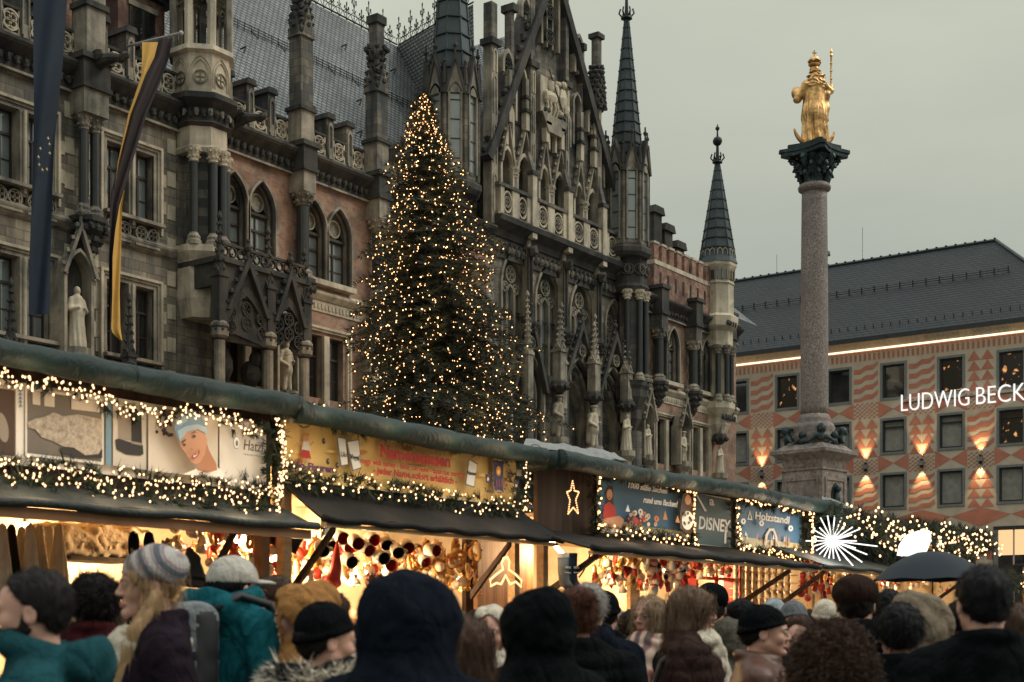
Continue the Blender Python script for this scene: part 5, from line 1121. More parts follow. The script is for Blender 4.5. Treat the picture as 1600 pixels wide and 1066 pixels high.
plain('beam_wood', (.30, .135, .055), .6, 0, .35, 5); g = G('dark_wood'); q = g.n('ShaderNodeMapping', i_Scale=(7.5, 7.5, .35)); g.l(g.vec, q.inputs[0]); g.done(g.ramp(g.noise(1.3, 6, q.outputs[0], .7), [(.38, (.006, .004, .003)), (.5, (.032, .017, .010)), (.75, (.07, .036, .02))]), .6, 0, .2); plain('cream_wall', (.74, .62, .43), .8, 0, .25, 4); plain('cable', (.01, .01, .01), .5)
emit('lamp_glow', (1, .74, .45), 22); emit('bulb_near', (1, .58, .29), 3.6, False); emit('bulb_amber', (1, .46, .18), 6, False); emit('neon_white', (1, .97, .92), 1.6); emit('neon_warm', (1, .50, .20), 2.6)
plain('garland_green', (.012, .026, .014), .7, 0, .5, 9); plain('garland_light', (.03, .052, .024), .7, 0, .4, 9)
def lamp(x, y, z, e=26, label='bare warm bulb glowing among the goods', r=.045, group='bare bulbs inside the stalls', long=False):
    t = thing('stall_lamp', label, 'lamp', (x, y, z), group=group); q = MB()
    if long: q.tube([(-.13, 0, .08), (.13, 0, -.08)], .022, 8, 'lamp_glow')
    else: q.blob((0, 0, 0), (r, r, r*1.2), 'lamp_glow', 12, 8)
    obj('bulb', q, t, True, local=True); q = MB(); q.tube([(0, 0, r*1.1), (0, 0, r+.07)], .018, 8, 'cable'); q.tube([(0, 0, r+.07), (0, 0, .35)], .004, 4, 'cable'); obj('cord', q, t, local=True)
    l = bpy.data.lights.new('glow', 'POINT'); l.energy = e*4.2; l.color = (1, .66, .34); l.shadow_soft_size = .06; o = bpy.data.objects.new('glow', l); COL.objects.link(o); o.parent = t; o.location = (0, -.10, -.06); return t
def tarp_roll(mb, x0, x1, y, z0, z1, r, m, seed=0):
    n = max(8, int((x1-x0)/.035)); k = 22; V = []; rr = random.Random(seed); cr_ = [(rr.uniform(x0, x1), rr.uniform(.03, .10), rr.uniform(-.22, .14), rr.uniform(-.5, .5)) for _ in range(int((x1-x0)*3.2))]
    for i in range(n+1):
        x = x0+(x1-x0)*i/n
        for j in range(k):
            a = 2*math.pi*j/k; q = 1+.05*math.sin(x*2.3+seed)+.035*math.sin(x*7+a*2)+.03*math.sin(x*19+3*a)+sum(h*math.exp(-((x-c-s_*.12*math.cos(a))/w_)**2) for c, w_, h, s_ in cr_ if abs(x-c) < .35)*.30
            V.append((x, y+r*q*math.cos(a), z0+(z1-z0)*i/n+r*q*math.sin(a)-.010*math.sin(x*1.7+seed)))
    mb.add(V, [(i*k+j, i*k+(j+1) % k, (i+1)*k+(j+1) % k, (i+1)*k+j) for i in range(n) for j in range(k)]+[tuple(range(k))[::-1], tuple(range(n*k, n*k+k))], m)
    for c, w_, h, s_ in cr_[::5]: mb.tube([(c, y+r*1.12*math.cos(t), z0+r*1.12*math.sin(t)) for t in np.linspace(0, 2*math.pi, 15)], .004, 4, 'cable', False)
def sheet(mb, P00, P10, P11, P01, m, nx=24, ny=6, amp=.015, th=.012, seed=0):
    """cloth sheet between four corners with sag and ripples, both faces"""
    rr = random.Random(seed); ph = rr.uniform(0, 6); A = [Vector(p) for p in (P00, P10, P11, P01)]; V = []
    nrm = (A[1]-A[0]).cross(A[3]-A[0]).normalized()
    for k in (0, 1):
        for j in range(ny+1):
            for i in range(nx+1):
                u, v = i/nx, j/ny; p = A[0]*(1-u)*(1-v)+A[1]*u*(1-v)+A[2]*u*v+A[3]*(1-u)*v
                p = p+Vector((0, 0, amp*(math.sin(u*17+ph+v*2)+.6*math.sin(u*41+v*5+ph))*(1-v*.3)))-nrm*th*k; V.append(p)
    W = nx+1; T = W*(ny+1); F = []
    for j in range(ny):
        for i in range(nx): a = j*W+i; F += [(a, a+1, a+W+1, a+W), (T+a, T+a+W, T+a+W+1, T+a+1)]
    bd = [i for i in range(W)]+[j*W+nx for j in range(1, ny+1)]+[ny*W+i for i in range(nx-1, -1, -1)]+[j*W for j in range(ny-1, 0, -1)]
    for i in range(len(bd)): a, b = bd[i], bd[(i+1) % len(bd)]; F.append((a, b, T+b, T+a))
    mb.add(V, F, m)
def stall(label, x0, x1, yb, yr, ya, zr, zrb, za, zaw, roofm='tarp_green', awm='tarp_black', interior=True, ax0=None, ax1=None, beam='beam_wood', seed=0, back=2.6, ends=False):
    t = thing('market_stall', label, 'market stall', ((x0+x1)/2, yb+1, 0)); ax0 = x0 if ax0 is None else ax0; ax1 = x1 if ax1 is None else ax1
    mb = MB(); tarp_roll(mb, x0-.05, x1+.05, yr, zr-.09, zr-.09, .085, roofm, seed)
    sheet(mb, (x0-.05, yr, zr-.02), (x1+.05, yr, zr-.02), (x1+.05, yb+back*.5, zr+.22), (x0-.05, yb+back*.5, zr+.22), roofm, 30, 6, .012, .012, seed); sheet(mb, (x0-.05, yb+back*.5, zr+.22), (x1+.05, yb+back*.5, zr+.22), (x1+.05, yb+back+.3, zr-.02), (x0-.05, yb+back+.3, zr-.02), roofm, 30, 6, .012, .012, seed+1); obj('roof', mb, t, True)
    mb = MB(); mb.box(x0, x1, yb+.03, yb+.08, zaw-.05, zr-.04, 'dark_wood'); obj('fascia', mb, t)
    for x in (x0+.05, x1-.12): mb = MB(); mb.box(x, x+.08, yb, yb+.08, 0, zaw, beam); obj('post', mb, t)
    mb = MB(); sheet(mb, (ax0, ya, za), (ax1, ya, za), (ax1-.03, yb+.02, zaw), (ax0+.03, yb+.02, zaw), awm, 40, 8, .010, .015, seed+3); mb.tube([(ax0+(ax1-ax0)*i/30, ya, za-.012+.008*math.sin(i*1.3+seed)) for i in range(31)], .028, 8, awm); obj('awning', mb, t, True)
    mb = MB(); mb.box(ax0+.05, ax1-.05, ya+.02, ya+.07, za-(.10 if beam == 'beam_wood' else .065), za-.035, beam); 
    obj('awning_beam', mb, t)
    for x in (ax0+.12, ax1-.8):
        mb = MB(); mb.prismx([(yb, zaw-.85), (yb, zaw-.78), (ya+.03, za-.05), (ya+.03, za-.10)], x, x+.04, 'dark_wood'); obj('awning_strut', mb, t)
    mb = MB(); mb.box(x0, x1, yb+back-.06, yb+back, 0, zr-.2, 'cream_wall'); 
    if ends: mb.box(x1-.05, x1, yb+.1, yb+back-.06, 0, zr-.2, 'cream_wall')
    obj('wall', mb, t)
    mb = MB(); mb.box(x0+.05, x1-.05, yb+.1, yb+back-.06, zaw+.12, zaw+.16, 'pale_wood'); obj('ceiling', mb, t)
    mb = MB(); mb.box(x0, x1, yb-.25, yb+.5, .98, 1.03, 'pale_wood'); mb.box(x0, x1, yb-.05, yb, 0, .98, 'planks'); obj('counter', mb, t); return t
yb, yr_, ya_ = 7.5, 7.3, 7.05
xS = [-27.5, S(432, yb), S(816, yb), S(1275, yb), S(1546, yr_)]
z_r1 = Z(0, 528, yr_); z_b1 = Z(0, 722, yb); z_a1 = Z(0, 779, ya_)
STALL1 = stall('nearest market stall, under the wool banner, with grey awning cloth', xS[0], xS[1]-.03, yb, yr_, ya_, z_r1, 0, z_a1, Z(0, 745, yb), awm='tarp_grey', seed=1)
STALL2 = stall('market stall under the yellow mug banner with steep black awning', xS[1]+.03, xS[2], yb, yr_, ya_, Z(600, 652, yr_), 0, Z(600, 817, ya_), Z(600, 770, yb), seed=2, beam='pale_wood')
STALL3 = stall('long market stall with blue banners and a star hanging in its dark corner', xS[2]+.3, xS[3], yb, yr_-.05, 6.6, Z(1000, 727, yr_-.05), 0, Z(1000, 860, 6.6), Z(1000, 842, yb), seed=3, ax0=S(925, 6.6), ax1=S(1282, 6.6), beam='pale_wood')
STALL4 = stall('last market stall, its front hung with thick fir greenery and glowing star', xS[3]+.1, xS[4], yb, yr_, 6.8, Z(1400, 815, yr_), 0, Z(1400, 893, 6.8), Z(1400, 872, yb), seed=4, ax0=S(1285, 6.8), ax1=S(1530, 6.8), beam='pale_wood', awm='tarp_grey', ends=True)
mb = MB(); x_ = xS[2]+.27; z_ = Z(1000, 727, yr_-.05)-.09; mb.tube([(x_+.02*math.sin(d*5), d, z_+.01*math.sin(d*9)) for d in np.linspace(yr_-.05, 9.8, 24)], [.085*(1+.1*math.sin(i)) for i in range(24)], 12, 'tarp_green'); obj('side_eave', mb, STALL3, True)
mb = MB(); mb.box(x_+.05, x_+.9, yb+.9, yb+.95, 1.0, z_, 'dark_wood'); obj('side_boards', mb, STALL3)
# pale canvas between the roofs, hip of the third roof
mb = MB(); sheet(mb, (S(815, 8.4), 8.4, Z(815, 703, 8.4)), (S(985, 8.4), 8.4, Z(985, 722, 8.4)), (S(960, 10), 10, Z(960, 706, 10)), (S(822, 10), 10, Z(822, 686, 10)), 'tarp_pale', 20, 5, .02); obj('canvas_cover', mb, label='pale canvas sheet laid over the roof corner of the blue-banner stall', cat='canvas')
mb = MB(); sheet(mb, (S(1288, 7.3), 7.3, Z(1288, 797, 7.3)), (S(1335, 7.5), 7.5, Z(1335, 793, 7.5)), (S(1300, 9), 9, Z(1300, 779, 9)), (S(1284, 9), 9, Z(1284, 776, 9)), 'tarp_pale', 10, 5, .01); obj('canvas_cover', mb, label='small pale canvas flap between the last two market roofs', cat='canvas')
# ---------------------------------------------------------------- banners: flat prints traced at real size on their boards
def print_mat(n, c, var=.12, sc_=3): return plain(n, c, .55, 0, var, sc_)
for n, c in {'pr_cream': (.66, .60, .50), 'pr_beige': (.56, .51, .43), 'pr_white': (.78, .75, .68), 'pr_brown': (.07, .04, .025), 'pr_grey': (.16, .14, .115), 'pr_dark': (.03, .027, .025), 'pr_felt': (.28, .24, .19), 'pr_skin': (.42, .19, .10), 'pr_skin2': (.55, .28, .16), 'pr_blue': (.17, .28, .36), 'pr_blue2': (.36, .45, .48), 'pr_hair': (.03, .015, .01), 'pr_yellow': (.86, .58, .20), 'pr_red': (.42, .03, .02), 'pr_violet': (.12, .04, .10), 'pr_navy': (.02, .025, .07), 'pr_sky': (.045, .13, .22), 'pr_glow': (.48, .40, .20), 'pr_orange': (.55, .22, .05), 'pr_teal': (.03, .08, .09), 'pr_green': (.06, .10, .03)}.items(): print_mat(n, c)
g = G('pr_fur'); g.done(g.ramp(g.noise(26, 6, rough=.8), [(.3, (.16, .13, .10)), (.7, (.62, .55, .44))]), .8)
class PR:
    def __init__(s, D): s.D = D; s.mb = MB(); s.k = 0
    def poly(s, pts, m, lay=None):
        s.k += 1; y = s.D-.0016*(s.k if lay is None else lay); s.mb.add([(S(a, s.D), y, Z(a, b, s.D)) for a, b in pts], [tuple(range(len(pts)))], m)
    def rect(s, a, b, t0, t1, b0, b1, m): s.poly([(a, t0), (b, t1), (b, b1), (a, b0)], m)
    def oval(s, cx, cy, rx, ry, m, n=16, rot=0, clip=None):
        s.poly([(cx+rx*math.cos(t)*math.cos(rot)-ry*math.sin(t)*math.sin(rot), cy+rx*math.cos(t)*math.sin(rot)+ry*math.sin(t)*math.cos(rot)) for t in np.linspace(0, 2*math.pi, n, endpoint=False)], m)
    def text(s, txt, px0, py, px1, hpx, m, bold=.0, shear=0.):
        s.k += 1; x0, x1 = S(px0, s.D), S(px1, s.D); Y = s.D/(DX-DY*(px0-800)/FPX); size = hpx*Y/FPX/.72
        t = text_mb(txt, size, .002, m, bold, shear, width=x1-x0); s.mb.join(t, Matrix.Translation((x0, s.D-.0016*s.k-.002, Z(px0, py, s.D))))
    def done(s, label, name='banner'):
        x = [v[0] for v in s.mb.V]; z = [v[2] for v in s.mb.V]; s.mb.box(min(x), max(x), s.D, s.D+.012, min(z), max(z), 'pr_cream'); return obj(name, s.mb, label=label, cat='banner')
L1 = lambda x, y0, s_=.115: y0+s_*x
b = PR(yb-.02)
tp = lambda x: 604+.135*x; bt = lambda x: 716+.118*x
b.poly([(-60, tp(-60)), (410, tp(410)), (410, bt(410)), (-60, bt(-60))], 'pr_beige')
b.poly([(-60, 600), (23, 610), (23, 713), (-60, 705)], 'pr_brown'); b.oval(3, 668, 9, 24, 'pr_felt', rot=-.2)
b.poly([(24, 608), (36, 610), (36, 716), (24, 714)], 'pr_white'); 
for i in range(5): b.poly([(30-4+i*.3, 612+i*6), (34-i*.2, 612+i*6), (30, 606+i*6)], 'pr_blue')
b.poly([(37, 605), (160, 624), (160, 727), (37, 712)], 'pr_white'); b.poly([(40, 609), (156, 628), (156, 722), (40, 708)], 'pr_grey'); b.poly([(48, 611), (60, 613), (60, 634), (48, 632)], 'pr_cream'); b.poly([(66, 614), (82, 617), (82, 637), (66, 635)], 'pr_cream'); b.poly([(108, 621), (152, 628), (152, 645), (108, 640)], 'pr_cream')
b.poly([(40, 660), (50, 655), (66, 652), (80, 645), (96, 651), (118, 648), (156, 656), (156, 700), (150, 710), (130, 712), (112, 700), (95, 698), (80, 690), (62, 684), (52, 672), (40, 668)], 'pr_fur')
b.poly([(90, 700), (112, 702), (130, 713), (150, 711), (156, 701), (156, 716), (120, 716), (92, 708)], 'pr_dark')
b.poly([(161, 625), (170, 627), (170, 729), (161, 727)], 'pr_blue'); b.poly([(172, 630), (224, 640), (224, 735), (172, 728)], 'pr_beige'); b.poly([(179, 640), (202, 644), (202, 690), (180, 686)], 'pr_felt'); b.poly([(196, 640), (208, 640), (216, 650), (217, 694), (201, 692), (200, 660)], 'pr_dark')
b.poly([(175, 688), (180, 686), (203, 693), (218, 696), (219, 710), (214, 713), (192, 711), (177, 703)], 'pr_dark'); b.poly([(200, 690), (216, 693), (216, 697), (200, 694)], 'pr_felt')
b.poly([(226, 636), (335, 654), (335, 748), (226, 736)], 'pr_cream'); b.poly([(337, 654), (410, 664), (410, 768), (337, 757)], 'pr_white')
rr = random.Random(3)
for i in range(46): b.oval(243+rr.uniform(-5, 12), 662+rr.uniform(-18, 20), 2.2, 3, 'pr_hair', 6)
b.poly([(268, 743), (292, 733), (300, 722), (308, 716), (322, 732), (334, 740), (334, 747), (268, 743)], 'pr_white')
b.poly([(291, 722), (304, 690), (309, 706), (320, 726), (322, 736), (306, 741), (290, 736)], 'pr_skin')
b.poly([(262, 690), (265, 676), (280, 668), (300, 672), (306, 690), (302, 712), (294, 725), (286, 727), (279, 722), (272, 710), (264, 700)], 'pr_skin2')
b.poly([(262, 694), (257, 682), (254, 668), (258, 656), (270, 648), (286, 646), (298, 654), (304, 668), (306, 680), (300, 676), (288, 672), (274, 676)], 'pr_blue'); b.poly([(256, 660), (262, 653), (272, 650), (274, 660), (262, 668)], 'pr_blue2')
b.poly([(258, 676), (272, 668), (290, 665), (304, 670), (306, 681), (290, 673), (274, 677), (262, 692)], 'pr_blue2')
b.oval(269, 697, 2.6, 1.6, 'pr_hair', 8, .5); b.oval(284, 684, 3, 1.7, 'pr_hair', 8, .4); b.poly([(264, 693), (270, 688), (271, 690), (265, 695)], 'pr_hair'); b.poly([(278, 680), (284, 676), (289, 678), (284, 678)], 'pr_hair')
b.poly([(279, 714), (286, 712), (291, 704), (292, 709), (288, 716), (282, 719)], 'pr_red'); b.poly([(281, 714.5), (286, 713), (290, 707), (287, 714), (283, 717)], 'pr_white'); b.poly([(275, 702), (279, 707), (282, 705), (279, 703)], 'pr_skin')
b.oval(349, 694, 5.5, 10, 'pr_grey', 20); b.oval(349, 694, 4.7, 8.9, 'pr_white', 20); b.oval(349, 695, 2, 5, 'pr_grey', 8)
b.text('Hatzl', 359, 705, 390, 17, 'pr_dark', 0.0, .15); b.text('naturprodukte', 359, 713, 389, 3.2, 'pr_grey')
b.done('pale wool-goods banner with a smiling woman in a blue hat')
b = PR(yb-.02); e = lambda x, y0, y1: y0+(y1-y0)*(x-445)/355
b.poly([(440, 652), (806, 712), (806, 790), (440, 748)], 'pr_yellow')
for i in range(18): q = rr.uniform(0, 335); b.oval(452+q, 672+q*.155+rr.uniform(0, 55), rr.uniform(4, 12), rr.uniform(2, 6), 'pr_orange' if i % 5 == 0 else 'pr_yellow', 10)
b.oval(473, 685, 4.5, 6, 'pr_skin2', 12); b.poly([(469, 690), (477, 691), (481, 705), (474, 709), (466, 705)], 'pr_cream'); b.poly([(467, 703), (478, 705), (481, 718), (464, 716)], 'pr_red'); b.poly([(458, 692), (468, 693), (468, 695), (458, 696)], 'pr_skin2'); b.poly([(478, 695), (484, 690), (484, 693), (478, 698)], 'pr_skin2'); b.oval(473, 680, 4.7, 2.6, 'pr_orange', 10)
for lx in (468.5, 475.5): b.poly([(lx, 716), (lx+2, 717), (lx+2, 722), (lx, 721)], 'pr_skin2')
b.text('Lilo-Figuren', 449, 731, 514, 11, 'pr_violet', .003)
for cx, cy in ((499, 690), (505, 722), (519, 728)): b.oval(cx, cy, 3, 5, 'pr_dark', 9); b.oval(cx+1, cy-1, 1.3, 2, 'pr_orange', 7)
b.poly([(517, 683), (530, 686), (534, 728), (522, 730)], 'pr_grey'); b.poly([(519, 685), (531, 687), (535, 726), (525, 728)], 'pr_white'); b.poly([(532, 690), (552, 687), (556, 733), (541, 737)], 'pr_grey'); b.poly([(534, 692), (551, 689), (555, 731), (543, 735)], 'pr_white'); b.text('Vogel', 538, 718, 552, 8, 'pr_dark', .0008); b.text('Lilo', 523, 714, 532, 8, 'pr_dark')
b.text('Namenstassen', 584, 714.5, 694, 20, 'pr_red', .0062); b.text('mugs with names - tazze con nomi - tazas con nombre', 553, 724, 716, 8.5, 'pr_red', .0016); b.text('www.tassenladen.de', 626, 727, 655, 2.5, 'pr_dark')
b.text('- jeder Name sofort erhältlich -', 572, 740, 704, 11, 'pr_red', .0026)
b.poly([(716, 759), (722, 718), (736, 725), (731, 763)], 'pr_grey'); b.poly([(718, 757), (723, 720), (735, 727), (730, 761)], 'pr_white'); b.text('Namen', 719, 742, 733, 6, 'pr_dark', .0008)
b.poly([(760, 720), (776, 722), (775, 768), (761, 766)], 'pr_navy'); b.oval(768, 737, 4, 8, 'pr_orange', 8); b.oval(768, 738, 2, 4, 'pr_yellow', 6); 
for k in range(3): b.poly([(763+4*k, 750), (766+4*k, 750), (766+4*k, 762), (763+4*k, 762)], 'pr_violet')
for t in np.linspace(0, 2*math.pi, 22): b.oval(768+13*math.cos(t), 744+27*math.sin(t), 1.6, 1.6, 'pr_violet', 6)
for cx, cy in ((745, 750), (789, 760)): b.poly([(cx-4, cy-8), (cx+4, cy-7), (cx+3, cy+7), (cx-3, cy+6)], 'pr_navy'); b.oval(cx, cy, 1.6, 3, 'pr_yellow', 8)
b.poly([(789, 735), (797, 736), (797, 746), (789, 745)], 'pr_grey'); b.text('Tassen', 738, 770, 753, 7, 'pr_dark', .0008); b.text('Tassen', 781, 778, 797, 7, 'pr_dark', .0008)
b.done('yellow banner with red lettering about mugs with names')
b = PR(yb-.02)
b.poly([(934, 741), (1078, 770), (1078, 846), (934, 830)], 'pr_sky'); b.poly([(934, 808), (960, 812), (1000, 822), (1078, 832), (1078, 846), (934, 830)], 'pr_glow'); b.poly([(940, 820), (1000, 826), (1074, 838), (1074, 846), (940, 830)], 'pr_cream')
b.poly([(944, 768), (950, 758), (957, 760), (958, 790), (946, 792)], 'pr_hair'); b.oval(951.5, 773, 4.6, 8.5, 'pr_skin2', 12); b.poly([(942, 790), (950, 784), (960, 792), (963, 822), (940, 820)], 'pr_red'); b.poly([(936, 812), (966, 806), (974, 812), (970, 826), (938, 824)], 'pr_skin2'); b.oval(951, 778, 2, 1.2, 'pr_red', 8)
rr = random.Random(8)
for i in range(26): cx, cy = 978+rr.uniform(0, 46), 800+rr.uniform(0, 22)+(0); r = rr.uniform(3, 5.5); b.oval(cx, cy, r*.75, r, rr.choice(['pr_orange', 'pr_red', 'pr_white', 'pr_cream']), 9); b.oval(cx, cy, r*.3, r*.45, rr.choice(['pr_red', 'pr_cream', 'pr_sky']), 7)
for cx, cy, h in ((1027, 806, 13), (968, 795, 10), (1046, 812, 10)): b.poly([(cx-3.5, cy+h*.5), (cx, cy-h*.6), (cx+3.5, cy+h*.55)], 'pr_orange' if cx > 1000 else 'pr_white')
b.poly([(1050, 800), (1054, 774), (1062, 768), (1070, 790), (1076, 822), (1064, 838), (1050, 826)], 'pr_brown'); b.oval(1062, 782, 5, 8, 'pr_skin2', 10); b.oval(1061, 814, 9, 15, 'pr_white', 14)
for i in range(9): b.oval(1056+rr.uniform(-2, 11), 812+rr.uniform(-11, 12), 1.6, 2.4, 'pr_dark', 6)
b.text('1000 süße Sachen', 965, 763, 1027, 9, 'pr_white', .002, .3); b.text('rund ums Backen!', 989, 786, 1043, 9.5, 'pr_white', .002, .3)
b.done('blue baking banner with white script and a child in red')
b = PR(yb-.02)
b.poly([(1084, 770), (1142, 782), (1142, 856), (1084, 849)], 'pr_teal')
b.text('DISNEY', 1091, 826, 1141, 20, 'pr_white', .004, .12); b.poly([(1132, 822), (1135, 823), (1134, 850), (1131, 849)], 'pr_white')
b.poly([(1087, 774), (1089, 773), (1104, 799), (1100, 799)], 'pr_white'); b.text('a', 1107, 789, 1115, 14, 'pr_white', .004)
b.done('dark sign with big white hand-drawn film-studio lettering')
b = PR(yb-.02)
b.poly([(1152, 782), (1252, 802), (1252, 865), (1152, 853)], 'pr_sky'); b.poly([(1152, 838), (1252, 850), (1252, 865), (1152, 853)], 'pr_glow'); b.text('Holzstandl', 1179, 811, 1233, 12, 'pr_white', .003, .1)
b.poly([(1167, 812), (1171, 797), (1175, 813)], 'pr_white'); b.poly([(1169, 810), (1171, 801), (1173, 811)], 'pr_sky')
b.mb.band([(S(p[0], b.D), Z(p[0], p[1], b.D)) for p in ((1192, 852), (1194, 836), (1200, 826), (1207, 826), (1212, 838), (1214, 855))], [(S(p[0], b.D), Z(p[0], p[1], b.D)) for p in ((1195, 852), (1197, 838), (1201, 830), (1206, 830), (1209, 839), (1210, 854))], b.D-.02, b.D-.01, 'pr_cream')
for i in range(24): cx = 1158+rr.uniform(0, 88); cy = 840+rr.uniform(-9, 9)+(cx-1158)*.12; h = rr.uniform(3, 9); b.poly([(cx-1.4, cy+h*.5), (cx, cy-h), (cx+1.4, cy+h*.5)], rr.choice(['pr_white', 'pr_brown', 'pr_cream', 'pr_red', 'pr_orange']))
for cx, cy in ((1230, 826), (1184, 818), (1155, 815)): b.oval(cx, cy, 4, 5, 'pr_white', 6); b.oval(cx, cy, 1.5, 2, 'pr_sky', 6)
b.done('small blue banner for carved wooden goods with an arch')
# ---------------------------------------------------------------- garlands and their light chains
def pathpts(pts, D, n):                # pts in photo pixels on plane D -> n points along
    P = [Vector((S(a, D), D, Z(a, c, D))) for a, c in pts]; L_ = [0]
    for i in range(1, len(P)): L_.append(L_[-1]+(P[i]-P[i-1]).length)
    out = []
    for i in range(n):
        t = L_[-1]*i/(n-1); k = max(j for j in range(len(L_)) if L_[j] <= t+1e-9); k = min(k, len(P)-2); out.append(P[k].lerp(P[k+1], (t-L_[k])/max(1e-6, L_[k+1]-L_[k])))
    return out, L_[-1]
def glow(t, P, L_, e):
    n = max(1, round(L_/.7))
    for i in range(n):
        l = bpy.data.lights.new('glow', 'POINT'); l.energy = e; l.color = (1, .70, .42); l.shadow_soft_size = .12; o = bpy.data.objects.new('glow', l); COL.objects.link(o); o.parent = t; o.location = P[int((i+.5)/n*199)]+Vector((0, -.24, 0))-t.location
def garland(label, pts, D, r=.085, dens=1.0, nb=60, blabel=None, bm='bulb_near', br=.0070, jit=1.0, greens=True, ln=.075, bscatter=1.0, gl=2.2):
    P, L_ = pathpts(pts, D, 200); m = int(L_*70*dens); VV = []; FF = []; II = []; off = 0
    if greens:
        i_ = rng.random(m)*199; k = i_.astype(int); A = np.array([tuple(p) for p in P]); C = A[k]*(1-(i_-k))[:, None]+A[np.minimum(k+1, 199)]*(i_-k)[:, None]
        th = rng.random(m)*2*np.pi; rad = r*np.sqrt(rng.random(m))*(1+.25*np.sin(i_*.35)); tg = A[np.minimum(k+1, 199)]-A[k]; tg /= np.linalg.norm(tg, axis=1)[:, None]+1e-9
        u = np.cross(tg, [0, 1, 0]); u /= np.linalg.norm(u, axis=1)[:, None]+1e-9; v = np.tile([0., -1, 0], (m, 1))
        o_ = u*np.cos(th)[:, None]+v*np.sin(th)[:, None]; C = C+o_*rad[:, None]*.8; d = o_+tg*rng.choice([-.7, .7], (m, 1)); V, F = blades(C, d, 14, ln, .0045, .5, .15)
        mb = MB(); me = mesh_of('garland', V-np.array(P[100]), F, ['garland_green', 'garland_light'], (rng.random(len(F)) < .4).astype(int)); o = bpy.data.objects.new('garland', me); COL.objects.link(o); o.location = P[100]; tagit(o, label, 'garland')
    if nb:
        B = []
        for i in range(nb):
            f = (i+rng.random()*.8)/nb*198; k = int(f); p = P[k].lerp(P[k+1], f-k); a = rng.random()*2*math.pi; q = r*bscatter*(.2+.9*rng.random()); B.append(p+Vector((0.35*q*rng.normal(), -abs(math.cos(a))*q*.6-r*.75, math.sin(a)*q)))
        w_ = MB(); w_.tube(B, .0022, 3, 'cable', False); t_ = bulb_chain('light_chain', blabel or label.replace('fir garland', 'string of warm bulbs'), B, br, bm, wires=w_); glow(t_, P, L_, gl)
Dg = yb-.10
garland('fir garland with light loops along the top of the wool banner', [(-70, 582), (30, 597), (90, 603), (150, 622), (185, 638), (240, 650), (300, 646), (350, 655), (400, 678)], Dg, .05, .5, 230, ln=.05, bscatter=1.3)
garland('thick fir garland along the bottom of the wool banner', [(-70, 728), (60, 738), (150, 748), (230, 758), (300, 764), (370, 772), (412, 764)], Dg, .10, 1.0, 220, 'string of warm bulbs along the bottom of the wool banner', bscatter=.9)
garland('fir garland hanging below the wool banner onto grey cloth', [(-60, 752), (110, 762), (200, 780), (330, 795), (410, 800)], Dg-.1, .08, .7, 30, 'sparse bulbs low on the greenery above the grey awning')
garland('upright fir garland between the wool and mug banners', [(420, 655), (430, 690), (430, 730), (420, 772), (424, 795)], Dg-.04, .095, 1.3, 110, 'upright string of bulbs between the wool and mug banners')
garland('fir garland along the top of the yellow mug banner', [(432, 634), (500, 652), (570, 664), (650, 680), (730, 694), (812, 708)], Dg-.04, .075, 1.0, 120, 'string of warm bulbs above the yellow mug banner')
garland('fir garland along the bottom of the yellow mug banner', [(436, 738), (480, 752), (560, 760), (640, 772), (720, 786), (812, 796)], Dg-.04, .095, 1.1, 120, 'string of warm bulbs below the yellow mug banner')
garland('upright fir garland right of the yellow mug banner', [(808, 712), (812, 755), (806, 798)], Dg-.04, .09, 1.2, 24, 'upright string of bulbs right of the yellow mug banner')
garland('fir garland over the blue baking banner', [(930, 742), (990, 746), (1040, 757), (1082, 767)], Dg, .05, .8, 70, 'string of amber bulbs above the blue baking banner', 'bulb_amber', .0095)
garland('fir garland under the blue baking banner', [(928, 832), (980, 835), (1040, 846), (1082, 850)], Dg, .09, 1.1, 44, 'string of amber bulbs below the blue baking banner', 'bulb_amber', .0095)
garland('upright fir garland left of the blue baking banner', [(930, 745), (928, 790), (929, 832)], Dg, .06, .9, 16, 'upright amber bulbs left of the blue baking banner', 'bulb_amber', .0095)
garland('upright fir garland left of the white hand-drawn lettering', [(1081, 770), (1079, 810), (1081, 848)], Dg, .045, .8, 20, 'amber bulbs beside the white hand-drawn lettering', 'bulb_amber', .0095)
garland('upright fir garland right of the white hand-drawn lettering', [(1147, 780), (1146, 815), (1148, 858)], Dg, .06, .9, 22, 'amber bulbs left of the carved-wood banner', 'bulb_amber', .0095)
garland('fir garland over the carved-wood banner', [(1150, 780), (1200, 788), (1262, 801)], Dg, .05, .8, 60, 'string of amber bulbs above the carved-wood banner', 'bulb_amber', .0105)
garland('fir garland under the carved-wood banner', [(1150, 858), (1200, 866), (1262, 872)], Dg, .08, 1, 50, 'string of amber bulbs below the carved-wood banner', 'bulb_amber', .0105)
garland('upright fir garland right of the carved-wood banner', [(1258, 806), (1262, 840), (1258, 870)], Dg, .09, .9, 40, 'upright amber bulbs right of the carved-wood banner', 'bulb_amber', .0105)
for i, (pts, r, d, nb) in enumerate((([(1292, 812), (1340, 822), (1400, 832), (1460, 838), (1540, 848)], .24, 2.2, 150), ([(1345, 838), (1400, 852), (1450, 858), (1510, 862)], .30, 2.4, 100))):
    garland(('upper' if not i else 'lower')+' mass of fir greenery covering the front of the last stall', pts, 7.15, r, d*1.3, nb, ('upper' if not i else 'lower')+' swarm of warm bulbs in greenery of the last stall', 'bulb_near', .015, ln=.11)
garland('fir greenery at the right edge beyond the umbrella', [(1575, 905), (1600, 915), (1640, 925)], 6.8, .2, 1.5, 30, 'bulbs in the greenery beyond the umbrella', 'bulb_near', .012)
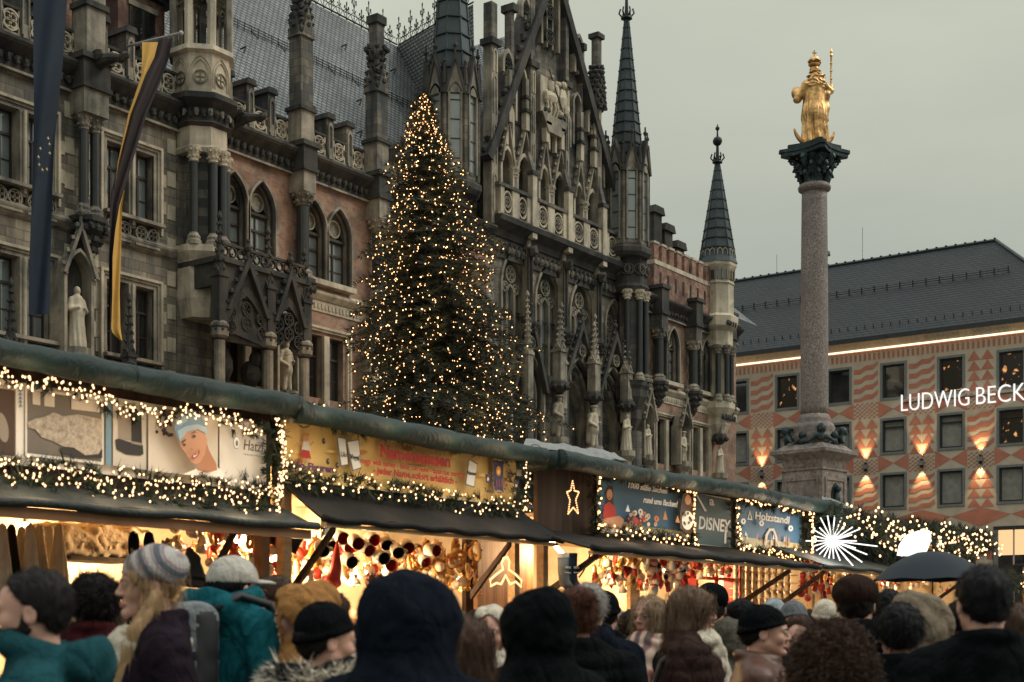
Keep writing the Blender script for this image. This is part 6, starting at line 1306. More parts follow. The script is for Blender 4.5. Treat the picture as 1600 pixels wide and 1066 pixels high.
mb = MB(); x_ = S(1605, 6.8); mb.box(x_-.05, x_+.05, 6.76, 6.86, 0, Z(1605, 900, 6.8)+.15, 'beam_wood'); mb.box(x_-.35, x_+.35, 6.6, 7.0, 0, .12, 'dark_wood'); mb.box(x_-.04, x_+.04, 6.4, 6.76, Z(1605, 915, 6.8), Z(1605, 915, 6.8)+.08, 'beam_wood'); obj('post', mb, label='wooden post carrying fir greenery beyond the umbrella', cat='post')
# hanging star outline, starburst, white blossom sign
def outline(name, label, pts, D, m, r, nbulb=0, cat='light figure', close=True):
    P = [Vector((S(a, D), D, Z(a, c, D))) for a, c in pts]; base = (sum((p.x for p in P))/len(P), D, min(p.z for p in P)); t = thing(name, label, cat, base)
    if close: P.append(P[0])
    q = MB(); q.tube(P, .006 if nbulb else r, 6, 'cable' if nbulb else m); obj('frame', q, t)
    if nbulb:
        Ls = [(P[i+1]-P[i]).length for i in range(len(P)-1)]; T = sum(Ls); q = MB(); q.blob((0, 0, 0), r, m, 6, 4); bm = mesh_of('bulb', q.V, q.Fc, [m], None, True)
        for i in range(nbulb):
            s_ = T*i/nbulb; k = 0
            while s_ > Ls[k]: s_ -= Ls[k]; k += 1
            o = bpy.data.objects.new('bulb', bm); COL.objects.link(o); o.parent = t; o.location = P[k].lerp(P[k+1], s_/Ls[k])-Vector(base)+Vector((0, -.012, 0))
    return t
outline('light_star', 'small hanging star outlined in warm bulbs in dark corner', [(893, 752), (896, 767), (903, 769), (898, 781), (902, 803), (894, 793), (886, 803), (889, 782), (884, 769), (890, 767)], 7.3, 'neon_warm', .008, 44)
outline('light_figure', 'glowing angel-shaped tube light before the brown plank shutter', [(787, 872), (784, 880), (786, 890), (776, 897), (766, 906), (767, 916), (776, 911), (783, 913), (790, 899), (797, 913), (806, 909), (814, 917), (815, 907), (806, 898), (795, 890), (796, 878), (793, 871)], 6.98, 'neon_warm', .009)
D = 7.1; c = Vector((S(1300, D), D, Z(1300, 845, D))); t = thing('starburst', 'white starburst of glowing tubes right of the carved-wood banner', 'light figure', c, R(-54.6))
m = Y_ = D/(DX-DY*(500/FPX)); u = Y_/FPX; q = MB(); q.blob((0, 0, 0), (.05, .03, .05), 'neon_white', 12, 8); obj('core', q, t, local=True)
rr = random.Random(5)
for i in range(22):
    a = 2*math.pi*i/22; L_ = (rr.choice([28, 34, 40]))*u
    q = MB(); q.tube([(0.05*math.cos(a), 0, 0.05*math.sin(a)), (L_*math.cos(a), 0.05, L_*math.sin(a))], .009, 6, 'neon_white'); obj('ray', q, t, local=True)
for i, (ex, ey) in enumerate(((1374, 853), (1358, 866), (1350, 878), (1346, 826), (1336, 884))): e_ = Vector(((ex-1300)*u, .1, (845-ey)*u)); q = MB(); q.tube([(0, 0, 0), tuple(e_)], .009, 6, 'neon_white'); obj('ray', q, t, local=True)
l = bpy.data.lights.new('glow', 'POINT'); l.energy = 18; l.color = (1, .93, .85); l.shadow_soft_size = .2; o = bpy.data.objects.new('glow', l); COL.objects.link(o); o.parent = t; o.location = (0, -.35, 0)
D = 6.62; mb = MB(); pts = [(1408, 868), (1411, 852), (1420, 838), (1431, 831), (1436, 833), (1440, 829), (1449, 829), (1452, 838), (1450, 850), (1445, 862), (1438, 870)]
mb.prism([(S(a, D), Z(a, c_, D)) for a, c_ in pts][::-1], D-.03, D+.06, 'neon_white'); obj('blossom_light', mb, label='glowing white blossom-shaped sign above the umbrella', cat='light figure')
# hanging baubles under the last greenery and on the garlands
plain('bauble_silver', (.6, .58, .52), .25, .8); plain('bauble_red', (.4, .03, .02), .3); plain('bauble_gold', (.6, .35, .1), .3, .7)
def bauble(m, lab, x, y, z, r):
    q = MB(); q.blob((0, 0, 0), r, m, 14, 9); q.lathe((0, 0, r*.95), [(r*.25, 0), (r*.22, r*.3)], 8, 'bauble_gold'); q.tube([(0, 0, r*1.2), (0, 0, r*1.2+.12)], .0025, 4, 'cable'); o = obj('bauble', q, smooth=True, local=True); o.location = (x, y, z); return tagit(o, lab, 'bauble')
for px, py, D, m, r, lab in ((43, 762, 7.65, 'bauble_silver', .035, 'first silver bauble from the left on the lower garland'), (104, 762, 7.65, 'bauble_silver', .033, 'second silver bauble from the left on the lower garland'), (264, 787, 7.6, 'bauble_silver', .03, 'silver bauble dangling lowest on a string by grey cloth'), (329, 766, 7.65, 'bauble_gold', .026, 'small golden bauble on the wool banner garland'), (199, 788, 7.65, 'bauble_red', .03, 'dark red bauble in greenery over the grey awning'), (1452, 855, 6.95, 'bauble_gold', .05, 'warm bauble right of the white blossom sign'), (1464, 853, 6.95, 'bauble_silver', .06, 'pale bauble beside the warm bauble under greenery'), (100, 745, 7.62, 'bauble_silver', .02, 'tiny silver bauble in the wool banner garland')):
    bauble(m, lab, S(px, D), D, Z(px, py, D), r)
mb = MB(); D = 7.62; mb.tube([(S(a, D), D, Z(a, c_, D)) for a, c_ in ((141, 740), (146, 756), (149, 776))], [.012, .014, .008], 6, 'bauble_red'); obj('stocking_figure', mb, label='thin red elf decoration hanging at the wool banner', cat='decoration')
# ---------------------------------------------------------------- lamps and goods
for px, py, D, e_, lab in ((40, 828, 9.3, 38, 'bare bulb lighting the cream wall at the far left'), (150, 836, 9.6, 30, 'bare bulb above the fur shelf'), (375, 842, 8.5, 26, 'bare bulb above the white cap'), (432, 878, 8.2, 22, 'bare bulb between the cap and the ochre hood'), (548, 905, 8.3, 20, 'bare bulb beside the gingerbread heart'), (520, 838, 9.6, 30, 'bare bulb behind the hanging mugs'), (868, 853, 7.8, 24, 'bare bulb under the left end of the long awning'), (725, 905, 8.7, 18, 'bare bulb among the dried wreaths'), (950, 905, 8.9, 24, 'bare bulb above the grey-haired head'), (1040, 890, 9.3, 30, 'bare bulb among the white plush figures'), (1180, 880, 9.6, 30, 'bare bulb before the rows of little cards'), (1330, 905, 8.6, 30, 'bare bulb at the left of the last stall'), (1450, 915, 8.6, 28, 'bare bulb below the dark umbrella'), (1500, 920, 8.8, 20, 'bare bulb at the right of the last stall')):
    lamp(S(px, D), D, Z(px, py, D), e_*1.0, lab, r=.05 if px not in (520, 1040, 1180) else .04, long=(px == 868))
for n, c, kw in (('mug_white', (.74, .70, .62), {}), ('mug_red', (.42, .03, .02), {}), ('mug_dark', (.02, .025, .03), {}), ('felt_grey', (.075, .08, .078), dict(rough=.95, bump=.6, bscale=60)), ('felt_dark', (.012, .013, .015), dict(rough=.95)), ('fleece', (.70, .60, .44), dict(rough=.95, bump=.9, bscale=35)), ('knit_white', (.72, .68, .58), dict(rough=.95, bump=.6, bscale=50)), ('plush', (.78, .74, .66), dict(rough=.9)), ('ginger', (.19, .07, .03), {}), ('icing', (.78, .70, .6), {}), ('straw', (.48, .30, .12), dict(rough=.9)), ('card', (.72, .62, .46), {}), ('paint_red', (.5, .035, .02), {}), ('wood_toy', (.58, .34, .15), {}), ('glass_orn', (.7, .62, .5), dict(rough=.15)), ('sock_grey', (.20, .21, .20), dict(rough=.95)), ('navy_knit', (.02, .03, .05), dict(rough=.95))): plain(n, c, **({'rough': .5} | kw))
def place(proto, px, py, D, rot=None, scale=None, label=None, group=None, first=[set()]):
    if proto.name in first[0]: o = dup(proto)
    else: first[0].add(proto.name); o = proto
    o.location = (S(px, D), D, Z(px, py, D))
    if rot is not None: o.rotation_euler = rot
    if scale is not None: o.scale = (scale,)*3
    if label: o['label'] = label
    if group: o['group'] = group
    return o
def mug(inner, label):
    t = thing('mug', label, 'mug', group='mugs hanging under the black awning'); q = MB(); q.lathe((0, 0, 0), [(.001, 0), (.036, 0), (.042, .004), (.043, .095), (.040, .095)], 18, 'mug_white', cap=False); obj('cup', q, t, True, local=True)
    q = MB(); q.lathe((0, 0, 0), [(.0395, .096), (.037, .02), (.001, .012)], 18, inner, cap=False); obj('inside', q, t, True, local=True)
    q = MB(); q.tube([(.042+.026*math.sin(a), 0, .05-.03*math.cos(a)) for a in np.linspace(0, math.pi, 9)], .006, 6, 'mug_white'); obj('handle', q, t, True, local=True); return t
mr, md = mug('mug_red', 'white mug with red inside hanging under the black awning'), mug('mug_dark', 'white mug with dark inside hanging under the black awning')
rr = random.Random(11)
for i, (px, py, k) in enumerate(((552, 843, 0), (565, 852, 0), (577, 838, 0), (542, 850, 0), (590, 868, 1), (618, 856, 1), (607, 880, 0), (657, 868, 0), (668, 858, 0), (540, 872, 1), (600, 842, 1), (512, 842, 1), (500, 852, 1), (634, 850, 0), (529, 838, 0))):
    place(md if k else mr, px, py, 7.75+.1*(i % 4), Vector((-.45+rr.uniform(-.3, .3), -.95, -.35+rr.uniform(-.35, .2))).to_track_quat('Z', 'Y').to_euler(), 1.3)
# felt hat, slippers, gnome hat, gingerbread heart, framed board
def felt_fn(X, Y, Zg):
    d = el(X, Y, Zg, (0, 0, 0), (.17, .15, .035)); b_ = cap(X, Y, Zg, (0, 0, .0), (-.03, 0, .17), .12, .075); b_ = smin(b_, cap(X, Y, Zg, (-.03, 0, .17), (-.065, 0, .25), .07, .035), .03); return smin(d, b_, .04)+.006*wob(X, Y, Zg, 30)
t = thing('felt_hat', 'grey pointed felt hat hanging under the grey awning', 'hat', (S(302, 7.7), 7.7, Z(302, 905, 7.7))); sdf_obj('felt', felt_fn, (-.18, -.16, -.05), (.18, .16, .3), .012, 'felt_grey', t); q = MB(); q.lathe((0, 0, -.02), [(.172, 0), (.176, .015), (.172, .03)], 20, 'felt_dark', cap=False, sy=.88); obj('brim', q, t, True, local=True); t.rotation_euler = (0, R(6), 0); t.scale = (.78,)*3
q = MB(); D = 7.75
for px, tl in ((209, -8), (233, 8)): q.lathe((S(px, D), D, Z(px, 872, D)), [(.015, 0), (.045, .03), (.05, .12), (.035, .17), (.008, .185)], 10, 'felt_dark', sy=.4)
o = obj('slippers', q, smooth=True, label='pair of black felt slippers hung above the striped hat', cat='slippers')
q = MB(); D = 7.7; q.tube([(S(a, D), D, Z(a, c_, D)) for a, c_ in ((527, 845), (526, 862), (525, 885), (521, 905), (527, 915))], [.006, .025, .045, .06, .04], 10, 'paint_red'); obj('gnome_hat', q, smooth=True, label='long red pointed gnome hat hanging beside the mugs', cat='hat')
D = 7.7; t = thing('gingerbread_heart', 'brown gingerbread heart with red and white icing rim', 'gingerbread', (S(585, D), D, Z(585, 935, D)))
hp = [(.085*16*math.sin(a)**3/16, .085*(13*math.cos(a)-5*math.cos(2*a)-2*math.cos(3*a)-math.cos(4*a))/16+.09) for a in np.linspace(0, 2*math.pi, 40, endpoint=False)]
q = MB(); q.prism([(x*1.25, z*1.25) for x, z in hp], -.012, .01, 'ginger'); obj('biscuit', q, t, local=True); q = MB()
for i, (x, z) in enumerate(hp): q.blob((x*1.12, -.018, (z-.085)*1.12+.106), .009, 'icing' if i % 2 else 'paint_red', 6, 4)
obj('icing', q, t, local=True); t.scale = (1.1,)*3
D = 7.75; q = MB(); x, z = S(440, D), Z(440, 857, D); q.box(-.15, .15, -.015, .015, 0, .17, 'dark_wood'); q.box(-.13, .13, -.022, -.014, .02, .15, 'felt_dark')
for i in range(11): q.box(-.12+.024*i, -.112+.024*i, -.03, -.022, .01, .05, 'iron')
o = obj('comb_board', q, local=True, label='dark framed board with a comb edge hanging under the beam', cat='board'); o.location = (x, D, z); o.rotation_euler = (R(20), R(14), 0)
q = MB(); q.box(S(745, 7.95), S(832, 7.95), 7.94, 7.99, Z(790, 935, 7.95)-.9, Z(790, 838, 7.95), 'planks'); obj('shutter', q, label='brown plank shutter closing the right side of mug stall', cat='shutter')
# fur shelf, hanging clothes at the far left
D = 9.0; q = MB(); q.box(S(85, D), S(200, D), D-.2, D+.2, Z(140, 872, D)-.03, Z(140, 872, D), 'dark_wood'); obj('shelf', q, label='dark shelf under the pile of pale furs', cat='shelf')
def pelt_fn(X, Y, Zg): return np.sqrt((X/.34)**4+(Y/.18)**4+((Zg)/.13)**4)**.5*.13-.13+.018*wob(X, Y, Zg, 28)+.01*wob(X, Y, Zg, 70)
for i, px in enumerate((112, 166)):
    t = thing('sheepskin', ['pale sheepskin pile on the left half of the shelf', 'pale sheepskin pile on the right half of the shelf'][i], 'sheepskin', (S(px, D), D, Z(px, 872, D)+.13)); sdf_obj('fleece', pelt_fn, (-.4, -.22, -.16), (.4, .22, .16), .02, 'fleece', t)
V, F = snets(lambda X, Y, Zg: cap(X, Y, Zg, (0, 0, 0), (0, 0, -.42), .05, .13)+.016*np.sin(12*np.arctan2(Y, X))*np.clip(-Zg*2, 0, 1), np.arange(-.17, .17, .015), np.arange(-.17, .17, .015), np.arange(-.6, .08, .015))
cm = [mesh_of('garment', V, F, [m], None, True) for m in ('knit_white', 'fleece', 'felt_dark')]
for i, px in enumerate((4, 18, 34, 48, 62, 78, 92)):
    o = bpy.data.objects.new('garment', cm[(0, 2, 1, 0, 1, 0, 1)[i]]); COL.objects.link(o); o.location = (S(px, 8.3+.1*(i % 3)), 8.3+.1*(i % 3), Z(px, 832, 8.4)); o.scale = (.62, .62, 1.1+.1*(i % 2)); tagit(o, ['cream', 'black', 'fleecy', 'white', 'pale fleecy', 'plain white', 'soft beige'][i]+' knitted garment on the rail at far left, number '+str(i+1)+' along it', 'garment', 'garments hanging at the far left')
# small goods
def proto(name, label, cat, build, group): 
    q = MB(); build(q); o = obj(name, q, smooth=True, local=True); return tagit(o, label, cat, group)
def b_star(q, m='wood_toy'): q.prism([((.045 if k % 2 == 0 else .02)*math.sin(k*math.pi/5), (.045 if k % 2 == 0 else .02)*math.cos(k*math.pi/5)) for k in range(10)], -.004, .004, m)
def b_angel(q): q.lathe((0, 0, -.05), [(.032, 0), (.012, .055), (.006, .06)], 10, 'icing'); q.blob((0, 0, .022), .014, 'wood_toy', 8, 6); q.prism([(-.04, .01), (-.01, -.01), (0, 0), (.01, -.01), (.04, .01), (.03, .03), (0, .012), (-.03, .03)], .005, .012, 'glass_orn')
def b_plush(q): q.blob((0, 0, -.03), (.035, .03, .04), 'plush', 9, 7); q.blob((0, -.005, .025), .027, 'plush', 9, 7); q.lathe((0, 0, .035), [(.026, 0), (.012, .03), (.003, .055)], 8, 'paint_red'); q.blob((-.016, -.03, .03), .005, 'felt_dark', 5, 4); q.blob((.016, -.03, .03), .005, 'felt_dark', 5, 4); q.lathe((0, 0, 0), [(.024, -.004), (.028, .002), (.024, .008)], 8, 'paint_red')
def b_bell(q): q.lathe((0, 0, 0), [(.03, -.035), (.022, -.02), (.018, .01), (.006, .03)], 10, 'bauble_gold'); q.blob((0, 0, -.036), .008, 'bauble_gold', 6, 4)
def b_wreath(q): q.tube([(.045*math.cos(a), 0, .045*math.sin(a)) for a in np.linspace(0, 2*math.pi, 15)], .012, 6, 'straw'); [q.blob((.045*math.cos(a), -.012, .045*math.sin(a)), .009, 'paint_red' if i % 2 else 'bauble_gold', 5, 4) for i, a in enumerate(np.linspace(0, 6, 7))]
def b_heart(q): q.prism([(x*.5, z*.5-.04) for x, z in hp], -.006, .006, 'paint_red')
def b_nut(q): q.lathe((0, 0, -.06), [(.018, 0), (.02, .03), (.016, .035), (.022, .05), (.02, .075)], 9, 'paint_red'); q.blob((0, 0, .03), .016, 'wood_toy', 8, 6); q.lathe((0, 0, .04), [(.017, 0), (.015, .03)], 8, 'felt_dark'); q.lathe((0, 0, .015), [(.014, -.01), (.017, 0)], 8, 'icing')
def b_ball(q, m='glass_orn'): q.blob((0, 0, 0), .03, m, 12, 8); q.lathe((0, 0, .029), [(.008, 0), (.007, .01)], 6, 'bauble_gold')
def b_box(q): q.box(-.045, .045, -.02, .02, -.06, .06, 'card'); q.box(-.03, .03, -.022, -.019, -.03, .035, 'wood_toy'); q.blob((0, -.024, .005), (.016, .004, .02), 'pr_brown', 8, 5)
K = {}
for n, lab, cat, bld in (('star_ornament', 'wooden star ornament', 'ornament', b_star), ('angel', 'little white angel ornament', 'ornament', b_angel), ('plush_figure', 'white plush figure in a red hat', 'toy', b_plush), ('bell', 'small golden bell', 'bell', b_bell), ('wreath', 'small straw wreath with berries', 'wreath', b_wreath), ('heart_ornament', 'red heart ornament', 'ornament', b_heart), ('nutcracker', 'little red nutcracker', 'toy', b_nut), ('glass_ball', 'pale glass ball', 'ornament', b_ball), ('red_ball', 'red glass ball', 'ornament', lambda q: b_ball(q, 'bauble_red')), ('card_box', 'small cream card box with a wooden motif', 'box', b_box)): K[n] = proto(n, lab, cat, bld, n.replace('_', ' ')+' goods')
def clutter(kinds, n, pxa, pxb, pya, pyb, Da, Db, where, sc_=1.0, seed=0):
    r_ = random.Random(seed)
    for i in range(n):
        k = kinds[i % len(kinds)]; px = r_.uniform(pxa, pxb); py = r_.uniform(pya, pyb)+(px-pxa)*.05; D = r_.uniform(Da, Db); base_lab = {'star_ornament': 'wooden star ornament', 'angel': 'little white angel ornament', 'plush_figure': 'white plush figure in a red hat', 'bell': 'small golden bell', 'wreath': 'small straw wreath with berries', 'heart_ornament': 'red heart ornament', 'nutcracker': 'little red nutcracker', 'glass_ball': 'pale glass ball', 'red_ball': 'red glass ball', 'card_box': 'small cream card box'}[k]
        place(K[k], px, py, D, (R(r_.uniform(-15, 15)), R(r_.uniform(-25, 25)), R(r_.uniform(-20, 60))), sc_*r_.uniform(.8, 1.3), base_lab+' '+where, base_lab+'s '+where)
clutter(['star_ornament', 'angel', 'glass_ball', 'heart_ornament', 'bell', 'wreath', 'glass_ball', 'red_ball'], 90, 335, 500, 824, 895, 7.7, 9.2, 'in the crowded display near the white cap', 1.45, 1)
clutter(['star_ornament', 'glass_ball', 'bell', 'angel', 'heart_ornament'], 50, 262, 350, 815, 880, 7.9, 9.0, 'on the wall right of the fur shelf', 1.2, 11)
clutter(['glass_ball', 'star_ornament', 'red_ball', 'angel', 'wreath'], 90, 480, 670, 845, 910, 8.0, 9.4, 'behind the hanging mugs', 1.3, 12)
clutter(['star_ornament', 'bell', 'angel', 'glass_ball', 'nutcracker'], 50, 1290, 1400, 888, 925, 7.8, 9.2, 'at the left of the last stall', 1.3, 13)
clutter(['wreath', 'star_ornament', 'bell', 'wreath', 'glass_ball'], 110, 640, 750, 848, 915, 7.9, 8.9, 'among the dried wreaths by the shutter', 1.35, 2)
clutter(['star_ornament', 'angel', 'wreath', 'bell', 'glass_ball', 'heart_ornament'], 70, 925, 1005, 860, 915, 7.3, 8.6, 'at the left of the long stall', 1.35, 3)
clutter(['plush_figure', 'plush_figure', 'heart_ornament', 'plush_figure', 'nutcracker'], 55, 1005, 1072, 868, 915, 7.3, 8.4, 'in the middle of the long stall', 1.3, 4)
clutter(['nutcracker', 'star_ornament', 'glass_ball', 'red_ball', 'angel'], 40, 1070, 1142, 876, 900, 7.8, 8.7, 'on the red shelves of the long stall', 1.2, 5)
clutter(['star_ornament', 'glass_ball', 'bell', 'angel', 'plush_figure'], 60, 1385, 1520, 900, 930, 7.7, 9.2, 'in the last stall under the umbrella', 1.3, 6)
clutter(['plush_figure', 'nutcracker', 'heart_ornament', 'red_ball'], 22, 1250, 1292, 880, 935, 7.0, 7.6, 'in the hanging bundle before the starburst', 1.4, 7)
for r_ in range(5):
    for c_ in range(9):
        D = 8.6; px = 1150+c_*10.2; py = 884+r_*13+c_*.9; place(K['card_box'], px, py, D, (0, 0, R(rr.uniform(-6, 6))), 1.0, 'small cream card box in the neat rows right of the red shelves', 'card boxes in neat rows')
D = 8.75; q = MB(); x0, x1 = S(1072, D), S(1143, D)
for z in (Z(1100, 905, D), Z(1100, 880, D)): q.box(x0, x1, D-.15, D+.1, z, z+.025, 'paint_red')
for x in (x0, x1-.05): q.box(x, x+.05, D-.15, D+.1, 1.0, Z(1100, 868, D), 'paint_red')
obj('red_shelf', q, label='red wooden shelf unit in the long stall', cat='shelf')
for r_ in range(5): D = 8.68; z = Z(1190, 884+r_*13+11, D); q = MB(); q.box(S(1144, D), S(1246, D), D-.05, D+.05, z-.012, z, 'pale_wood'); obj('shelf', q, label='thin pale shelf number %d from the top under the card boxes' % (r_+1), cat='shelf', group='thin shelves for the card boxes')
for px, lab, k in ((880, 'grey patterned stocking hanging under the long awning', 'sock_grey'), (893, 'dark knitted stocking beside the grey stocking', 'navy_knit')):
    D = 6.85; q = MB(); x = S(px, D); z = Z(px, 868, D); q.tube([(x, D, z), (x, D, z-.14), (x+.02, D, z-.24), (x+.09, D-.02, z-.29)], [.05, .048, .05, .035], 10, k); q.lathe((x, D, z-.02), [(.054, 0), (.056, .04)], 10, 'knit_white' if k == 'sock_grey' else k, cap=False)
    q.box(x-.04, x+.04, D-.056, D-.05, z-.12, z-.10, 'knit_white'); q.box(x-.04, x+.04, D-.056, D-.05, z-.16, z-.15, 'knit_white'); obj('stocking', q, smooth=True, label=lab, cat='stocking')
q = MB(); D = 7.0; q.tube([(S(a, D), D, Z(a, c_, D)) for a, c_ in ((924, 856), (920, 875), (912, 892), (905, 902))], .008, 5, 'cable'); obj('cable', q, label='black cable drooping from the corner of the long awning', cat='cable')
q = MB(); x, z = S(1045, 8.2), Z(1045, 935, 8.2); q.prismx([(8.0, 1.0), (8.05, 1.0), (8.05, 2.25), (8.0, 2.25)], S(985, 8), S(1000, 8), 'pale_wood'); obj('board', q, label='pale upright board behind the blonde woman with glasses', cat='board')
# ================================================================ the crowd
g = G('skin'); g.done(g.mix(g.noise(14, 4), (.52, .285, .205), (.60, .34, .25)), .5, 0, .4); g.b.inputs['Subsurface Weight'].default_value = .12; g.b.inputs['Subsurface Scale'].default_value = .01
g.b.inputs['Subsurface Radius'].default_value = (1, .4, .2)
plain('lips', (.42, .19, .15), .45, 0, .1); plain('eye_white', (.34, .31, .28), .25, 0, .1); plain('iris', (.03, .022, .015), .15, 0, .2)
def cloth(n, c, var=.35, bump=.25, bs=120, rough=.9):
    g = G(n); q = g.n('ShaderNodeMapping', i_Scale=(1, 1, .55)); g.l(g.vec, q.inputs[0]); f1 = g.noise(11, 5, q.outputs[0], .55, 1.6); f2 = g.noise(150, 2); v = g.n('ShaderNodeTexVoronoi', feature='DISTANCE_TO_EDGE', i_Scale=8.0); g.l(q.outputs[0], v.inputs[0])
    h = g.math('ADD', g.math('MULTIPLY', f1, 1.0), g.math('ADD', g.math('MULTIPLY', f2, .10), g.math('MULTIPLY', g.math('MINIMUM', v.outputs[0], .12), 1.6))); g.bump(h, .9, .035)
    g.done(g.mix(g.ramp(f1, [(.3, 0.), (.7, 1.)]), tuple(x*(1-var) for x in c), tuple(min(1, x*1.1) for x in c)), rough, 0, .04); return n
for n, c in {'cl_teal': (.014, .062, .072), 'cl_teal2': (.010, .095, .115), 'cl_navy': (.007, .010, .016), 'cl_black': (.005, .006, .007), 'cl_charcoal': (.014, .016, .018), 'cl_maroon': (.055, .012, .014), 'cl_plum': (.018, .012, .018), 'cl_beige': (.30, .235, .17), 'cl_sand': (.20, .16, .115), 'cl_cream': (.62, .55, .43), 'cl_grey': (.15, .16, .165), 'cl_lightblue': (.30, .36, .37), 'cl_ochre': (.36, .175, .06), 'cl_olive': (.09, .085, .065), 'cl_denim': (.02, .03, .05), 'cl_cap': (.50, .47, .41), 'cl_pack': (.19, .205, .21), 'cl_brown': (.035, .02, .017)}.items(): cloth(n, c)
g = G('leather'); g.bump(g.noise(30, 5, dist=1), .35, .01); g.done(g.mix(g.noise(6, 5), (.06, .026, .016), (.11, .047, .028)), .45, 0, .35)
for n, c, s_ in (('hair_dark', (.012, .009, .008), .3), ('hair_black', (.006, .006, .007), .3), ('hair_brown', (.055, .030, .019), .5), ('hair_auburn', (.075, .028, .016), .5), ('hair_blonde', (.36, .23, .12), .4), ('hair_bob', (.22, .15, .09), .6), ('hair_grey', (.30, .28, .25), .4), ('hair_longbrown', (.12, .075, .048), .5)):
    g = G(n); q = g.n('ShaderNodeMapping', i_Scale=(60, 60, 5)); g.l(g.vec, q.inputs[0]); f = g.noise(2, 3, q.outputs[0]); g.bump(f, .6, .004); g.done(g.mix(f, tuple(x*(1-s_) for x in c), tuple(x*(1+s_) for x in c)), .6, 0, .15)
g = G('striped_knit'); q = g.n('ShaderNodeTexWave', i_Scale=7.5, i_Distortion=.6, bands_direction='DIAGONAL'); g.l(g.vec, q.inputs[0]); g.bump(g.noise(90, 3), .4, .01)
g.done(g.ramp(q.outputs[0], [(.15, (.09, .095, .11)), (.4, (.32, .29, .29)), (.6, (.20, .11, .11)), (.85, (.40, .37, .34))]), .95)
g = G('scarf_red'); q = g.n('ShaderNodeTexWave', i_Scale=5, i_Distortion=2.5); g.l(g.vec, q.inputs[0]); g.done(g.ramp(q.outputs[0], [(.25, (.10, .09, .09)), (.5, (.40, .12, .08)), (.8, (.50, .38, .30))]), .95)
plain('fur_collar', (.80, .72, .58), .9, 0, .55, 30); plain('strap', (.015, .018, .02), .6); plain('lens', (.02, .02, .02), .1)
HB = 1.75; EZ = HB-.118
def head_d(x, Y, Zg, fem=0.):
    z = Zg-EZ; sx = abs(x); jw = 1-.08*fem
    d = el(x, Y, z, (0, .018, .034), (.074, .095, .086)); d = smin(d, el(x, Y, z, (0, -.022, .028), (.064, .072, .066)), .02)
    d = smin(d, el(x, Y, z, (0, -.026, -.036), (.057*jw, .062, .078)), .025); d = smin(d, cap(sx, Y, z, (.046*jw, .004, -.055), (.004, -.062, -.098), .022, .018), .025)
    d = smin(d, el(x, Y, z, (0, -.078, -.098), (.020*jw, .017, .014)), .018); d = smin(d, el(sx, Y, z, (.037, -.058, -.028), (.022, .022, .022)), .02)
    d = smin(d, cap(sx, Y, z, (.040, -.074, .019), (.004, -.088, .017), .009, .009), .014)
    e_ = np.sqrt((sx-.030)**2+(Y+.106)**2+(z-.001)**2)-.020; d = smax(d, -e_, .012)
    d = smin(d, cap(x, Y, z, (0, -.088, .012), (0, -.108, -.026), .0062, .0092), .012); d = smin(d, el(sx, Y, z, (.0095, -.097, -.031), (.0075, .011, .007)), .007)
    lid = np.maximum(np.sqrt((sx-.030)**2+(Y+.0825)**2+(z-.001)**2)-.0145, .0048-abs(z-.0005)); d = smin(d, lid, .003)
    d = smin(d, cap(sx, Y, z, (.020, -.086, -.064), (.003, -.0965, -.060), .0045, .0058), .006); d = smin(d, cap(sx, Y, z, (.017, -.087, -.070), (0, -.095, -.0715), .005, .0066), .006)
    d = smax(d, -(cap(sx, Y, z, (.021, -.095, -.0665), (0, -.104, -.0658), .0012, .0016)), .002)
    ear = el(sx, Y, z, (.077, .012, -.008), (.009, .020, .031)); ear = smax(ear, -el(sx, Y, z, (.088, .006, -.005), (.008, .011, .018)), .004); d = smin(d, ear, .006)
    return smin(d, cap(x, Y, z, (0, .026, -.055), (0, .036, -.19), .054-.006*fem, .06-.004*fem), .022)
def body_fn(fem):
    def f(X, Y, Zg):
        d = head_d(X, Y, Zg, fem); s_ = abs(X); t = cap(s_, Y, Zg, (.0, .035, 1.45), (.160, .03, 1.41), .060, .054); t = smin(t, el(X, Y, Zg, (0, .02, 1.25), (.165, .115, .22)), .05); t = smin(t, el(X, Y, Zg, (0, .02, .98), (.16, .115, .17)), .06)
        t = smin(t, cap(s_, Y, Zg, (.088, .02, .92), (.098, .01, .50), .088, .056), .03); t = smin(t, cap(s_, Y, Zg, (.098, .01, .50), (.10, .035, .10), .055, .040), .03); t = smin(t, cap(s_, Y, Zg, (.10, .045, .045), (.11, -.13, .035), .042, .034), .03)
        t = smin(t, cap(s_, Y, Zg, (.185, .03, 1.39), (.255, .07, 1.12), .05, .042), .03); t = smin(t, cap(s_, Y, Zg, (.255, .07, 1.12), (.205, -.085, .98), .04, .028), .02); t = smin(t, el(s_, Y, Zg, (.185, -.12, .96), (.035, .045, .04)), .02)
        return smin(d, t, .03)
    return f
def ax(*segs):
    o = []
    for a, b, s_ in segs: o.append(np.arange(a, b-1e-6, s_))
    return np.concatenate(o+[[segs[-1][1]]])
def body_mesh(fem, fine):
    h = .0048 if fine else .009; gx_ = ax((-.34, -.10, .018), (-.10, .10, h), (.10, .34, .018)); gy_ = ax((-.22, -.135, .018), (-.135, .12, h), (.12, .2, .016)); gz_ = ax((-.02, 1.35, .03), (1.35, HB-.27, .014), (HB-.27, HB+.02, h))
    V, F = snets(body_fn(fem), gx_, gy_, gz_); c = V[F].mean(1); z = c[:, 2]-EZ
    lips = (c[:, 1] < -.086) & (abs(z+.0665) < .0125-abs(c[:, 0])*.25) & (abs(c[:, 0]) < .024); return mesh_of('person_body', V, F, ['skin', 'lips'], lips.astype(int), True)
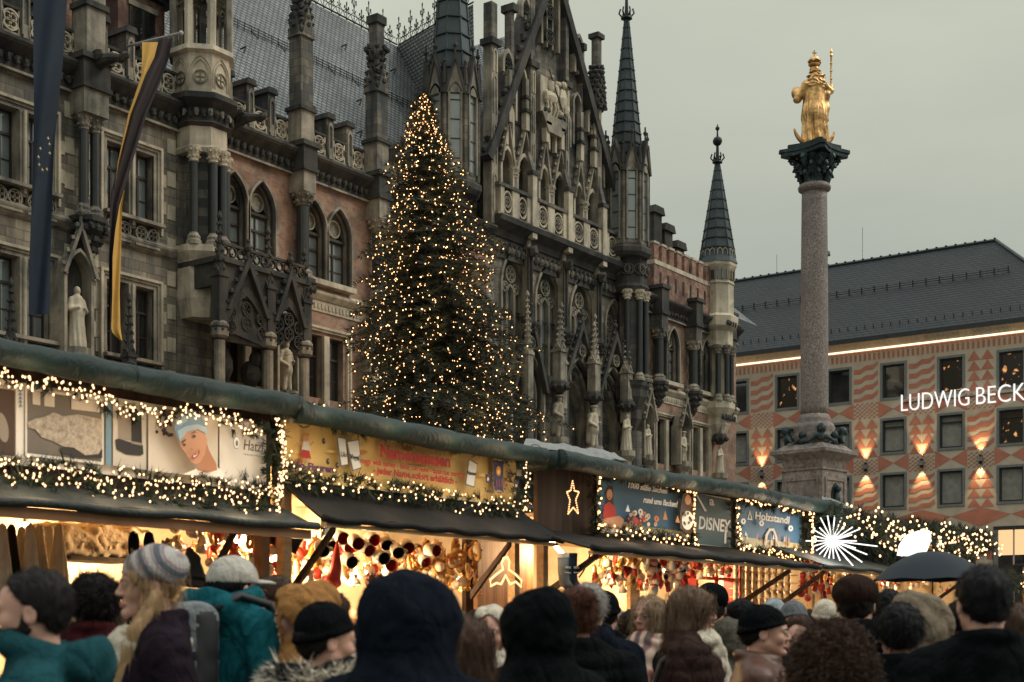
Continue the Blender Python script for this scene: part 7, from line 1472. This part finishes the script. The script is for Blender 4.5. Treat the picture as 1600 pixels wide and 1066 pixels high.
BODY = {(0, 1): body_mesh(0, 1), (1, 1): body_mesh(1, 1), (0, 0): body_mesh(0, 0)}
def tor(X, Y, Zg, c, R_, r, tilt=0., sy=1.): y, z = (Y-c[1])*math.cos(tilt)+(Zg-c[2])*math.sin(tilt), -(Y-c[1])*math.sin(tilt)+(Zg-c[2])*math.cos(tilt); return np.sqrt((np.sqrt((X-c[0])**2+(y/sy)**2)-R_)**2+z**2)-r
def coat_fn(style, seed):
    def f(X, Y, Zg):
        s_ = abs(X); up = .012 if style == 'puffer' else 0
        t = cap(s_, Y, Zg, (.0, .045, 1.465), (.175, .04, 1.405), .084+up, .082+up); t = smin(t, el(X, Y, Zg, (0, .02, 1.24), (.215+up, .160+up, .27)), .05); t = smin(t, cap(X, Y, Zg, (0, .02, 1.1), (0, .02, .86), .17, .185), .06)
        a = cap(s_, Y, Zg, (.205, .035, 1.39), (.285, .08, 1.11), .084+up, .068+up); a = smin(a, cap(s_, Y, Zg, (.285, .08, 1.11), (.225, -.085, .985), .064+up, .052+up), .03); a = smin(a, el(s_, Y, Zg, (.195, -.12, .955), (.055, .06, .06)), .03); t = smin(t, a, .025)
        t = t+.009*wob(X, Y, Zg, 16, seed)+.006*wob(X, Y, Zg, 36, seed+1)+.003*wob(X, Y, Zg, 75, seed)
        if style == 'puffer': t = t-.009*abs(np.sin(Zg*math.pi/.075+.6*np.sin(5*X+seed)))
        if style in ('collar', 'leather', 'puffer'): t = smin(t, tor(X, Y, Zg, (0, .035, 1.515), .080, .027, .14, 1.05), .02)
        if style == 'hood_down':
            t = smin(t, tor(X, Y, Zg, (0, .05, 1.515), .098, .040, -.3, 1.15)+.006*wob(X, Y, Zg, 40, seed), .02); hd = el(X, Y, Zg, (0, .15, 1.485), (.15, .085, .10)); hd = smax(hd, -el(X, Y, Zg, (0, .11, 1.58), (.10, .08, .08)), .02); t = smin(t, hd+.006*wob(X, Y, Zg, 34, seed), .02)
        if style in ('hood_up', 'hood_point'):
            h = el(X, Y, Zg, (0, .03, EZ+.022), (.136, .155, .146)); h = smin(h, cap(X, Y, Zg, (0, .05, 1.56), (0, .05, 1.45), .115, .16), .05)
            if style == 'hood_point': h = smin(h, el(X, Y, Zg, (0, .11, EZ+.10), (.06, .07, .06)), .06)
            h = h+.011*wob(X, Y, Zg, 21, seed)+.006*wob(X, Y, Zg, 44, seed)+.003*wob(X, Y, Zg, 80, seed)-.006*np.exp(-(X/.008)**2)*(Zg > 1.5)
            h = smax(h, -el(X, Y, Zg, (0, -.03, EZ-.005), (.098, .115, .118)), .008); h = smax(h, -el(X, Y, Zg, (0, -.20, EZ-.02), (.078, .15, .115)), .012)
            rim = np.sqrt((np.sqrt((X/.86)**2+((Zg-EZ+.015)/1.22)**2)-.092)**2+((Y+.088-.25*abs(Zg-EZ))*.8)**2)-.010; h = smin(h, rim, .01); t = smin(t, h, .02)
        if 'hood' not in style or style == 'hood_down': t = smax(t, -cap(X, Y, Zg, (0, .02, 1.50), (0, .0, 1.68), .062, .075), .006)
        return smax(t, .78-Zg, .01)
    return f
def cmesh(name, fn, lo, hi, h, mats=('cl_black',), smooth=True, idx=None, zs=None):
    gr = [np.arange(lo[i], hi[i]+h, h) for i in range(3)]
    if zs is not None: gr[2] = zs
    V, F = snets(fn, *gr); return mesh_of(name, V, F, list(mats), idx(V[F].mean(1)) if idx else None, smooth)
COAT = {}
for st, sd in (('hood_up', 1), ('hood_point', 2), ('hood_up', 5), ('hood_down', 1), ('hood_down', 2), ('puffer', 1), ('puffer', 3), ('collar', 1), ('collar', 4), ('leather', 2)):
    zs_ = ax((.74, 1.3, .022), (1.3, HB+.11 if 'hood_' in st else 1.66, .0105)); COAT[(st, sd)] = cmesh('coat', coat_fn(st, sd), (-.42, -.3, 0), (.42, .3, 0), .0125, zs=zs_)
def tr_fn(X, Y, Zg):
    s_ = abs(X); t = cap(s_, Y, Zg, (.09, .02, .92), (.10, .01, .50), .105, .075); t = smin(t, cap(s_, Y, Zg, (.10, .01, .50), (.102, .03, .10), .075, .06), .03); return smax(t+.006*wob(X, Y, Zg, 22), .07-Zg, .01)
TRM = cmesh('trousers', tr_fn, (-.24, -.14, .02), (.24, .18, 1.02), .022)
SHM = cmesh('shoes', lambda X, Y, Zg: smax(cap(abs(X), Y, Zg, (.10, .05, .055), (.112, -.15, .045), .055, .045), .002-Zg, .006), (-.2, -.24, -.01), (.2, .14, .14), .018)
def skull(X, Y, z): return smin(el(X, Y, z, (0, .018, .034), (.076, .097, .088)), el(X, Y, z, (0, -.022, .028), (.066, .074, .068)), .02)
def hair_fn(st, seed=0):
    def f(X, Y, Zg):
        z = Zg-EZ; s_ = abs(X); str_ = .0028*np.sin(95*np.arctan2(X, Y+.01)+14*z)+.003*wob(X, Y, z, 60, seed)
        if st in ('short', 'bun', 'crop', 'nape'):
            o = {'short': .016, 'bun': .012, 'crop': .008, 'nape': .009}[st]; d = skull(X, Y, z)-o; d = smin(d, el(X, Y, z, (0, .045, -.02), (.066, .06, .06)), .02)
            cut = (-.062+np.clip(.078-z, 0, 1)*.95)-Y; d = smax(d, cut*.7, .008); d = smax(d, -.085+.0*z-z-.0, .01); d = smax(d, (-z-.03)-(Y-.0)*1.2, .01)
            if st == 'nape': d = smax(d, z-.035, .006)
            if st == 'bun': d = smin(d, el(X, Y, z, (0, .115, .085), (.045, .042, .045))+.004*wob(X, Y, z, 90), .012)
            return d+str_
        if st in ('long', 'mid'):
            d = skull(X, Y, z)-.017; d = smin(d, el(X, Y, z, (0, .04, -.05), (.090, .075, .12)), .03); L_ = .40 if st == 'long' else .2
            d = smin(d, cap(s_, Y, z, (.05, .045, -.08), (.075, .06, -L_), .05, .035), .03); d = smin(d, cap(X, Y, z, (0, .08, -.05), (0, .11, -L_), .06, .05), .03); d = smax(d, -el(X, Y, z, (0, -.125, -.04), (.080, .130, .120)), .01); return d+str_*1.6
        if st == 'front':      # long hair falling in front of the shoulders
            d = cap(s_, Y, z, (.078, .015, -.03), (.088, -.05, -.17), .022, .032); d = smin(d, cap(s_, Y, z, (.088, -.05, -.17), (.10, -.14, -.44), .032, .018), .02); d = smin(d, skull(X, Y, z)-.006, .01); d = smax(d, -el(X, Y, z, (0, -.13, -.02), (.074, .13, .115)), .01); return d+str_*1.6
        if st == 'bob':
            d = el(X, Y, z, (0, .015, .005), (.104, .112, .118)); d = smin(d, tor(X, Y, z, (0, .02, -.065), .075, .030, 0., 1.1), .03); d = smax(d, -el(X, Y, z, (0, -.135, -.04), (.068, .10, .095)), .01); return d+str_*2
        if st == 'curly': return el(X, Y, z, (0, .045, -.03), (.15, .135, .175))+.014*wob(X, Y, z, 42, seed)+.007*wob(X, Y, z, 85, seed)
        if st == 'curlshort':
            d = el(X, Y, z, (0, .03, .02), (.108, .11, .11))+.008*wob(X, Y, z, 60, 3)+.004*wob(X, Y, z, 110, 3); return smax(d, -el(X, Y, z, (0, -.15, -.03), (.075, .10, .10)), .01)
        if st == 'beard':
            d = smin(el(X, Y, z, (0, -.028, -.046), (.064, .064, .074)), cap(s_, Y, z, (.052, .0, -.05), (.004, -.066, -.10), .022, .021), .02); d = smax(d, z+.045-.0*Y, .006); d = smax(d, -el(X, Y, z, (0, -.10, -.0665), (.021, .03, .009)), .004)
            d = smin(d, cap(s_, Y, z, (.024, -.088, -.060), (.004, -.100, -.052), .005, .005), .006); d = smin(d, cap(s_, Y, z, (.066, -.004, -.01), (.060, -.012, -.06), .010, .016), .01); return d+.0015*wob(X, Y, z, 160)
    return f
def fuzz(me, n, ln, wd, mat_i=0, down=.8, spread=.35, seed=0, zmin=None):
    """adds loose strands over a hair mesh"""
    V = np.array([v.co[:] for v in me.vertices]); Nn = np.array([v.normal[:] for v in me.vertices]); r_ = np.random.default_rng(seed); k = r_.integers(0, len(V), n); d = Nn[k]*(1-down)+np.array([0, .05, -down]); T, F = blades(V[k], d, 1, ln, wd, spread, .2, r_)
    base = len(V); F0 = [tuple(p.vertices) for p in me.polygons]; m2 = bpy.data.meshes.new(me.name); m2.from_pydata(np.vstack([V, T]).tolist(), [], F0+(F+base).tolist()); [m2.materials.append(m) for m in me.materials]; m2.polygons.foreach_set('use_smooth', [True]*len(m2.polygons)); m2.update(); return m2
HAIR = {}
def hair(st):
    if st in HAIR: return HAIR[st]
    lo, hi, h = {'nape': ((-.12, -.12, EZ-.13), (.12, .16, EZ+.06), .0065), 'short': ((-.12, -.12, EZ-.13), (.12, .16, EZ+.15), .0065), 'crop': ((-.12, -.12, EZ-.13), (.12, .16, EZ+.15), .0065), 'bun': ((-.12, -.12, EZ-.13), (.12, .19, EZ+.16), .0065), 'long': ((-.16, -.14, EZ-.5), (.16, .2, EZ+.15), .009), 'mid': ((-.16, -.14, EZ-.3), (.16, .2, EZ+.15), .008), 'front': ((-.16, -.22, EZ-.5), (.16, .14, EZ+.14), .008), 'bob': ((-.15, -.14, EZ-.15), (.15, .17, EZ+.16), .0065), 'curly': ((-.22, -.14, EZ-.26), (.22, .24, EZ+.2), .008), 'curlshort': ((-.16, -.14, EZ-.13), (.16, .18, EZ+.18), .007), 'beard': ((-.09, -.12, EZ-.14), (.09, .06, EZ+.02), .0045)}[st]
    me = cmesh('hair', hair_fn(st), lo, hi, h, ('hair_dark',)); n, ln, wd, dn, sp = {'curly': (9000, .045, .0014, .2, 1.2), 'curlshort': (4000, .03, .0013, .2, 1.2), 'long': (6000, .10, .0013, .93, .16), 'front': (3000, .09, .0012, .95, .10), 'mid': (2500, .07, .0012, .9, .15), 'bob': (4500, .055, .0012, .85, .25), 'short': (4200, .030, .0011, .7, .45), 'crop': (2500, .014, .0008, .3, .5), 'nape': (900, .012, .0008, .5, .4), 'bun': (3000, .035, .0011, .55, .6), 'beard': (900, .008, .0007, .5, .5)}[st]
    HAIR[st] = fuzz(me, n, ln, wd, 0, dn, sp, len(HAIR))
    if st in ('curly', 'curlshort'): HAIR[st] = coils(HAIR[st], 1500 if st == 'curly' else 600, 1.0 if st == 'curly' else .7, 5)
    return HAIR[st]
def hat_fn(st):
    def f(X, Y, Zg):
        z = Zg-EZ; a = np.arctan2(X, Y)
        if st == 'beanie': d = smin(el(X, Y, z, (0, .016, .045), (.088, .107, .100)), tor(X, Y, z, (0, .016, .026), .083, .014, -.22, 1.2), .01); d = smax(d, (.012-z)-(Y-.016)*.30, .006); return d+.0022*np.sin(a*44)
        if st == 'slouch': d = el(X, Y, z, (0, .03, .07), (.098, .110, .082)); d = smin(d, el(X, Y, z, (0, .016, .04), (.089, .107, .07)), .02); return smax(d, (.012-z)-(Y-.016)*.25, .006)+.0022*np.sin(a*40)+.004*wob(X, Y, z, 28)
        if st == 'cap': d = smax(el(X, Y, z, (0, .016, .045), (.090, .110, .098)), (.026-z), .006); b_ = smax(el(X, Y, z, (0, -.10, .03), (.075, .095, .016)), Y+.02, .004); return smin(d, b_, .006)
        if st == 'hat': d = smax(el(X, Y, z, (0, .014, .05), (.092, .11, .085)), .03-z, .006); return smin(d, el(X, Y, z, (0, .01, .03), (.125, .14, .012)), .008)
    return f
HATS = {}
def hat(st):
    if st not in HATS: HATS[st] = cmesh('hat', hat_fn(st), (-.14, -.21, EZ-.02), (.14, .17, EZ+.18), .006)
    return HATS[st]
def scarf_fn(tail):
    def f(X, Y, Zg):
        d = tor(X, Y, Zg, (0, .02, 1.50), .088, .036, -.15, 1.05); d = smin(d, tor(X, Y, Zg, (0, .0, 1.455), .10, .034, -.35, 1.1), .01); d = smin(d, el(X, Y, Zg, (0, -.10, 1.43), (.09, .05, .06)), .02)
        if tail: d = smin(d, cap(X, Y, Zg, (.05, -.12, 1.42), (.09, -.175, 1.15), .045, .05), .02); 
        return d+.007*wob(X, Y, Zg, 42, 2)+.004*np.sin(60*Zg+20*X+8*Y)
    return f
SCARF = {k: cmesh('scarf', scarf_fn(k), (-.18, -.25, 1.05 if k else 1.3), (.18, .18, 1.62), .009) for k in (0, 1)}
def snood_fn(X, Y, Zg):       # scarf drawn up over the head
    h = el(X, Y, Zg, (0, .02, EZ+.02), (.105, .125, .125)); h = smin(h, cap(X, Y, Zg, (0, .03, 1.56), (0, .0, 1.40), .085, .13), .05)+.005*wob(X, Y, Zg, 35, 1)+.003*np.sin(70*X+30*Zg); h = smax(h, -el(X, Y, Zg, (0, -.03, EZ-.01), (.078, .12, .105)), .008); return smax(h, -el(X, Y, Zg, (0, -.17, EZ-.01), (.068, .13, .10)), .012)
q = MB()
for s_ in (-1, 1): q.blob((s_*.030, -.0820, EZ+.001), .0128, 'eye_white', 14, 10); q.blob((s_*.030, -.0912, EZ+.0005), (.0066, .0046, .0066), 'iris', 10, 8)
EYES = obj('eyes', q, smooth=True, local=True); eye_me = EYES.data; bpy.data.objects.remove(EYES)
q = MB()
for s_ in (-1, 1): q.tube([(s_*.012, -.0985, EZ+.017), (s_*.028, -.0975, EZ+.0215), (s_*.046, -.083, EZ+.018)], [.0022, .0032, .0015], 6, 'hair_brown')
o = obj('eyebrows', q, smooth=True, local=True); brow_me = o.data; bpy.data.objects.remove(o)
q = MB()
for s_ in (-1, 1):
    q.tube([(s_*.031+.023*math.cos(a), -.112-.004*math.cos(a)*s_*0, EZ-.003+.018*math.sin(a)) for a in np.linspace(0, 2*math.pi, 17)], .0013, 5, 'lens', False); q.tube([(s_*.054, -.110, EZ), (s_*.074, -.06, EZ+.002), (s_*.08, .005, EZ+.004)], .0014, 5, 'lens')
q.tube([(-.009, -.113, EZ+.002), (0, -.115, EZ+.005), (.009, -.113, EZ+.002)], .0013, 5, 'lens')
o = obj('glasses', q, smooth=True, local=True); glass_me = o.data; bpy.data.objects.remove(o)
def pack_fn(X, Y, Zg):
    d = np.maximum(np.maximum(abs(X)-.13, abs(Y-.27)-.075), abs(Zg-1.22)-.23)
    d = -smin(-(abs(X)-.135), -(abs(Y-.27)-.08), .06); d = smax(d, abs(Zg-1.22)-.23, .07); d = smin(d, smax(smax(abs(X)-.10, abs(Y-.36)-.035, .04), abs(Zg-1.13)-.12, .04), .01); return d+.004*wob(X, Y, Zg, 30)
PACK = cmesh('backpack', pack_fn, (-.18, .1, .9), (.18, .44, 1.5), .012, ('cl_pack', 'strap'), idx=lambda c: ((abs(c[:, 0]) > .128) | (c[:, 2] < 1.06) | (abs(c[:, 2]-1.36+abs(c[:, 0])) < .018)).astype(int))
def coils(me, n, R_, seed):
    r_ = random.Random(seed); b = MB(); Vn = [(v.co.copy(), v.normal.copy()) for v in me.vertices]
    for _ in range(n):
        p, nn = r_.choice(Vn); d = (nn*.35+Vector((r_.gauss(0, .3), r_.gauss(0, .3), -.75))).normalized(); a = d.orthogonal().normalized(); c = d.cross(a); L_ = r_.uniform(.04, .085)*R_; rr_ = r_.uniform(.006, .011)*R_; ph = r_.uniform(0, 6); q = p-nn*.004
        b.tube([q+d*L_*t/13+(a*math.cos(ph+t*1.15)+c*math.sin(ph+t*1.15))*rr_+nn*.010*math.sin(t/13*3.1) for t in range(14)], [.0028*R_*(1-.05*t) for t in range(14)], 4, 'hair_dark')
    V = np.vstack([np.array([v.co[:] for v in me.vertices]), np.array([tuple(v) for v in b.V])]); k = len(me.vertices); m2 = mesh_of('hair', V, [tuple(p.vertices) for p in me.polygons]+[tuple(i+k for i in f) for f in b.Fc], ['hair_dark'], None, True); return m2
def child(par, name, me, m=None):
    o = bpy.data.objects.new(name, me); COL.objects.link(o); o.parent = par
    if m:
        o.material_slots[0].link = 'OBJECT'; o.material_slots[0].material = MATS[m]
    return o
CROWD = []
def person(label, px, top, Y, face, coat=('collar', 1), cm='cl_black', hr='short', hm='hair_dark', ht=None, htm='cl_black', fem=0, scarf=None, scm='cl_cream', extra=None, beard=False, glasses=False, fine=None, fur=False, pack=False, trm='cl_denim', lift=None, ws=1.0):
    x, y = at(px, Y); fv = R(face); fx, fy = -DY*math.cos(fv)+DX*math.sin(fv), -DX*math.cos(fv)-DY*math.sin(fv)
    add = .03 if ht else (.045 if 'hood_' in coat[0] and coat[0] != 'hood_down' else (.09 if hr == 'curly' else .02))
    k = hz(top, Y)/(HB+add); t = thing('person', label, 'person', (x, y, 0), math.atan2(fy, fx)+math.pi/2); t.scale = (k*ws, k*ws, k); fine = (abs(face) < 125) if fine is None else fine
    b_ = child(t, 'body', BODY[(fem if fine else 0, 1 if fine else 0)]); 
    if fine: child(t, 'eyes', eye_me); child(t, 'eyebrows', brow_me, hm if hm not in ('hair_blonde',) else 'hair_bob')
    child(t, 'coat', COAT[coat], cm); child(t, 'trousers', TRM, trm); child(t, 'shoes', SHM, 'cl_black')
    if hr: child(t, 'hair', hair('nape' if ht and hr in ('crop', 'short') else hr), hm)
    if beard: child(t, 'beard', hair('beard'), hm)
    if ht: child(t, 'hat', hat(ht), htm)
    if scarf is not None: child(t, 'scarf', SCARF[scarf], scm)
    if glasses: child(t, 'glasses', glass_me)
    if pack:
        p = child(t, 'backpack', PACK); q = MB()
        for s_ in (-1, 1): q.tube([(s_*.10, .20, 1.42), (s_*.115, .10, 1.475), (s_*.125, -.04, 1.44), (s_*.135, -.13, 1.30), (s_*.15, -.12, 1.1), (s_*.14, .1, 1.0)], .018, 6, 'strap')
        child(p, 'strap', mesh_of('strap', q.V, q.Fc, ['strap'], None, True))
    if fur:
        n = 2600; a = rng.random(n)*2*math.pi; rr_ = .12+.03*rng.random(n); P = np.stack([rr_*np.sin(a)*1.25, .04+rr_*np.cos(a)*1.1, 1.475+.03*rng.normal(size=n)-.02*np.cos(a)], 1); d = np.stack([np.sin(a)*1.0, np.cos(a)*1.0, .1+.5*rng.normal(size=n)], 1); V, F = blades(P, d, 4, .062, .0036, .5, .4); child(t, 'fur_collar', mesh_of('fur', V, F, ['fur_collar']))
        q = MB(); q.tube([(.135*math.sin(a)*1.2, .04+.135*math.cos(a)*1.1, 1.47) for a in np.linspace(0, 6.2832, 20)], .035, 8, 'fur_collar'); child(t, 'collar', mesh_of('collar', q.V, q.Fc, ['fur_collar'], None, True))
    t['pxx'] = px; CROWD.append(t); return t
P_ = person
P_('bearded man in teal jacket looking left at the left edge', 48, 885, 4.1, -82, ('hood_down', 1), 'cl_teal', 'crop', 'hair_dark', beard=True, ws=1.0)
P_('person with dark curly hair in maroon coat between bearded man and striped hat', 152, 893, 6.3, 175, ('collar', 1), 'cl_maroon', 'curlshort', 'hair_dark', fine=False, ws=1.0)
t = P_('woman in striped knitted hat with white scarf and long blonde hair', 232, 852, 5.3, -68, ('collar', 4), 'cl_plum', 'front', 'hair_blonde', 'slouch', 'striped_knit', 1, 0, 'cl_cream', ws=1.0)
P_('man in white cap and teal jacket with grey backpack', 368, 866, 6.1, 143, ('hood_down', 1), 'cl_teal2', 'crop', 'hair_black', 'cap', 'cl_cap', pack=True, fine=True, glasses=True, ws=1.05)
def shift(p, part, z, sc_=None):
    for c in p.children:
        if c.name.split('.')[0] == part:
            c.location.z = z
            if sc_: c.scale = sc_
shift(CROWD[-1], 'coat', .07); shift(CROWD[-1], 'backpack', .13, (1.15, 1, 1.0)); shift(CROWD[-2], 'scarf', -.06, (1.06, 1.08, 1.0)); shift(CROWD[0], 'coat', -.005, (1.06, 1.06, 1))
P_('person in black knitted hat with pale fur collar beside the big dark hood', 512, 938, 4.6, 118, ('hood_down', 2), 'cl_charcoal', 'crop', 'hair_dark', 'beanie', 'cl_black', 1, fur=True, fine=True, ws=1.0)
P_('person in ochre hood looking down to the left', 466, 910, 5.9, -78, ('hood_point', 2), 'cl_ochre', None, 'hair_dark', fine=True, fem=1, ws=1.0)
P_('dark-haired person half hidden between ochre hood and big dark hood', 520, 925, 7.4, 160, ('collar', 4), 'cl_charcoal', 'short', 'hair_brown', fine=False, ws=1.0)
P_('person in very large plain dark hood in the foreground centre', 645, 893, 3.9, 165, ('hood_up', 1), 'cl_navy', None, fine=False, ws=1.1)
P_('person with long brown hair right behind the large dark hood', 732, 965, 4.6, 170, ('collar', 1), 'cl_black', 'long', 'hair_brown', fine=False, ws=0.95)
t = P_('woman wrapped in pale shawl facing the camera', 766, 946, 6.4, -8, ('collar', 4), 'cl_sand', None, 'hair_bob', fem=1, scarf=0, scm='cl_cream', fine=True, ws=1.0); child(t, 'shawl', cmesh('shawl', snood_fn, (-.16, -.16, 1.28), (.16, .18, EZ+.17), .009, ('cl_cream',)))
P_('person in shiny black hood turned away beside the pale shawl', 834, 922, 5.0, -150, ('hood_point', 2), 'cl_black', None, fine=False, ws=1.05)
P_('auburn-haired person with a bun in black coat', 897, 917, 5.9, -160, ('puffer', 1), 'cl_black', 'bun', 'hair_auburn', fine=False, ws=1.0)
P_('grey-haired person in navy hooded jacket', 920, 912, 7.0, 165, ('hood_down', 2), 'cl_navy', 'short', 'hair_grey', fine=False, ws=1.0)
P_('person in plain black hat between grey hair and blonde bob', 945, 922, 8.2, 170, ('collar', 1), 'cl_black', 'crop', 'hair_dark', 'beanie', 'cl_black', fine=False, ws=1.0)
P_('woman with blonde bob and glasses in reddish scarf', 1013, 926, 7.9, -38, ('collar', 4), 'cl_charcoal', 'bob', 'hair_bob', fem=1, scarf=1, scm='scarf_red', glasses=True, ws=1.0)
t = P_('woman with long light-brown hair, glasses and cream scarf in quilted coat', 1084, 917, 7.4, 84, ('puffer', 3), 'cl_brown', 'long', 'hair_longbrown', fem=1, scarf=1, scm='cl_cream', glasses=True, ws=1.05)
q = MB(); q.tube([(-.1, .05, 1.47), (-.16, .16, 1.38), (-.17, .22, 1.2), (-.17, .2, 1.05)], .014, 6, 'strap'); q.box(-.26, -.08, .17, .26, .86, 1.08, 'cl_teal'); child(t, 'handbag', mesh_of('handbag', q.V, q.Fc, ['strap', 'cl_teal'], [0]*(len(q.Fc)-6)+[1]*6, False))
P_('person in dark hat behind the woman with cream scarf', 1112, 912, 8.3, 170, ('collar', 1), 'cl_black', 'short', 'hair_dark', 'slouch', 'cl_black', fine=False, ws=1.0)
P_('black-haired person deep in the crowd right of the cream scarf', 1130, 942, 9.0, 150, ('collar', 4), 'cl_charcoal', 'short', 'hair_black', fine=False, ws=1.0)
P_('dark-haired man with bare forehead behind the leather jacket', 1163, 937, 8.4, 60, ('collar', 1), 'cl_charcoal', 'short', 'hair_black', ws=1.0)
P_('person in olive hood behind the leather jacket', 1139, 967, 8.0, 160, ('hood_up', 5), 'cl_olive', None, fine=False, ws=1.0)
P_('man in black knitted hat and brown leather jacket looking right', 1196, 943, 6.5, 82, ('leather', 2), 'leather', 'crop', 'hair_dark', 'beanie', 'cl_black', ws=1.1)
P_('person in pale blue knitted hat behind the brown leather jacket', 1209, 934, 10, 175, ('collar', 4), 'cl_grey', None, 'hair_dark', 'beanie', 'cl_lightblue', fine=False, ws=1.0)
P_('person in grey knitted hat facing the camera', 1241, 937, 8.8, 5, ('collar', 1), 'cl_charcoal', None, 'hair_dark', 'beanie', 'cl_grey', ws=1.0)
P_('person with dark cap of hair peering beside the leather jacket', 1250, 962, 7.0, -25, ('collar', 4), 'cl_navy', 'short', 'hair_brown', fem=1, ws=1.0)
P_('person in cream knitted hat in front of the hanging bundle', 1289, 935, 10.0, 170, ('collar', 1), 'cl_sand', None, 'hair_dark', 'beanie', 'cl_cream', fine=False, ws=1.0)
P_('woman with a huge mop of dark curly hair in beige coat', 1297, 948, 4.9, 178, ('collar', 4), 'cl_beige', 'curly', 'hair_brown', fine=False, ws=1.0)
P_('person in brown slouchy hat and black coat under the starburst', 1337, 899, 6.9, 165, ('hood_down', 1), 'cl_black', 'crop', 'hair_dark', 'slouch', 'cl_brown', fine=False, ws=1.1)
P_('black-haired person beside the slouchy hat', 1388, 922, 8.6, 178, ('collar', 1), 'cl_black', 'short', 'hair_black', fine=False, ws=1.0)
P_('person in beige hood facing right under the umbrella', 1442, 926, 6.3, 130, ('hood_point', 2), 'cl_sand', None, fine=False, ws=1.1)
P_('person with round black hair and black coat in front of beige hood', 1404, 943, 5.8, 176, ('puffer', 1), 'cl_black', 'short', 'hair_black', fine=False, ws=1.05)
UM = P_('person in navy hood-down jacket holding the dark umbrella', 1462, 950, 10.4, 160, ('hood_down', 2), 'cl_navy', 'short', 'hair_dark', fine=False, ws=1.0)
P_('tall man with cropped black hair in black coat at the right', 1535, 880, 4.7, 180, ('collar', 1), 'cl_black', 'crop', 'hair_black', fine=False, ws=1.05)
P_('person with long brown hair at the right edge of the crowd', 1588, 945, 6.0, 172, ('collar', 4), 'cl_charcoal', 'long', 'hair_brown', fine=False, ws=1.0)
P_('dark-haired person beyond the beige hood', 1500, 938, 8.8, 175, ('collar', 4), 'cl_charcoal', 'short', 'hair_dark', fine=False, ws=1.0)
P_('person with dark hair beside the white cap seen in profile', 424, 900, 8.0, -85, ('collar', 1), 'cl_charcoal', 'short', 'hair_brown', ws=1.0)
for i, (px, top, Y, m, hm, lab) in enumerate(((270, 945, 6.8, 'cl_charcoal', 'hair_dark', 'dark-haired person behind the white scarf'), (690, 950, 6.6, 'cl_navy', 'hair_brown', 'brown-haired person deep behind the large dark hood'), (1030, 955, 7.8, 'cl_black', 'hair_dark', 'dark head deep behind the cream scarf'), (1350, 938, 7.6, 'cl_charcoal', 'hair_dark', 'dark head deep behind the slouchy hat'), (1560, 945, 6.9, 'cl_navy', 'hair_brown', 'brown head deep at the right edge'), (800, 960, 7.0, 'cl_charcoal', 'hair_dark', 'dark head deep behind the shiny hood'), (985, 958, 7.6, 'cl_navy', 'hair_dark', 'dark head deep beside the blonde bob'), (90, 960, 5.6, 'cl_black', 'hair_brown', 'brown head behind the bearded man'))):
    P_(lab, px, top-4, Y+3.2, 175, ('collar', 1 if i % 2 else 4), m, 'short', hm, fine=False)
rr = random.Random(21); spots = [20, 110, 190, 300, 330, 400, 545, 590, 715, 745, 860, 965, 1000, 1060, 1098, 1150, 1180, 1225, 1268, 1315, 1365, 1420, 1475, 1520, 1572]
hk = [('dark-haired', 'short', 'hair_dark', None, None), ('brown-haired', 'short', 'hair_brown', None, None), ('black-hatted', 'crop', 'hair_dark', 'beanie', 'cl_black'), ('grey-hatted', 'crop', 'hair_brown', 'beanie', 'cl_grey'), ('long-haired', 'mid', 'hair_longbrown', None, None), ('brown-hatted', 'crop', 'hair_dark', 'slouch', 'cl_brown'), ('grey-haired', 'short', 'hair_grey', None, None)]
wh = ['left', 'right']
for i, px in enumerate(spots):
    h_ = hk[(i*3+i//7) % 7]; nm = min((c for c in CROWD[:35]), key=lambda c: abs((c['pxx'])-px)); P_('%s onlooker in the back row just %s of the %s' % (h_[0], wh[px > nm['pxx']], ' '.join(nm['label'].split()[:6])), px+rr.uniform(-5, 5), rr.uniform(946, 958), rr.uniform(10.2, 12.5), rr.choice([170, -165, 155, 180]), ('collar', 1 if i % 2 else 4), ['cl_black', 'cl_navy', 'cl_charcoal', 'cl_olive'][i % 4], h_[1], h_[2], h_[3], h_[4] or 'cl_black', fine=False)
for c in CROWD: del c['pxx']
# ---- umbrella
ux, uy = at(1457, 10.3); zt = hz(861, 10.3); ru = 94/2200*10.3; mb = MB(); n = 8; VV_ = []; prof_ = [(0, 0), (.25, -.012), (.5, -.050), (.75, -.11), (1, -.19)]
t = thing('umbrella', 'open dark blue-grey umbrella held over the crowd', 'umbrella', (ux, uy, zt)); plain('um_cloth', (.012, .020, .028), .6, 0, .2, 3, 0, 40, .15)
for j, (f, dz) in enumerate(prof_):
    for i in range(n*4):
        a = 2*math.pi*i/(n*4)+.2; s_ = abs(((i/4) % 1)-.5)*2; q_ = ru*f*(1-.06*(1-s_)*f); VV_.append((q_*math.cos(a), q_*math.sin(a), dz*1.15+.012*(1-s_)*f))
F_ = [(j*32+i, j*32+(i+1) % 32, (j+1)*32+(i+1) % 32, (j+1)*32+i) for j in range(4) for i in range(32)]; mb.add(VV_, F_, 'um_cloth'); obj('canopy', mb, t, True, local=True)
mb = MB()
for i in range(8): a = 2*math.pi*i/8+.2; mb.tube([(ru*f*math.cos(a), ru*f*math.sin(a), dz*1.15-.008) for f, dz in prof_], .004, 5, 'iron')
obj('ribs', mb, t, local=True); mb = MB(); mb.tube([(0, 0, .05), (0, 0, -.78)], .006, 6, 'iron'); mb.tube([(0, 0, -.78), (0, 0, -.88)], .014, 8, 'strap'); mb.blob((0, 0, .055), .008, 'iron', 6, 4); obj('shaft', mb, t, local=True)
